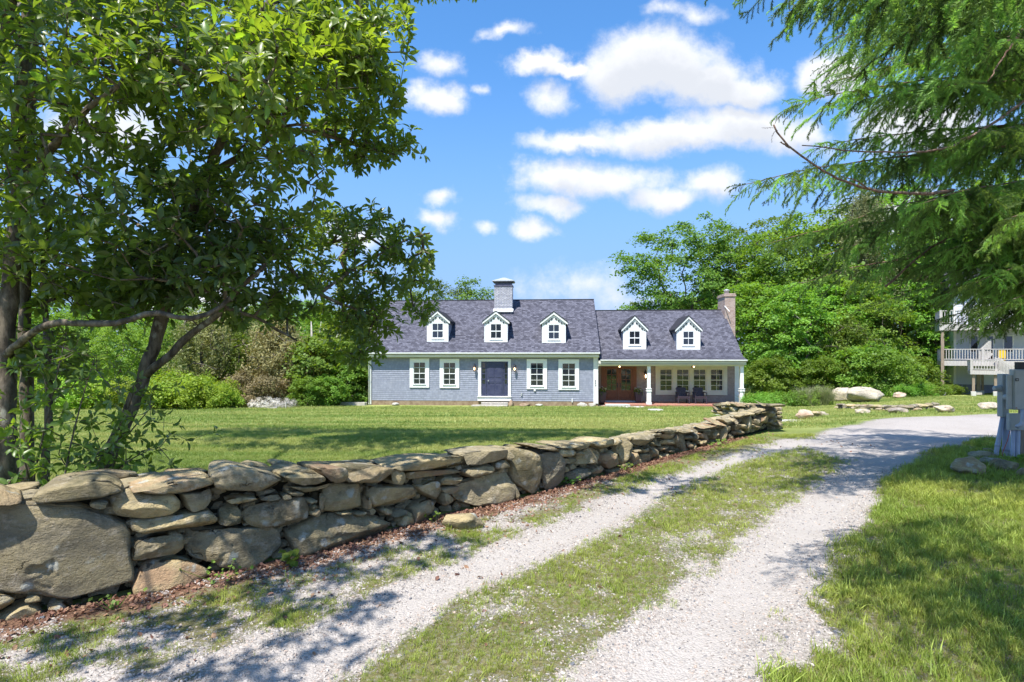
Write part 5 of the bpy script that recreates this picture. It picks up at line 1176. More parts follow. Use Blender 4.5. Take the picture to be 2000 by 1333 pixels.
mb = MB(); mb.prism([(-.6, zhi-.1), (-.6, zhi+.05), (4.5, zhi+2.4), (9.6, zhi+.05), (9.6, zhi-.1)], -.4, U1+.5); mb.build('roof', M_ROOF, nh)
for (pa, pb, ya, yb_) in ((1893,1912,655,690), (1925,1942,655,704), (1958,1980,655,690), (1885,1903,588,620), (1930,1955,585,622), (1975,1995,588,620)):
    pm = (pa+pb)/2; ua, ub = npx(pa), npx(pb); za, zb_ = npz(ya, pm), npz(yb_, pm)
    mb = MB(); mb.box(ua, ub, -.05, -.024, zb_, za); w_ = mb.build('window', M_WHITE, nh)
    mb = MB(); mb.box(ua+.08, ub-.08, -.06, -.051, zb_+.08, za-.08); mb.build('pane', M_GLASS, w_)
def deck(pl_, pr_, ytop, ybot, yrail, v0, v1):
    ua, ub = npx(pl_, v0), npx(pr_, v0); zt, zb, zr = npz(ytop, pl_, v0), npz(ybot, pl_, v0), npz(yrail, pl_, v0)
    mb = MB(); mb.box(ua, ub, v0, v1, zb, zt); d_ = mb.build('deck', M_DECKW, nh)
    mb = MB(); mb.box(ua, ub, v0+.03, v0+.09, zr-.05, zr); mb.box(ua, ua+.06, v0+.09, v1, zr-.05, zr-.001); mb.box(ua, ub, v0+.04, v0+.08, zt+.08, zt+.13); mb.build('railing', M_DECKW, d_)
    x = ua+.12
    while x < ub: mb = MB(); mb.box(x, x+.04, v0+.045, v0+.075, zt+.13, zr-.05); mb.build('baluster', M_DECKW, d_); x += .14
    y = v0+.2
    while y < v1-.1: mb = MB(); mb.box(ua+.01, ua+.05, y, y+.04, zt, zr-.05); mb.build('baluster', M_DECKW, d_); y += .16
    x = ua
    while x < ub: mb = MB(); mb.box(x, x+.11, v0, v0+.11, zt, zr+.03); mb.build('rail_post', M_DECKW, d_); x += 2.1
    return d_
deck(1838, 2060, 705, 714.5, 682, -2.3, -.03)
deck(1835, 2080, 634, 646, 607, -2.6, -.03)
deck(1895, 1951, 724.5, 731.5, 704, -3.5, -2.33)
def npost(px, ytop, v, w=.17, foot_w=.28):
    u = npx(px, v); p = nw(u, v); g0 = gf(p.x, p.y); mb = MB(); mb.box(u-w/2, u+w/2, v-w/2, v+w/2, g0+.2, npz(ytop, px, v)); p_ = mb.build('deck_post', M_POSTW, nh)
    a = foot_w*.6; mb = MB(); mb.prism([(u-a,v-a),(u+a,v-a),(u+a,v+a),(u-a,v+a)], g0-.3, g0+.28, 'z'); mb.build('footing', M_CONC, p_, bevel=.03)
npost(1840.5, 646, -2.45); npost(1901, 731, -3.3, .14, .22); npost(1911, 731, -1.2, .2); npost(1944, 731, -3.3, .14, .2); npost(1919, 731, -.6, .12, .14)
def flight(x0, y0, x1, y1, v, n, w=.9):
    a = Vector((npx(x0, v), v, npz(y0, x0, v))); c = Vector((npx(x1, v), v, npz(y1, x1, v)))
    s_ = MB(); s_.bar(a, c, .05, .24); s_.bar(a+Vector((0,w,0)), c+Vector((0,w,0)), .05, .24); st = s_.build('stair_stringer', M_DECKW, nh)
    for k in range(n):
        p = a.lerp(c, (k+.5)/n); mb = MB(); mb.box(p.x-.15, p.x+.15, p.y+.03, p.y+w-.03, p.z+.02, p.z+.06); mb.build('tread', M_DECKW, st)
    for dy in (0, w):
        mb = MB(); mb.bar(a+Vector((0,dy,.85)), c+Vector((0,dy,.85)), .05, .09); mb.build('handrail', M_DECKW, st)
        for k in range(n*2): p = a.lerp(c, (k+.5)/n/2); mb = MB(); mb.box(p.x-.02, p.x+.02, p.y+dy-.02, p.y+dy+.02, p.z+.05, p.z+.82); mb.build('baluster', M_DECKW, st)
flight(1949, 726, 1990, 752, -3.4, 7); flight(1912, 712, 1936, 690, -2.2, 6)
mb = MB(); mb.box(-.2, .2, 0, .12, 0, .75); o = mb.build('yellow_float', M_YELLOW, None, bevel=.05, label='yellow plastic item leaning on the lower deck rail of the neighbouring house', cat='toy'); p_ = nw(npx(1957, -1.9), -1.9); o.location = (p_.x, p_.y, npz(705, 1957, -1.9)); o.rotation_euler = (0, 0, -NA)
# ---------------------------------------------------------------- vegetation tools
def leafq(c, nrm, size, rg, aspect=.6, jit=.6, rnd=None):
    """small folded leaf faces: centres, mean normals, sizes -> verts, quads, rnd"""
    n = len(c); nn = nrm+rg.normal(0, jit, (n, 3)); nn /= np.linalg.norm(nn, axis=1)[:, None]
    a = rg.normal(0, 1, (n, 3)); u = np.cross(nn, a); u /= np.linalg.norm(u, axis=1)[:, None]; w = np.cross(nn, u)
    s = size[:, None]
    v = np.empty((n, 4, 3)); v[:, 0] = c-u*s*.5; v[:, 2] = c+u*s*.5; v[:, 1] = c+w*s*.5*aspect+nn*s*.08; v[:, 3] = c-w*s*.5*aspect+nn*s*.08
    f = np.arange(n*4).reshape(n, 4); r = (rg.uniform(0, 1, n) if rnd is None else rnd)
    return v.reshape(-1, 3), f, np.repeat(r, 4)
def attach(nodes, par, targets, step=.5, sag=.0, rg=None, rootd=None):
    """grow twigs from the nearest part of the skeleton to every target"""
    N = [np.array(p, float) for p in nodes]; Pn = list(par); cap = len(N)+len(targets)*4+10
    A = np.full((cap, 3), 1e9); A[:len(N)] = N; cnt = len(N); tips = []
    d0 = np.array([np.min(np.linalg.norm(A[:cnt]-t, axis=1)) for t in targets]); base = cnt
    for ti in np.argsort(d0):
        t = targets[ti]; d = np.linalg.norm(A[:cnt]-t, axis=1); j = int(np.argmin(d)); L = d[j]; p = A[j].copy(); k = int(min(3, max(1, round(L/step))))
        prev = j
        for q in range(1, k+1):
            if cnt >= cap: break
            x = p+(t-p)*q/k
            if rg is not None and q < k: x = x+rg.normal(0, L*.06, 3)
            x[2] += sag*math.sin(math.pi*q/k)*L
            A[cnt] = x; Pn.append(prev); prev = cnt; cnt += 1
        tips.append(prev)
    A = A[:cnt]; Pn = np.array(Pn[:cnt]); w = np.zeros(cnt)
    for t in tips: w[t] += 1
    for i in range(cnt-1, -1, -1):
        if Pn[i] >= 0: w[Pn[i]] += w[i]
    return A, Pn, w, tips, base
def twigs(A, Pn, rad, first, sides=4):
    idx = np.arange(first, len(A)); idx = idx[Pn[idx] >= 0]; a = A[Pn[idx]]; b_ = A[idx]; ra = np.minimum(rad[Pn[idx]], rad[idx]*1.5); rb = rad[idx]
    d = b_-a; L = np.linalg.norm(d, axis=1)[:, None]+1e-9; d = d/L; ref = np.where(np.abs(d[:, 2:3]) < .9, [[0, 0, 1.]], [[0, 1., 0]]); x = np.cross(d, ref); x /= np.linalg.norm(x, axis=1)[:, None]+1e-9; y = np.cross(d, x)
    n = len(idx); v = np.empty((n, 2*sides, 3))
    for k in range(sides):
        t = 2*math.pi*k/sides; o = x*math.cos(t)+y*math.sin(t); v[:, k] = a+o*ra[:, None]; v[:, sides+k] = b_+o*rb[:, None]
    f = np.array([[k, (k+1) % sides, sides+(k+1) % sides, sides+k] for k in range(sides)]); F_ = (np.arange(n)[:, None, None]*2*sides+f[None]).reshape(-1, 4)
    return v.reshape(-1, 3), F_
def tree_protos(seed, H, R, z0, mat, nclump=80, nleaf=90, leaf=.24, flat=.35, clump=.9, shape=1.0, trunk_r=.22, up=1.0, lean=0, open_=.25, fork=.25, jit=.55):
    rg = np.random.default_rng(seed); c = []
    off = rg.uniform(0, 50, 2)
    while len(c) < nclump:
        p = rg.uniform(-1, 1, 3); r = np.linalg.norm(p)
        if r > 1 or r < open_ + .3*(rg.uniform() < .6): continue
        z = p[2]; e_ = (1-abs(z)**2)**.5 if z < 0 else (1-z**2)**.5
        lump_ = .8+.4*vnoise(np.array(math.atan2(p[1], p[0])*1.6+off[0]), np.array(z*2.2+off[1]))
        if np.hypot(p[0], p[1]) > e_*lump_: continue
        q = np.array([p[0]*R*lump_, p[1]*R*lump_, z0+(H-z0)*(z*shape+1)/2]); c.append(q)
    c = np.array(c); nodes = [[0, 0, -.3]]; par = [-1]
    for k in range(1, 7): z = z0*1.15*k/6 + (H-z0)*fork*k/6; nodes.append([lean*z*.1+rg.normal(0, .08), rg.normal(0, .08), z]); par.append(len(nodes)-2)
    A, Pn, w, tips, base = attach(nodes, par, c, step=1.2, sag=-.05, rg=rg); rad = np.maximum(.012*w**.5, .012)*trunk_r/.22; rad[:7] = np.maximum(rad[:7], trunk_r*np.linspace(1.15, .6, 7))
    v, f = twigs(A, Pn, rad, 1, 6); tm = mesh('trunk', v, f, M_BARK2, True)
    n = nclump*nleaf; ci = np.repeat(np.arange(nclump), nleaf); g_ = rg.normal(0, .5, (n, 3)); rr_ = clump*rg.uniform(.65, 1.3, nclump)[ci]
    pos = c[ci]+g_*np.stack([rr_, rr_, rr_*flat], 1); pos[:, 2] -= (g_[:, 0]**2+g_[:, 1]**2)*rr_*.35*up
    out_ = c-np.array([0, 0, z0+(H-z0)*.4]); out_ /= np.linalg.norm(out_, axis=1)[:, None]
    nr = np.array([0, 0, .8])+out_[ci]*.45
    v, f, r = leafq(pos, nr, leaf*rg.uniform(.6, 1.3, n), rg, .7, jit, rnd=np.clip(rg.uniform(0, 1, nclump)[ci]*.6+rg.uniform(0, .4, n), 0, 1))
    return tm, mesh('crown', v, f, mat, attrs={'rnd': r})
def plant(name, protos, px, Y, h, pr_h, label, cat='tree', group=None, sx=1.0, mat=None, dz=0, rz=None, parts=('trunk', 'crown')):
    X_ = (px-1000)/FP*Y; r = empty(name, (X_, Y, gf(X_, Y)+dz), RNG.uniform(0, 6.28) if rz is None else rz, label=label, cat=cat, group=group)
    s = h/pr_h; r.scale = (s*sx, s*sx, s)
    for nm, me in zip(parts, protos):
        if me is None: continue
        link(nm, me, r)
    return r
# prototypes
T_OAK = tree_protos(1, 16, 6.5, 4.2, M_TREE1, 210, 95, .27, .32, 1.0, open_=.2, jit=.5)
T_MAP = tree_protos(2, 14, 5.0, 2.5, M_TREE2, 140, 100, .27, .30, 1.0, open_=.35)
T_ASH = tree_protos(3, 16, 4.4, 4.0, M_TREE1, 110, 100, .25, .45, .95, open_=.15)
T_MAP2 = tree_protos(4, 12, 4.6, 1.2, M_TREE2, 140, 100, .27, .28, .95, open_=.4)
T_THIN = tree_protos(5, 12, 2.6, 5, M_TREE1, 60, 150, .22, .8, .8, open_=.0)
S_BUSH = tree_protos(6, 4.2, 2.6, .1, M_BUSH, 95, 90, .20, .4, .55, open_=.5, trunk_r=.06)
S_YEL = tree_protos(7, 2.0, 2.2, .0, M_SHRUB, 90, 90, .13, .7, .38, open_=.5, trunk_r=.03, up=1.6)
S_WHT = tree_protos(8, 1.1, 1.3, .0, M_WHITE_FL, 50, 60, .07, .7, .26, open_=.5, trunk_r=.02)
S_LOW = tree_protos(9, 1.2, 1.6, .0, M_FERN, 60, 90, .10, .8, .3, open_=.3, trunk_r=.02)
def cedar_protos(seed, H, R, mat, n=19000, z0=.2, leaf=.16, droop=.2):
    rg = np.random.default_rng(seed); nb = 150; z = z0+(H-z0)*rg.uniform(0, 1, nb)**.9; th = rg.uniform(0, 6.283, nb); k = (z-z0)/(H-z0)
    rr_ = R*np.clip(np.sin((1-k)**.8*2.2)*1.05, .08, 1)*rg.uniform(.7, 1.15, nb); tip = np.stack([rr_*np.cos(th), rr_*np.sin(th), z+rr_*rg.uniform(.1, .5, nb)], 1)
    nodes = [[0, 0, -.2]]; par = [-1]
    for q in range(1, 12): nodes.append([rg.normal(0, .05), rg.normal(0, .05), H*.92*q/11]); par.append(q-1)
    A, Pn, w, tips, base = attach(nodes, par, tip, step=.8, rg=rg); rad = np.maximum(.01*w**.5, .01); rad[:12] = np.maximum(rad[:12], np.linspace(.14, .02, 12))
    v, f = twigs(A, Pn, rad, 1, 5); tm = mesh('trunk', v, f, M_BARK2, True)
    ci = rg.integers(0, nb, n); t = rg.uniform(.35, 1.05, n)[:, None]; ax = np.stack([np.zeros(nb), np.zeros(nb), z-rr_*.3], 1)
    pos = ax[ci]*(1-t)+tip[ci]*t+rg.normal(0, .5, (n, 3))*(.18+.20*t)*np.array([1, 1, 1.2])
    v, f, r = leafq(pos, np.array([0, 0, .3])+tip[ci]*np.array([.3, .3, 0]), leaf*rg.uniform(.6, 1.6, n), rg, .35, .9, rnd=np.clip(rg.uniform(0, 1, nb)[ci]*.6+rg.uniform(0, .4, n), 0, 1))
    return tm, mesh('crown', v, f, mat, attrs={'rnd': r})
S_RUS = tree_protos(14, 2.4, 2.2, .0, M_RUSSET, 90, 110, .12, .6, .42, open_=.4, trunk_r=.04)
C_CED = cedar_protos(11, 5.5, 1.9, M_CEDAR); C_CED2 = cedar_protos(12, 4.6, 2.0, M_CEDAR); C_CEDR = cedar_protos(15, 4.6, 2.1, M_RUSSET); C_GRN = cedar_protos(13, 4.5, 1.7, M_BUSH, 11000)
def weeping(seed, H, R, z0, mat):
    rg = np.random.default_rng(seed); nb = 120; k = rg.uniform(0, 1, nb)**.8; z = z0+(H-z0)*k; th = rg.uniform(0, 6.283, nb); rr_ = R*(1-k*.85)*rg.uniform(.6, 1.1, nb)
    tip = np.stack([rr_*np.cos(th), rr_*np.sin(th), z], 1); nodes = [[0,0,-.3]]; par = [-1]
    for q in range(1, 14): nodes.append([0, 0, H*q/13]); par.append(q-1)
    A, Pn, w, tips, base = attach(nodes, par, tip, step=1.0, sag=-.12, rg=rg); rad = np.maximum(.012*w**.5, .012); rad[:14] = np.maximum(rad[:14], np.linspace(.24, .03, 14)); v, f = twigs(A, Pn, rad, 1, 5)
    tm = mesh('trunk', v, f, M_BARK2, True)
    nt_ = 2600; ci = rg.integers(0, nb, nt_); t = rg.uniform(.2, 1, nt_); top = np.stack([tip[ci,0]*t, tip[ci,1]*t, z[ci]+(1-t)*rr_[ci]*.1], 1)+rg.normal(0, .28, (nt_, 3)); ln = rg.uniform(.4, 1.5, nt_); m_ = 12
    ti = np.repeat(np.arange(nt_), m_); s_ = np.tile(np.linspace(0, 1, m_), nt_); pos = top[ti]; pos[:, 2] -= ln[ti]*s_; pos += rg.normal(0, .05, pos.shape)
    v, f, r = leafq(pos, np.array([0, 0, .0])+rg.normal(0, 1, pos.shape)*np.array([1,1,.3]), .22*rg.uniform(.6, 1.2, len(pos))*(1-.4*s_), rg, .35, .3, rnd=rg.uniform(0, 1, nt_)[ti])
    return tm, mesh('crown', v, f, mat, attrs={'rnd': r})
T_WEEP = weeping(21, 14, 4.2, 3.2, M_SPR2)
# ---- trees behind the house and on the right, each its own thing
plant('spreading_tree', T_OAK, 1352, 50, 15.4, 16, 'tall wide-spreading green tree rising above the right wing roof, left of the brick chimney', rz=.4, sx=1.0)
plant('spreading_tree', T_OAK, 1300, 54, 9.2, 16, 'small outer tree at the far left edge of the wood, just clearing the ridge', rz=2.2)
plant('forest_tree', T_ASH, 1435, 52, 15.4, 16, 'tall green tree directly behind the brick chimney', rz=1.0)
plant('forest_tree', T_OAK, 1515, 54, 17.2, 16, 'highest tree of the wood, top right of the chimney', rz=3.0, sx=.8)
plant('forest_tree', T_MAP, 1585, 47, 15, 14, 'bright maple-like tree right of the highest tree, behind the hanging spruce tips', rz=.9)
plant('forest_tree', T_ASH, 1680, 50, 18.5, 16, 'tall dark-limbed tree behind the pale weeping spruce', rz=2.5)
plant('forest_tree', T_MAP, 1760, 47, 17, 14, 'broad tree behind the weeping spruce, nearer the deck house', rz=1.9)
plant('forest_tree', T_ASH, 1850, 55, 18.5, 16, 'tree standing behind the left end of the neighbouring decks', rz=4.0)
plant('forest_tree', T_MAP, 1960, 60, 20, 14, 'tree behind the neighbouring house roof', rz=5.0)
plant('weeping_spruce', T_WEEP, 1690, 43.5, 15.2, 14, 'pale yellow-green weeping spruce with hanging tassels in the middle distance', rz=1.0)
plant('weeping_spruce', T_WEEP, 1800, 46, 15.5, 14, 'second weeping spruce beside the decks, half hidden by near boughs', rz=4.0)
plant('understory_maple', T_MAP2, 1480, 43, 8.6, 12, 'leafy young maple just right of the porch end', rz=.2)
plant('understory_maple', T_MAP2, 1545, 40, 8.0, 12, 'layered bright maple behind the tall ornamental grass', rz=1.4)
plant('understory_maple', T_MAP2, 1610, 42, 8.2, 12, 'layered maple above the left pale boulder', rz=3.3)
plant('understory_maple', T_MAP2, 1680, 41, 8.4, 12, 'layered maple above the bigger pale boulder', rz=5.2)
plant('understory_maple', T_MAP2, 1755, 43, 8.6, 12, 'layered maple left of the tall deck post', rz=2.2)
plant('understory_maple', T_MAP2, 1820, 48, 9, 12, 'maple behind the tall deck post', rz=.8)
plant('forest_tree', T_ASH, 1545, 46, 13.5, 16, 'slender dark tree in the gap above the ornamental grass', rz=.8)
plant('understory_evergreen', C_GRN, 1655, 38.5, 5.0, 4.5, 'rounded dark green evergreen bush above the left boulder', 'bush')
plant('lawn_shrub', S_BUSH, 1725, 34.5, 2.9, 4.2, 'bright arching shrub right of the bigger boulder', 'bush')
plant('lawn_shrub', S_BUSH, 1775, 38, 2.8, 4.2, 'shrub with fine leaves between bigger boulder and deck post', 'bush')
plant('lawn_shrub', S_BUSH, 1690, 36, 3.4, 4.2, 'green shrub directly behind the bigger boulder', 'bush')
plant('lawn_shrub', S_BUSH, 1600, 37, 2.6, 4.2, 'dark low shrub behind the ornamental grass', 'bush')
plant('lawn_shrub', S_BUSH, 1510, 38, 2.8, 4.2, 'dark low shrub in the shade beside the porch end', 'bush')
plant('lawn_shrub', S_LOW, 1852, 38, .75, 1.2, 'yellow-green low plants right of the deck post footing', 'bush')
plant('lawn_shrub', S_LOW, 1815, 37, .9, 1.2, 'pale low plants left of the deck post footing', 'bush')
for px, Y, h, lab in ((1480, 31, .75, 'low ferny clump nearest the porch post'), (1510, 31.5, .8, 'low ferny clump second from the porch post'), (1545, 31.5, .8, 'low ferny clump in the middle of the leafy border'), (1580, 31, .85, 'low ferny clump next to the ornamental grass'), (1760, 33, .7, 'low ferny clump beside the small pinkish rock'), (1790, 34, .8, 'low ferny clump at the lawn edge before the deck post')):
    plant('border_plant', S_LOW, px, Y, h, 1.2, lab, 'plant', 'leafy plants along the wood edge')
# ornamental grass and iris leaves
def blades(n, R, H, w, mat, seed, lean=.5):
    me = tuft(n, R, H, w, mat, lean, seed); return me
M_OGR = foliage('ornamental_grass_blade', (.20,.27,.09), (.40,.38,.26), .3, (1.2,1.2,.8), attr=False)
r = empty('ornamental_grass', (0,0,0), label='tall tufted ornamental grass with purplish plumes left of the boulders', cat='ornamental grass'); Yq = 31; r.location = ((1603-1000)/FP*Yq, Yq, gf(16.8, Yq))
link('blades', blades(1100, .6, 1.0, .02, M_OGR, 3, .7), r); o = link('blades', blades(900, .5, .9, .02, M_OGR, 5, .7), r); o.location = (-.7, .1, 0)
r = empty('iris_clump', (0,0,0), label='spiky sword-leaved plant beside the right porch post', cat='plant'); Yq = 31.2; r.location = ((1459-1000)/FP*Yq, Yq, gf(13, Yq))
link('blades', blades(40, .2, 1.0, .05, M_BUSH, 6, .9), r)
# ---- left side
plant('treetop', T_THIN, 858, 52, 9.7, 12, 'yellowish treetop above the roof, left of the painted chimney', rz=0, sx=1.25)
plant('treetop', T_THIN, 915, 52, 9.9, 12, 'open crowned treetop right beside the painted chimney', rz=2.0, sx=1.25)
plant('treetop', T_THIN, 800, 54, 8.9, 12, 'lower treetop behind the left end of the roof', rz=4.0, sx=1.4)
plant('cedar_tree', C_CED, 395, 33, 5.1, 5.5, 'left brownish cedar with a bare-branched middle, behind the yellow hedge', rz=1)
plant('cedar_tree', C_CED, 440, 38, 6.0, 5.5, 'taller cedar between the two brown ones, set further back', rz=3)
plant('cedar_tree', C_CEDR, 545, 34, 4.7, 4.6, 'widest russet-brown cedar beside the green bush mass', rz=2)
plant('cedar_tree', S_RUS, 500, 31.5, 2.1, 2.4, 'low brown cedar spreading just above the white-flowering bush', rz=4)
plant('cedar_tree', C_GRN, 468, 34, 3.9, 4.5, 'green juniper squeezed between the brown cedars', rz=0)
plant('hedge_bush', S_BUSH, 690, 37, 5.4, 4.2, 'tall dark green bush against the left corner of the house', 'bush')
plant('hedge_bush', S_BUSH, 640, 34.5, 4.2, 4.2, 'rounded green bush left of the one touching the house corner', 'bush')
plant('hedge_bush', S_BUSH, 690, 33.6, 2.6, 4.2, 'lower bush in front of the house corner by the flat stones', 'bush')
plant('hedge_bush', S_BUSH, 600, 31.5, 1.7, 4.2, 'light green low bush right of the white blossom', 'bush')
plant('hedge_bush', S_BUSH, 640, 32, 1.8, 4.2, 'second light green low bush right of the white blossom', 'bush')
plant('hedge_bush', S_BUSH, 450, 29.5, .95, 4.2, 'low green bush left of the white blossom', 'bush')
plant('blossom_bush', S_WHT, 520, 29.6, .62, 1.1, 'small pinkish-white flowering bush, left one', 'bush', 'white flowering bushes at the lawn edge')
plant('blossom_bush', S_WHT, 555, 29.9, .55, 1.1, 'small white flowering bush, right one next to green bushes', 'bush', 'white flowering bushes at the lawn edge')
for i, (px, Y, h, lab) in enumerate(((35, 29, 1.6, 'yellow-green hedge bush at the frame edge behind the tree stems'), (95, 29.3, 1.5, 'yellow-green hedge bush behind the slim stems'), (160, 29, 1.7, 'yellow-green hedge bush left of the leaning trunk'), (225, 29.3, 1.6, 'yellow-green hedge bush behind the leaning trunk'), (290, 29, 1.7, 'yellow-green hedge bush just right of the leaning trunk'), (345, 28.8, 1.9, 'tallest and brightest yellow-green hedge bush'), (400, 28.8, 1.6, 'yellow-green hedge bush in front of the left cedar'), (435, 29.2, 1.15, 'lowest yellow-green hedge bush at the right end of the hedge'))):
    plant('hedge_bush', S_YEL, px, Y, h, 2.0, lab, 'bush', 'yellow-green flowering hedge', rz=i*1.3)
for i, (px, Y, h, pr_, ph, lab) in enumerate(((60, 40, 6.0, T_MAP2, 12, 'broad tree behind the hedge at the left frame edge'), (150, 42, 6.2, T_MAP2, 12, 'bright tree seen between the slim stems'), (235, 40, 5.2, T_MAP2, 12, 'tree behind the hedge left of the leaning trunk'), (310, 44, 6.0, T_MAP2, 12, 'pale tree behind the left cedar'), (-60, 42, 7, T_MAP2, 12, 'tree at the outer left beyond the frame edge'),
        (380, 50, 8, T_OAK, 16, 'far tree behind the cedars, left'), (480, 52, 8.4, T_ASH, 16, 'far pale tree behind the green juniper'), (560, 54, 9.0, T_OAK, 16, 'far tree behind the widest cedar'), (640, 50, 8.2, T_ASH, 16, 'grey-green tree above the pale dead trunk'), (610, 46, 7.4, T_MAP, 14, 'bright tree above the hedge bushes near the house'), (720, 50, 8.0, T_MAP, 14, 'tree peeping over the left end of the house roof'))):
    plant('distant_tree', pr_, px, Y, h, ph, lab, 'tree', None, rz=i*.9)
r = empty('dead_trunk', (0,0,0), label='pale dead upright trunk standing among bushes left of the house', cat='tree'); Yq = 36; r.location = ((614-1000)/FP*Yq, Yq, gf(-12, Yq))
mb = MB(); mb.tube([(0,0,0),(.05,0,2),(-.15,0,3.6),(-.2,0,5.0)], [.16,.13,.09,.03], 8); mb.tube([(-.1,0,3.2),(.3,.1,4.2),(.4,.1,5)], [.07,.04,.02], 6); mb.build('trunk', M('dead_wood', rough=.9, build=weather((.32,.29,.25),(.5,.47,.43), 6, .01)), r, True)
# flat stones by the hedge, split rail
hslab('step_slab', 662, 716, -.5, -.1, ZB-.1, ZB+.09, 'low stacked flat stones between the bushes and the house corner', 'stone', M_STEP, 9)
bn = empty('garden_rail', P(555, 803, 29.2), label='short grey weathered rail lying in the bushes left of the house', cat='rail'); bn.location.z = gf(bn.location.x, 29.2)
mb = MB(); mb.bar((-.6, 0, .03), (.05, .1, .30), .05); mb.bar((.05, .1, -.05), (.05, .1, .36), .06); mb.bar((-.9, -.1, .03), (-.3, -.15, .06), .05); mb.build('rail', M_DECKW, bn)
# woods far behind, one mass
rg = np.random.default_rng(99); cs = []
for px in np.arange(-900, 2900, 26):
    if 800 < px < 1180: hh = 6.0
    elif px >= 1180: hh = np.interp(px, [1180, 1260, 1400, 2900], [6.0, 7.5, 12, 14])
    else: hh = np.interp(px, [-900, 700, 800], [10, 7.5, 6])
    Yq = 66+rg.uniform(-4, 8); X_ = (px-1000)/FP*Yq; gz_ = gf(X_, Yq)
    for k in range(int(hh*2.2)): cs.append((X_+rg.normal(0, 1.2), Yq+rg.normal(0, 1.5), gz_+rg.uniform(0, 1)**.8*hh*rg.uniform(.85, 1.1)))
cs = np.array(cs); ci = np.repeat(np.arange(len(cs)), 55); pos = cs[ci]+rg.normal(0, .75, (len(ci), 3))*np.array([1.2, 1.2, .6])
v, f, r_ = leafq(pos, np.tile([0, -.3, .8], (len(pos), 1)), .55*rg.uniform(.6, 1.3, len(pos)), rg, .7, .6, rnd=np.clip(rg.uniform(0, 1, len(cs))[ci]*.7+rg.uniform(0, .3, len(ci)), 0, 1))
link('woods', mesh('woods', v, f, M_TREE1, attrs={'rnd': r_}), kind='stuff', label='dense far-off wood closing the view behind house and trees')
planter(1177, 'tall dark planter with trailing white flowers left of the wooden doors', 3)
planter(1246.5, 'tall dark planter with white flowers between wooden doors and porch post', 4)

# ---------------------------------------------------------------- the magnolia at the left
mag = empty('magnolia_tree', (-5.2, 6.4, 0), label='large multi-stemmed dark-leaved tree filling the upper left behind the stone wall', cat='tree')
ml = mag.location
def limb(pts, r0, r1, name='branch', Yc=None, sides=9):
    w = np.array([list(P(*p)) for p in pts]) if Yc is None else np.array(pts, float)
    w = smoothline(w, 2); w = resample(w, max(6, int(np.linalg.norm(np.diff(w, axis=0), axis=1).sum()/.14)))
    n = len(w); rad = np.linspace(r0, r1, n)*(1+.10*np.sin(np.arange(n)*1.9)*.6+RNG.normal(0, .03, n))
    w = w+RNG.normal(0, .006, w.shape)
    mb = MB(); mb.tube([Vector(p)-ml for p in w], rad, sides); mb.build(name, M_BARK, mag, True)
    return w, rad
SK = []
SK.append(limb([(8,960,6.0),(12,820,6.0),(5,700,6.1),(20,560,6.1),(35,400,6.2),(40,200,6.1),(60,-20,6.0),(90,-260,5.8)], .10, .045, 'trunk', sides=12))
SK.append(limb([(55,950,6.4),(52,820,6.4),(50,640,6.4),(48,480,6.4),(58,300,6.4),(62,100,6.3),(80,-120,6.2)], .07, .035, 'trunk'))
SK.append(limb([(85,955,6.3),(98,800,6.3),(92,660,6.4),(80,560,6.5),(95,420,6.6)], .045, .025, 'trunk'))
SK.append(limb([(190,945,6.6),(225,860,6.6),(262,790,6.6),(285,720,6.6),(310,640,6.6),(330,560,6.6),(372,430,6.5),(420,300,6.3),(500,120,6.0),(560,-80,5.8)], .085, .03, 'trunk', sides=12))
SK.append(limb([(30,960,6.6),(22,800,6.6),(28,660,6.6),(10,520,6.6)], .05, .03, 'trunk'))
SK.append(limb([(280,738,6.6),(330,695,6.5),(370,655,6.5),(405,632,6.4),(440,600,6.3),(470,560,6.2),(520,520,6.2)], .05, .024))
SK.append(limb([(300,690,6.6),(318,640,6.7),(335,590,6.9),(350,520,7.2)], .04, .02))
SK.append(limb([(2,700,6.1),(40,668,5.9),(75,642,5.7),(110,630,5.6),(180,632,5.5),(240,632,5.5),(285,610,5.5),(330,612,5.5),(365,628,5.5),(400,615,5.6),(440,598,5.8),(452,580,5.8)], .042, .022))
SK.append(limb([(440,600,6.3),(500,620,6.6),(545,645,6.9),(580,666,7.2)], .025, .012))
SK.append(limb([(440,592,5.9),(438,540,5.8),(437,480,5.8)], .02, .012))
SK.append(limb([(372,430,6.5),(460,440,6.7),(545,490,7.0),(580,545,7.3),(620,575,7.6),(680,600,8.0),(740,620,8.3)], .045, .015))
SK.append(limb([(400,350,6.4),(480,300,6.6),(560,250,6.8),(640,262,7.1),(700,288,7.3),(770,300,7.5)], .045, .014))
SK.append(limb([(420,300,6.3),(470,200,6.0),(520,245,5.9),(560,248,5.8),(602,246,5.7)], .03, .014))
SK.append(limb([(35,400,6.2),(90,300,5.6),(150,230,5.2),(230,170,4.9)], .05, .02))
SK.append(limb([(40,200,6.1),(150,120,5.6),(280,80,5.2),(380,150,5.0),(520,160,4.9)], .045, .016))
SK.append(limb([(500,120,6.0),(590,100,6.2),(690,90,6.5),(740,120,6.8)], .035, .012))
SK.append(limb([(620,575,7.6),(700,520,8.2),(790,470,8.6),(840,455,8.8)], .025, .01))
SK.append(limb([(345,500,6.6),(250,420,7.0),(150,380,7.4)], .03, .015))
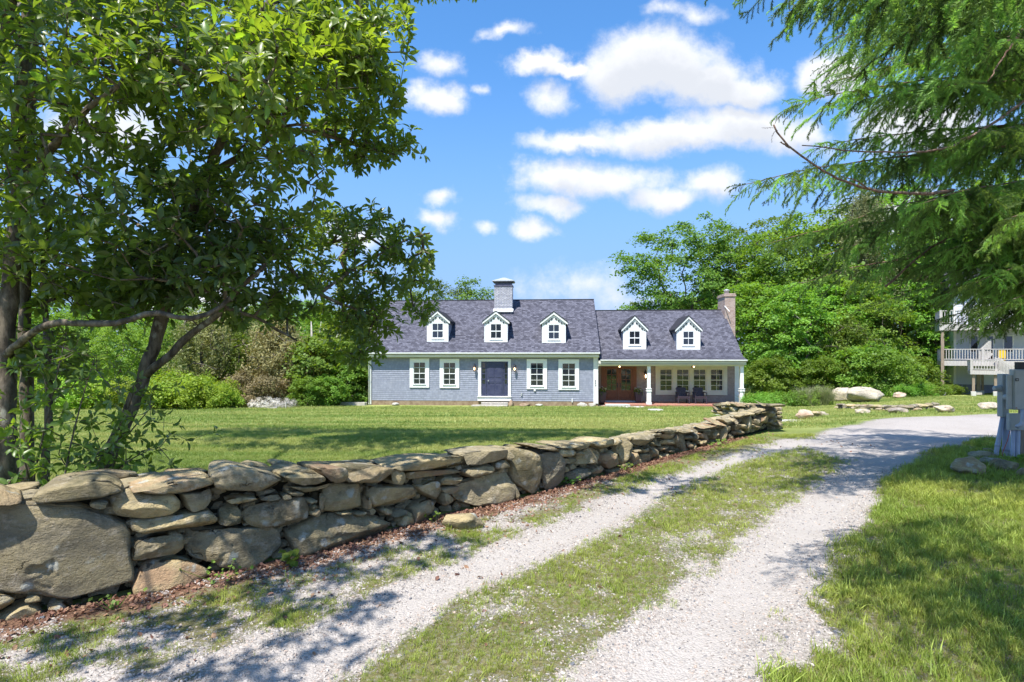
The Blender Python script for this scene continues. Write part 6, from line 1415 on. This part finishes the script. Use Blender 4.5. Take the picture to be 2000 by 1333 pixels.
# high limbs out of the frame
for pts in ([(-5.5,6,4.5),(-4.5,5.3,6),(-3.2,4.6,7.2)], [(-4.6,6,5),(-4.2,8,7),(-3,9.8,8.4),(-.8,10.6,8.9)], [(-3,6,5.2),(-2,6.8,6.8),(-1,8.5,8.2)], [(-5.5,6,4.5),(-5.5,4.4,5.4),(-5.0,3.2,6.0)], [(-5.5,6.2,5.6),(-6.5,8.5,7.5),(-5,10.5,9)]):
    SK.append(limb(pts, .05, .02, Yc=1))
nodes = []; par = []
for w, rad in SK:
    for i, p in enumerate(w): par.append(len(nodes)-1 if i else -1); nodes.append(p)
rg = np.random.default_rng(17)
BL = [(120,120,5.6,300,200,1.1,330),(400,110,5.4,230,170,1.0,300),(590,110,6.2,150,120,.9,190),(700,170,7.0,85,90,.7,105),(180,380,6.0,300,190,1.1,400),(460,340,6.4,190,170,1.1,280),
      (700,270,7.6,115,65,.7,100),(545,510,7.2,100,100,.8,110),(700,500,8.4,120,110,.8,160),(790,500,8.9,60,60,.5,55),(390,520,6.4,170,90,1.0,220),(120,520,6.8,210,95,1.0,210),(700,625,8.4,90,60,.6,95),(560,610,7.6,70,28,.5,22),
      (480,600,6.8,90,45,.5,45),(670,440,7.6,90,45,.6,38),(250,580,6.6,140,60,.8,110), (90,700,6.2,90,70,.5,40), (760,60,6.9,50,60,.4,50), (820,560,9.0,40,80,.4,40), (660,50,6.4,110,80,.7,120),(700,700-10,8.6,55,35,.4,28),(800,290,7.6,35,30,.3,14),(740,120,6.8,60,80,.5,45)]
cen = []
for (px, py, Y, rx, ry, rY, n) in BL:
    k = 0
    while k < n*1.34:
        q = rg.uniform(-1, 1, 3)
        if q@q > 1: continue
        if fbm(np.array((px+q[0]*rx)/85.), np.array((py+q[1]*ry)/75.), 41) < .30+.1*rg.uniform(): 
            if rg.uniform() < .8: k += 1; continue
        cen.append(P(px+q[0]*rx, py+q[1]*ry, Y+q[2]*rY)[:]); k += 1
for (c, r_, n) in (((-4.8,3.9,6.8),(2.0,1.5,.9),480), ((-7.5,10,8.8),(3.2,1.7,.7),1300), ((-6.0,8.4,8.2),(3,1.3,.6),650), ((-3.0,9.5,8.9),(4.8,1.6,.7),2300), ((-3.4,1.5,5.2),(1.3,1.0,.6),120), ((-3.3,2.9,5.7),(1.5,1,.6),230), ((.2,5.1,6.9),(1.3,.8,.4),130), ((-5.4,3.4,5.9),(1.6,1.1,.7),110), ((-5.5,9.5,8.2),(2.5,2,.9),170), ((-7.5,6,5),(1.5,2,2),120)):  # unseen crown clusters added overhead to shade wall, lawn and drive
    k = 0
    while k < n:
        q = rg.uniform(-1, 1, 3)
        if q@q > 1: continue
        x = np.array(c)+q*np.array(r_)
        k += 1
        if fbm(np.array(x[0]*1.3), np.array(x[1]*1.3), 55) < .36: continue
        cen.append(tuple(x))
cen = np.array(cen)
A, Pn, w, tips, base = attach(nodes, par, cen, step=.3, rg=rg)
rad = np.maximum(.0028*w**.5, .003)
v, f = twigs(A, Pn, rad, base, 4)
link('branch', mesh('branch', v-np.array(ml), f, M_BARK, True), mag, kind='stuff')
print('mag rosettes', len(cen))
LT = np.array([(0,0,0),(.38,.5,.10),(.40,0,0),(.38,-.5,.10),(.75,.36,.02),(.76,0,-.05),(.75,-.36,.02),(1,0,-.14)])
LFa = [(0,2,1),(0,3,2),(1,2,5),(1,5,4),(2,3,6),(2,6,5),(4,5,7),(5,6,7)]
def rosettes(cen, dirs, rg, lo=.085, hi=.14, cnt=7, wid=.42):
    n = len(cen)*cnt; ci = np.repeat(np.arange(len(cen)), cnt); d = dirs[ci]
    ref = rg.normal(0, 1, (len(cen), 3))[ci]; x = np.cross(d, ref); x /= np.linalg.norm(x, axis=1)[:, None]; y = np.cross(d, x)
    a = np.tile(np.arange(cnt)*2.4, len(cen))+rg.uniform(0, .6, n); th = rg.uniform(.65, 1.35, n)
    L = (x*np.cos(a)[:, None]+y*np.sin(a)[:, None])*np.sin(th)[:, None]+d*np.cos(th)[:, None]; L[:, 2] -= .18; L /= np.linalg.norm(L, axis=1)[:, None]
    N = d*1.0+np.array([0, 0, .35])+rg.normal(0, .22, (n, 3)); S = np.cross(N, L); S /= np.linalg.norm(S, axis=1)[:, None]; N = np.cross(L, S)
    ln = rg.uniform(lo, hi, n); org = cen[ci]-d*rg.uniform(0, .07, n)[:, None]+L*.015
    return org, L, S, N, ln, wid*rg.uniform(.85, 1.15, n)
par_a = A[Pn[tips]]; tipp = A[tips]; dd_ = tipp-par_a; dd_ /= np.linalg.norm(dd_, axis=1)[:, None]+1e-9; dd_ = dd_+np.array([0, 0, .55])+rg.normal(0, .25, dd_.shape); dd_ /= np.linalg.norm(dd_, axis=1)[:, None]
org, L, S, N_, ln, wd = rosettes(tipp, dd_, rg, .09, .15)
# low shoots among the stems
def shoot_cen(lst, rg):
    o = []
    for px, py, Y, rx, ry, n in lst:
        for _ in range(n): o.append(P(px+rg.normal(0, rx*.5), py+rg.normal(0, ry*.5), Y+rg.normal(0, .15))[:])
    return np.array(o)
def leaf_world(org, L, S, N_, ln, wd, T=LT):
    return org[:, None]+(L[:, None]*T[None, :, 0:1]+S[:, None]*T[None, :, 1:2]*wd[:, None, None]+N_[:, None]*T[None, :, 2:3])*ln[:, None, None]
Tt = leaf_world(org, L, S, N_, ln, wd)
# sunlight painted into the leaf colour: upper right crown paler and yellower
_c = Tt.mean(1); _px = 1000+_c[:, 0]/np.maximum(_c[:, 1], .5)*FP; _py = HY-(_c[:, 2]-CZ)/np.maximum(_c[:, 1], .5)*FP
lit_zone = sm(330, 480, _px)*sm(330, 120, _py); RND = np.clip(rg.uniform(0, .42, len(org))+lit_zone*rg.uniform(.0, 1.0, len(org))**.7*.75+(rg.uniform(0, 1, len(org)) < .04)*.4, 0, 1)
# pick the 300 that show largest
c_ = Tt.mean(1); px_ = 1000+c_[:, 0]/c_[:, 1]*FP; py_ = HY-(c_[:, 2]-CZ)/c_[:, 1]*FP
infr = (px_ > 15) & (px_ < 980) & (py_ > 12) & (py_ < 760)
vis = np.linalg.norm(np.cross(Tt[:, 7]-Tt[:, 0], Tt[:, 1]-Tt[:, 3]), axis=1)*np.abs(np.einsum('ij,ij->i', N_, c_/np.linalg.norm(c_-np.array([0,0,CZ]), axis=1)[:, None]))/c_[:, 1]**2
vis = np.where(infr, vis, -1); big = np.argsort(-vis)[:300]; rest = np.ones(len(org), bool); rest[big] = False
nl = rest.sum(); F_ = (np.arange(nl)[:, None, None]*8+np.array(LFa)[None]).reshape(-1, 3)
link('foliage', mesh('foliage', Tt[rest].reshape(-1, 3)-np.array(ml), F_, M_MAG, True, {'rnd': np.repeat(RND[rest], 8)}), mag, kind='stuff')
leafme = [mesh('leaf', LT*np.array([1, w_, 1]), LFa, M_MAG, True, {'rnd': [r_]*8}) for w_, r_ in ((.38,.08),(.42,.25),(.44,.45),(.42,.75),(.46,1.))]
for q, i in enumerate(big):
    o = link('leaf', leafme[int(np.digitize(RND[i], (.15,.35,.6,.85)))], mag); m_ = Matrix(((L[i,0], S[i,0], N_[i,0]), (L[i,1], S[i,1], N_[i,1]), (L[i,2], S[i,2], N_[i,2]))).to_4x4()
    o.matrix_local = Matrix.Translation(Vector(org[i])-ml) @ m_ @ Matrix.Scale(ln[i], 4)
print('leaves', nl)
# saplings under it, in front of the lawn
def sapling(name, stems, label, seed, n=46, spread=.30, lf=(.07,.115)):
    rg = np.random.default_rng(seed); b0 = P(*stems[0][0]); r = empty(name, (b0.x, b0.y, 0), label=label, cat='sapling', group='leafy saplings growing behind the wall'); nodes = []; par = []
    for st in stems:
        w = resample(smoothline(np.array([list(P(*p)) for p in st]), 2), 14)
        mb = MB(); mb.tube([Vector(p)-r.location for p in w], np.linspace(.011, .004, 14), 6); mb.build('stem', M_BARK, r, True)
        for i, p in enumerate(w):
            par.append(len(nodes)-1 if i else -1); nodes.append(p)
    nodes = np.array(nodes); t = nodes[rg.integers(0, len(nodes), n)]+rg.normal(0, spread, (n, 3))*np.array([1, .5, .7]); A, Pn, w, tips, base = attach(list(nodes), par, t, step=.2, rg=rg)
    v, f = twigs(A, Pn, np.maximum(.002*w**.5, .002), base, 3); link('twig', mesh('twig', v-np.array(r.location), f, M_BARK), r, kind='stuff')
    d = A[tips]-A[Pn[tips]]; d /= np.linalg.norm(d, axis=1)[:, None]+1e-9; d = d+rg.normal(0, .3, d.shape)+np.array([0, 0, .4]); d /= np.linalg.norm(d, axis=1)[:, None]
    og, L, S, N_, ln, wd = rosettes(A[tips], d, rg, lf[0], lf[1], 5); Tq = leaf_world(og, L, S, N_, ln, wd); k = len(og)
    link('foliage', mesh('foliage', Tq.reshape(-1, 3)-np.array(r.location), (np.arange(k)[:, None, None]*8+np.array(LFa)[None]).reshape(-1, 3), M_MAG, True, {'rnd': np.repeat(rg.uniform(0, .6, k), 8)}), r, kind='stuff')
sapling('sapling', [[(60,960,5.7),(82,860,5.7),(110,740,5.7),(130,650,5.7)], [(60,960,5.7),(50,900,5.6),(10,820,5.5)]], 'dark leafy sapling between the big trunk and the slim stems', 5, 75)
sapling('sapling', [[(120,970,5.6),(135,880,5.6),(160,780,5.6),(185,700,5.6)], [(120,970,5.6),(160,920,5.6),(215,860,5.7),(250,800,5.8)]], 'leafy sapling directly left of the leaning trunk', 6, 120)
sapling('sapling', [[(215,930,6.0),(240,860,5.9),(275,820,5.8),(300,790,5.7)], [(215,930,6.0),(250,900,5.9),(290,880,5.8)]], 'broad-leaved shoots at the foot of the leaning trunk', 7, 60)

# weeds at the foot of the wall
def weed(px, py, label, seed, n=16, s=.05, sp=.07):
    Yq = gy(py, px); X_ = (px-1000)/FP*Yq; rg = np.random.default_rng(seed); c = np.stack([rg.normal(0, sp, n), rg.normal(0, sp*.6, n), rg.uniform(.02, .14, n)], 1)
    r = empty('weed', (X_, Yq, gf(X_, Yq)), label=label, cat='weed', group='small weeds at the foot of the wall'); v, f, rd = leafq(c, np.tile([0, -.4, .8], (n, 1)), s*rg.uniform(.7, 1.3, n), rg, .85, .35); link('leaves', mesh('leaves', v, f, M_BUSH, attrs={'rnd': rd}), r)
    mb = MB()
    for q in c[:8]: mb.bar((q[0]*.2, q[1]*.2, 0), tuple(q), .003)
    mb.build('stem', M_BUSH, r)
weed(568, 1108, 'broad-leaved green weed between the two largest middle wall stones', 1, 20, .07, .07)
weed(435, 1135, 'small weeds under the long low wall stone', 2, 26, .035, .12)
weed(222, 1192, 'tiny weed at the right foot of the giant boulder', 3, 12, .035, .06)
weed(850, 1022, 'green weed beside the fallen wedge stone', 4, 14, .04, .07)
weed(1115, 948, 'bright weed right of the split boulder', 5, 16, .05, .08)
weed(1400, 872, 'yellow-green weed below the tilted slab', 6, 22, .06, .12)
weed(1228, 920, 'weed near the middle of the wall foot', 7, 18, .05, .12)
weed(1985, 905, 'bright leafy plant at the right edge by the conduits', 8, 40, .07, .12)

# ---------------------------------------------------------------- the spruce at the right
spr = empty('spruce_tree', (10.5, 8.2, 0), label='big dark spruce whose drooping boughs hang in from the upper right', cat='tree')
sl_ = spr.location
def spray(seed, Ls=.75, full=1.0):
    """one flat drooping spray: a rib with side twigs, all clothed in needles; rib along +x"""
    rg = np.random.default_rng(seed); V = []; Fc = []
    segs = []; n = 11
    rib = [np.array([Ls*t, 0, -.30*Ls*t*t]) for t in np.linspace(0, 1, n)]
    for a, c in zip(rib[:-1], rib[1:]): segs.append((a, c))
    for i in range(1, n, 1):
        for s in (-1, 1):
            if rg.uniform() > .60*full: continue
            l = Ls*(.36*(1-i/n*.5))*rg.uniform(.6, 1.2); d = np.array([.62, s*.66, -.32+rg.normal(0, .2)]); p = rib[i].copy(); m_ = 3
            for k in range(m_):
                q = p+d/np.linalg.norm(d)*l/m_; segs.append((p, q)); p = q; d[2] -= .26
            if rg.uniform() < .35*full:
                p = segs[-2][1]; d2 = np.array([.5, s*.2+rg.normal(0, .3), -1.1]); l2 = l*.5
                for k in range(2): q = p+d2/np.linalg.norm(d2)*l2/2; segs.append((p, q)); p = q
    for a, c in segs:
        d = c-a; L_ = np.linalg.norm(d); d = d/L_; x = np.cross(d, [0, 0, 1.]); x /= np.linalg.norm(x)+1e-9; y = np.cross(d, x)
        o = len(V); r_ = .0022
        for p in (a, c):
            for k in range(3): t = k*2.094; V.append(p+(x*math.cos(t)+y*math.sin(t))*r_)
        for k in range(3): Fc.append((o+k, o+(k+1) % 3, o+3+(k+1) % 3)); Fc.append((o+k, o+3+(k+1) % 3, o+3+k))
        m_ = int(L_*400)
        for k in range(m_):
            t = (k+rg.uniform())/m_; an = rg.uniform(0, 6.283); ra = x*math.cos(an)+y*math.sin(an); nd = ra*.85+d*.6; nd /= np.linalg.norm(nd); w = np.cross(nd, d); w /= np.linalg.norm(w)+1e-9
            p = a+d*L_*t; ln_ = rg.uniform(.028, .040); o = len(V); V += [p-w*.0038, p+w*.0038, p+nd*ln_]; Fc.append((o, o+1, o+2))
    me = mesh('spruce_spray', np.array(V), np.array(Fc), M_SPR)
    return me
C_SPR = proto_col('spruce_spray', [spray(i, .62+.08*(i % 3)) for i in range(6)])
print('spray tris', [len(o.data.polygons) for o in C_SPR.objects])
def tw(p): return np.array(list(P(*p))) if p[2] > 0 else None
TR = np.array([10.5, 8.2])
BR = [ # tips in the picture, distance, droop
 (1445,364,7.6,1),(1500,478,8.6,1),(1532,208,7.3,1),(1590,292,7.8,1),(1640,66,7.0,1),(1560,560,9.2,.6),(1640,440,7.4,1),(1700,190,6.6,1),(1730,520,8.8,1),(1790,420,7.0,1),(1850,580,8.0,.9),(1900,640,8.6,.8),(1760,300,8.4,1),(1870,270,6.4,1),(1840,90,6.2,1),(1720,-30,6.4,1),
 (1945,600,6.9,1),(1960,430,6.0,1),(1930,180,7.6,1),(1690,340,9.2,1),(1620,150,8.8,1),(1900,20,7.8,1),(1800,200,9.4,1),(1980,300,8.6,1),(1840,500,9.6,1),(1980,520,9.4,1),(1770,60,9.2,1),(1700,600,10.4,.35),(1960,90,5.9,1),(1830,545,8.0,1),(1850,520,8.6,1),(1872,570,7.5,1),(1800,520,9,1),(1845,490,7.5,1),(1905,560,7,1),(1935,575,7.6,1),(1975,560,7.2,1),
 (1415,-85,5.6,1),(1470,-75,5.4,1),(1530,-70,5.5,1),(1600,-60,6.3,.8)]
rg = np.random.default_rng(31)
for k in range(8):
    BR.append((rg.uniform(1600, 2000), rg.uniform(-20, 600), rg.uniform(6.5, 11), .9))
for k in range(12): BR.append((rg.uniform(1800, 2010), rg.uniform(440, 640), rg.uniform(7, 9.5), 1))
BR = [b_ for b_ in BR if not (b_[0] < 1700 and b_[1] > 420 and b_[2] < 7)]
rg = np.random.default_rng(23); pts = []; rot = []; sc = []
def bough(tip, dens=1.0, lead=2.3, show=True, rr0=.03):
    tip = np.array(tip, float); base_ = np.array([TR[0], TR[1], max(tip[2]+rg.uniform(.2, .9), 1.5)]); mid = (tip*.5+base_*.5); mid[2] += .35
    w = resample(smoothline(np.array([base_, mid*.6+base_*.4, mid, tip*.75+mid*.25+np.array([0,0,.08]), tip]), 2), 40)
    w = w+np.cumsum(rg.normal(0, .014, w.shape), 0)*np.linspace(1, .3, 40)[:, None]
    mb = MB(); mb.tube([Vector(p)-sl_ for p in w], np.linspace(rr0, .004, 40), 7); mb.build('branch', M_BARK3, spr, True)
    d = np.r_[0, np.cumsum(np.linalg.norm(np.diff(w, axis=0), axis=1))]; tot = d[-1]; n = int(min(tot, lead*1.6)/.085*dens)
    for k in range(n):
        s = tot-(k+.3)*min(tot, lead*1.6)/n*1.0; p = np.array([np.interp(s, d, w[:, j]) for j in range(3)]); q = np.array([np.interp(min(s+.1, tot), d, w[:, j]) for j in range(3)])
        h = math.atan2(q[1]-p[1], q[0]-p[0]); side = 1 if k % 2 else -1; far_ = (tot-s)
        ang = h+side*rg.uniform(.55, 1.05) if k > 1 else h+rg.normal(0, .15)
        scl = np.clip(.42+far_*.5, .42, 1.05)*rg.uniform(.75, 1.15); pitch = rg.uniform(.0, .45)+.12*min(far_, 1.5)
        pts.append(p); rot.append((rg.normal(0, .4), pitch+rg.normal(0, .12), ang)); sc.append(scl)
for px, py, Y, dn in BR: bough(P(px, py, Y), dn)
for t in ((1.2,2.8,4.6),(2.2,3.1,4.7),(2.5,2.3,3.9),(2.4,1.8,3.8),(1.6,1.7,3.8),(1.4,2.2,3.9),(3.0,1.8,4.0),(2.9,1.2,3.8),(2.0,1.4,3.7),(3.4,1.6,4.2),(4.4,1.2,4.4),(4.4,9.2,7.6),(5.2,8.4,7.6),(5.6,10.0,7.0),(6.5,10.5,6.2),(7.6,10.8,5.2),(.9,7.2,7.4),(6.2,9.5,7.8)): bough(t, 1.3, 1.35 if t[1] < 3.5 else 2.3)  # boughs added mostly out of view, to throw shadows on drive and verge
scatter('needles', np.array(pts)-np.array(sl_), rot, sc, C_SPR, kind='stuff').parent = spr
print('sprays', len(pts))
limb2 = MB(); limb2.tube([(0,0,-.3),(0,0,2),(.05,0,5),(0,0,9),(0,0,13)], [.30,.26,.2,.12,.03], 14); limb2.build('trunk', M_BARK3, spr, True)
def dead(pl_, r0, r1):
    w = resample(smoothline(np.array([list(P(*p)) for p in pl_]), 2), 30); w += rg.normal(0, .004, w.shape); mb = MB(); mb.tube([Vector(p)-sl_ for p in w], np.linspace(r0, r1, 30), 8); mb.build('dead_branch', M_BARK3, spr, True)
dead([(2120,120,7.2),(2000,199,6.8),(1951,234,6.6),(1896,269,6.5),(1849,291,6.4),(1771,300,6.4),(1674,295,6.4),(1600,289,6.4),(1567,284,6.4)], .024, .006)
dead([(1860,372,6.9),(1818,380,6.5),(1740,377,6.4),(1701,371,6.4),(1662,359,6.4),(1615,339,6.4),(1580,316,6.4),(1541,289,6.4),(1520,258,6.4),(1510,244,6.4)], .022, .009)
dead([(1541,289,6.4),(1532,282,6.4),(1524,278,6.4)], .008, .006); dead([(1518,255,6.4),(1508,262,6.4),(1507,280,6.4)], .003, .002); dead([(1512,250,6.4),(1498,250,6.4),(1487,250,6.4)], .002, .0015)
dead([(1700,371,6.4),(1672,352,6.3),(1640,345,6.2)], .01, .004)
dead([(1760,-20,7),(1762,60,7),(1740,130,7),(1700,170,7)], .006, .003); dead([(1700,480,8),(1740,420,8.2),(1830,330,8.4),(1900,240,8.6)], .014, .005); dead([(2010,40,6),(1960,110,6),(1930,160,6)], .014, .006)
dead([(1730,560,8.4),(1830,470,8.4),(1960,420,8.4),(2050,380,8.4)], .018, .006)
print('tris', sum(len(o.data.loop_triangles) if False else len(o.data.polygons) for o in SC.objects if o.type == 'MESH'))
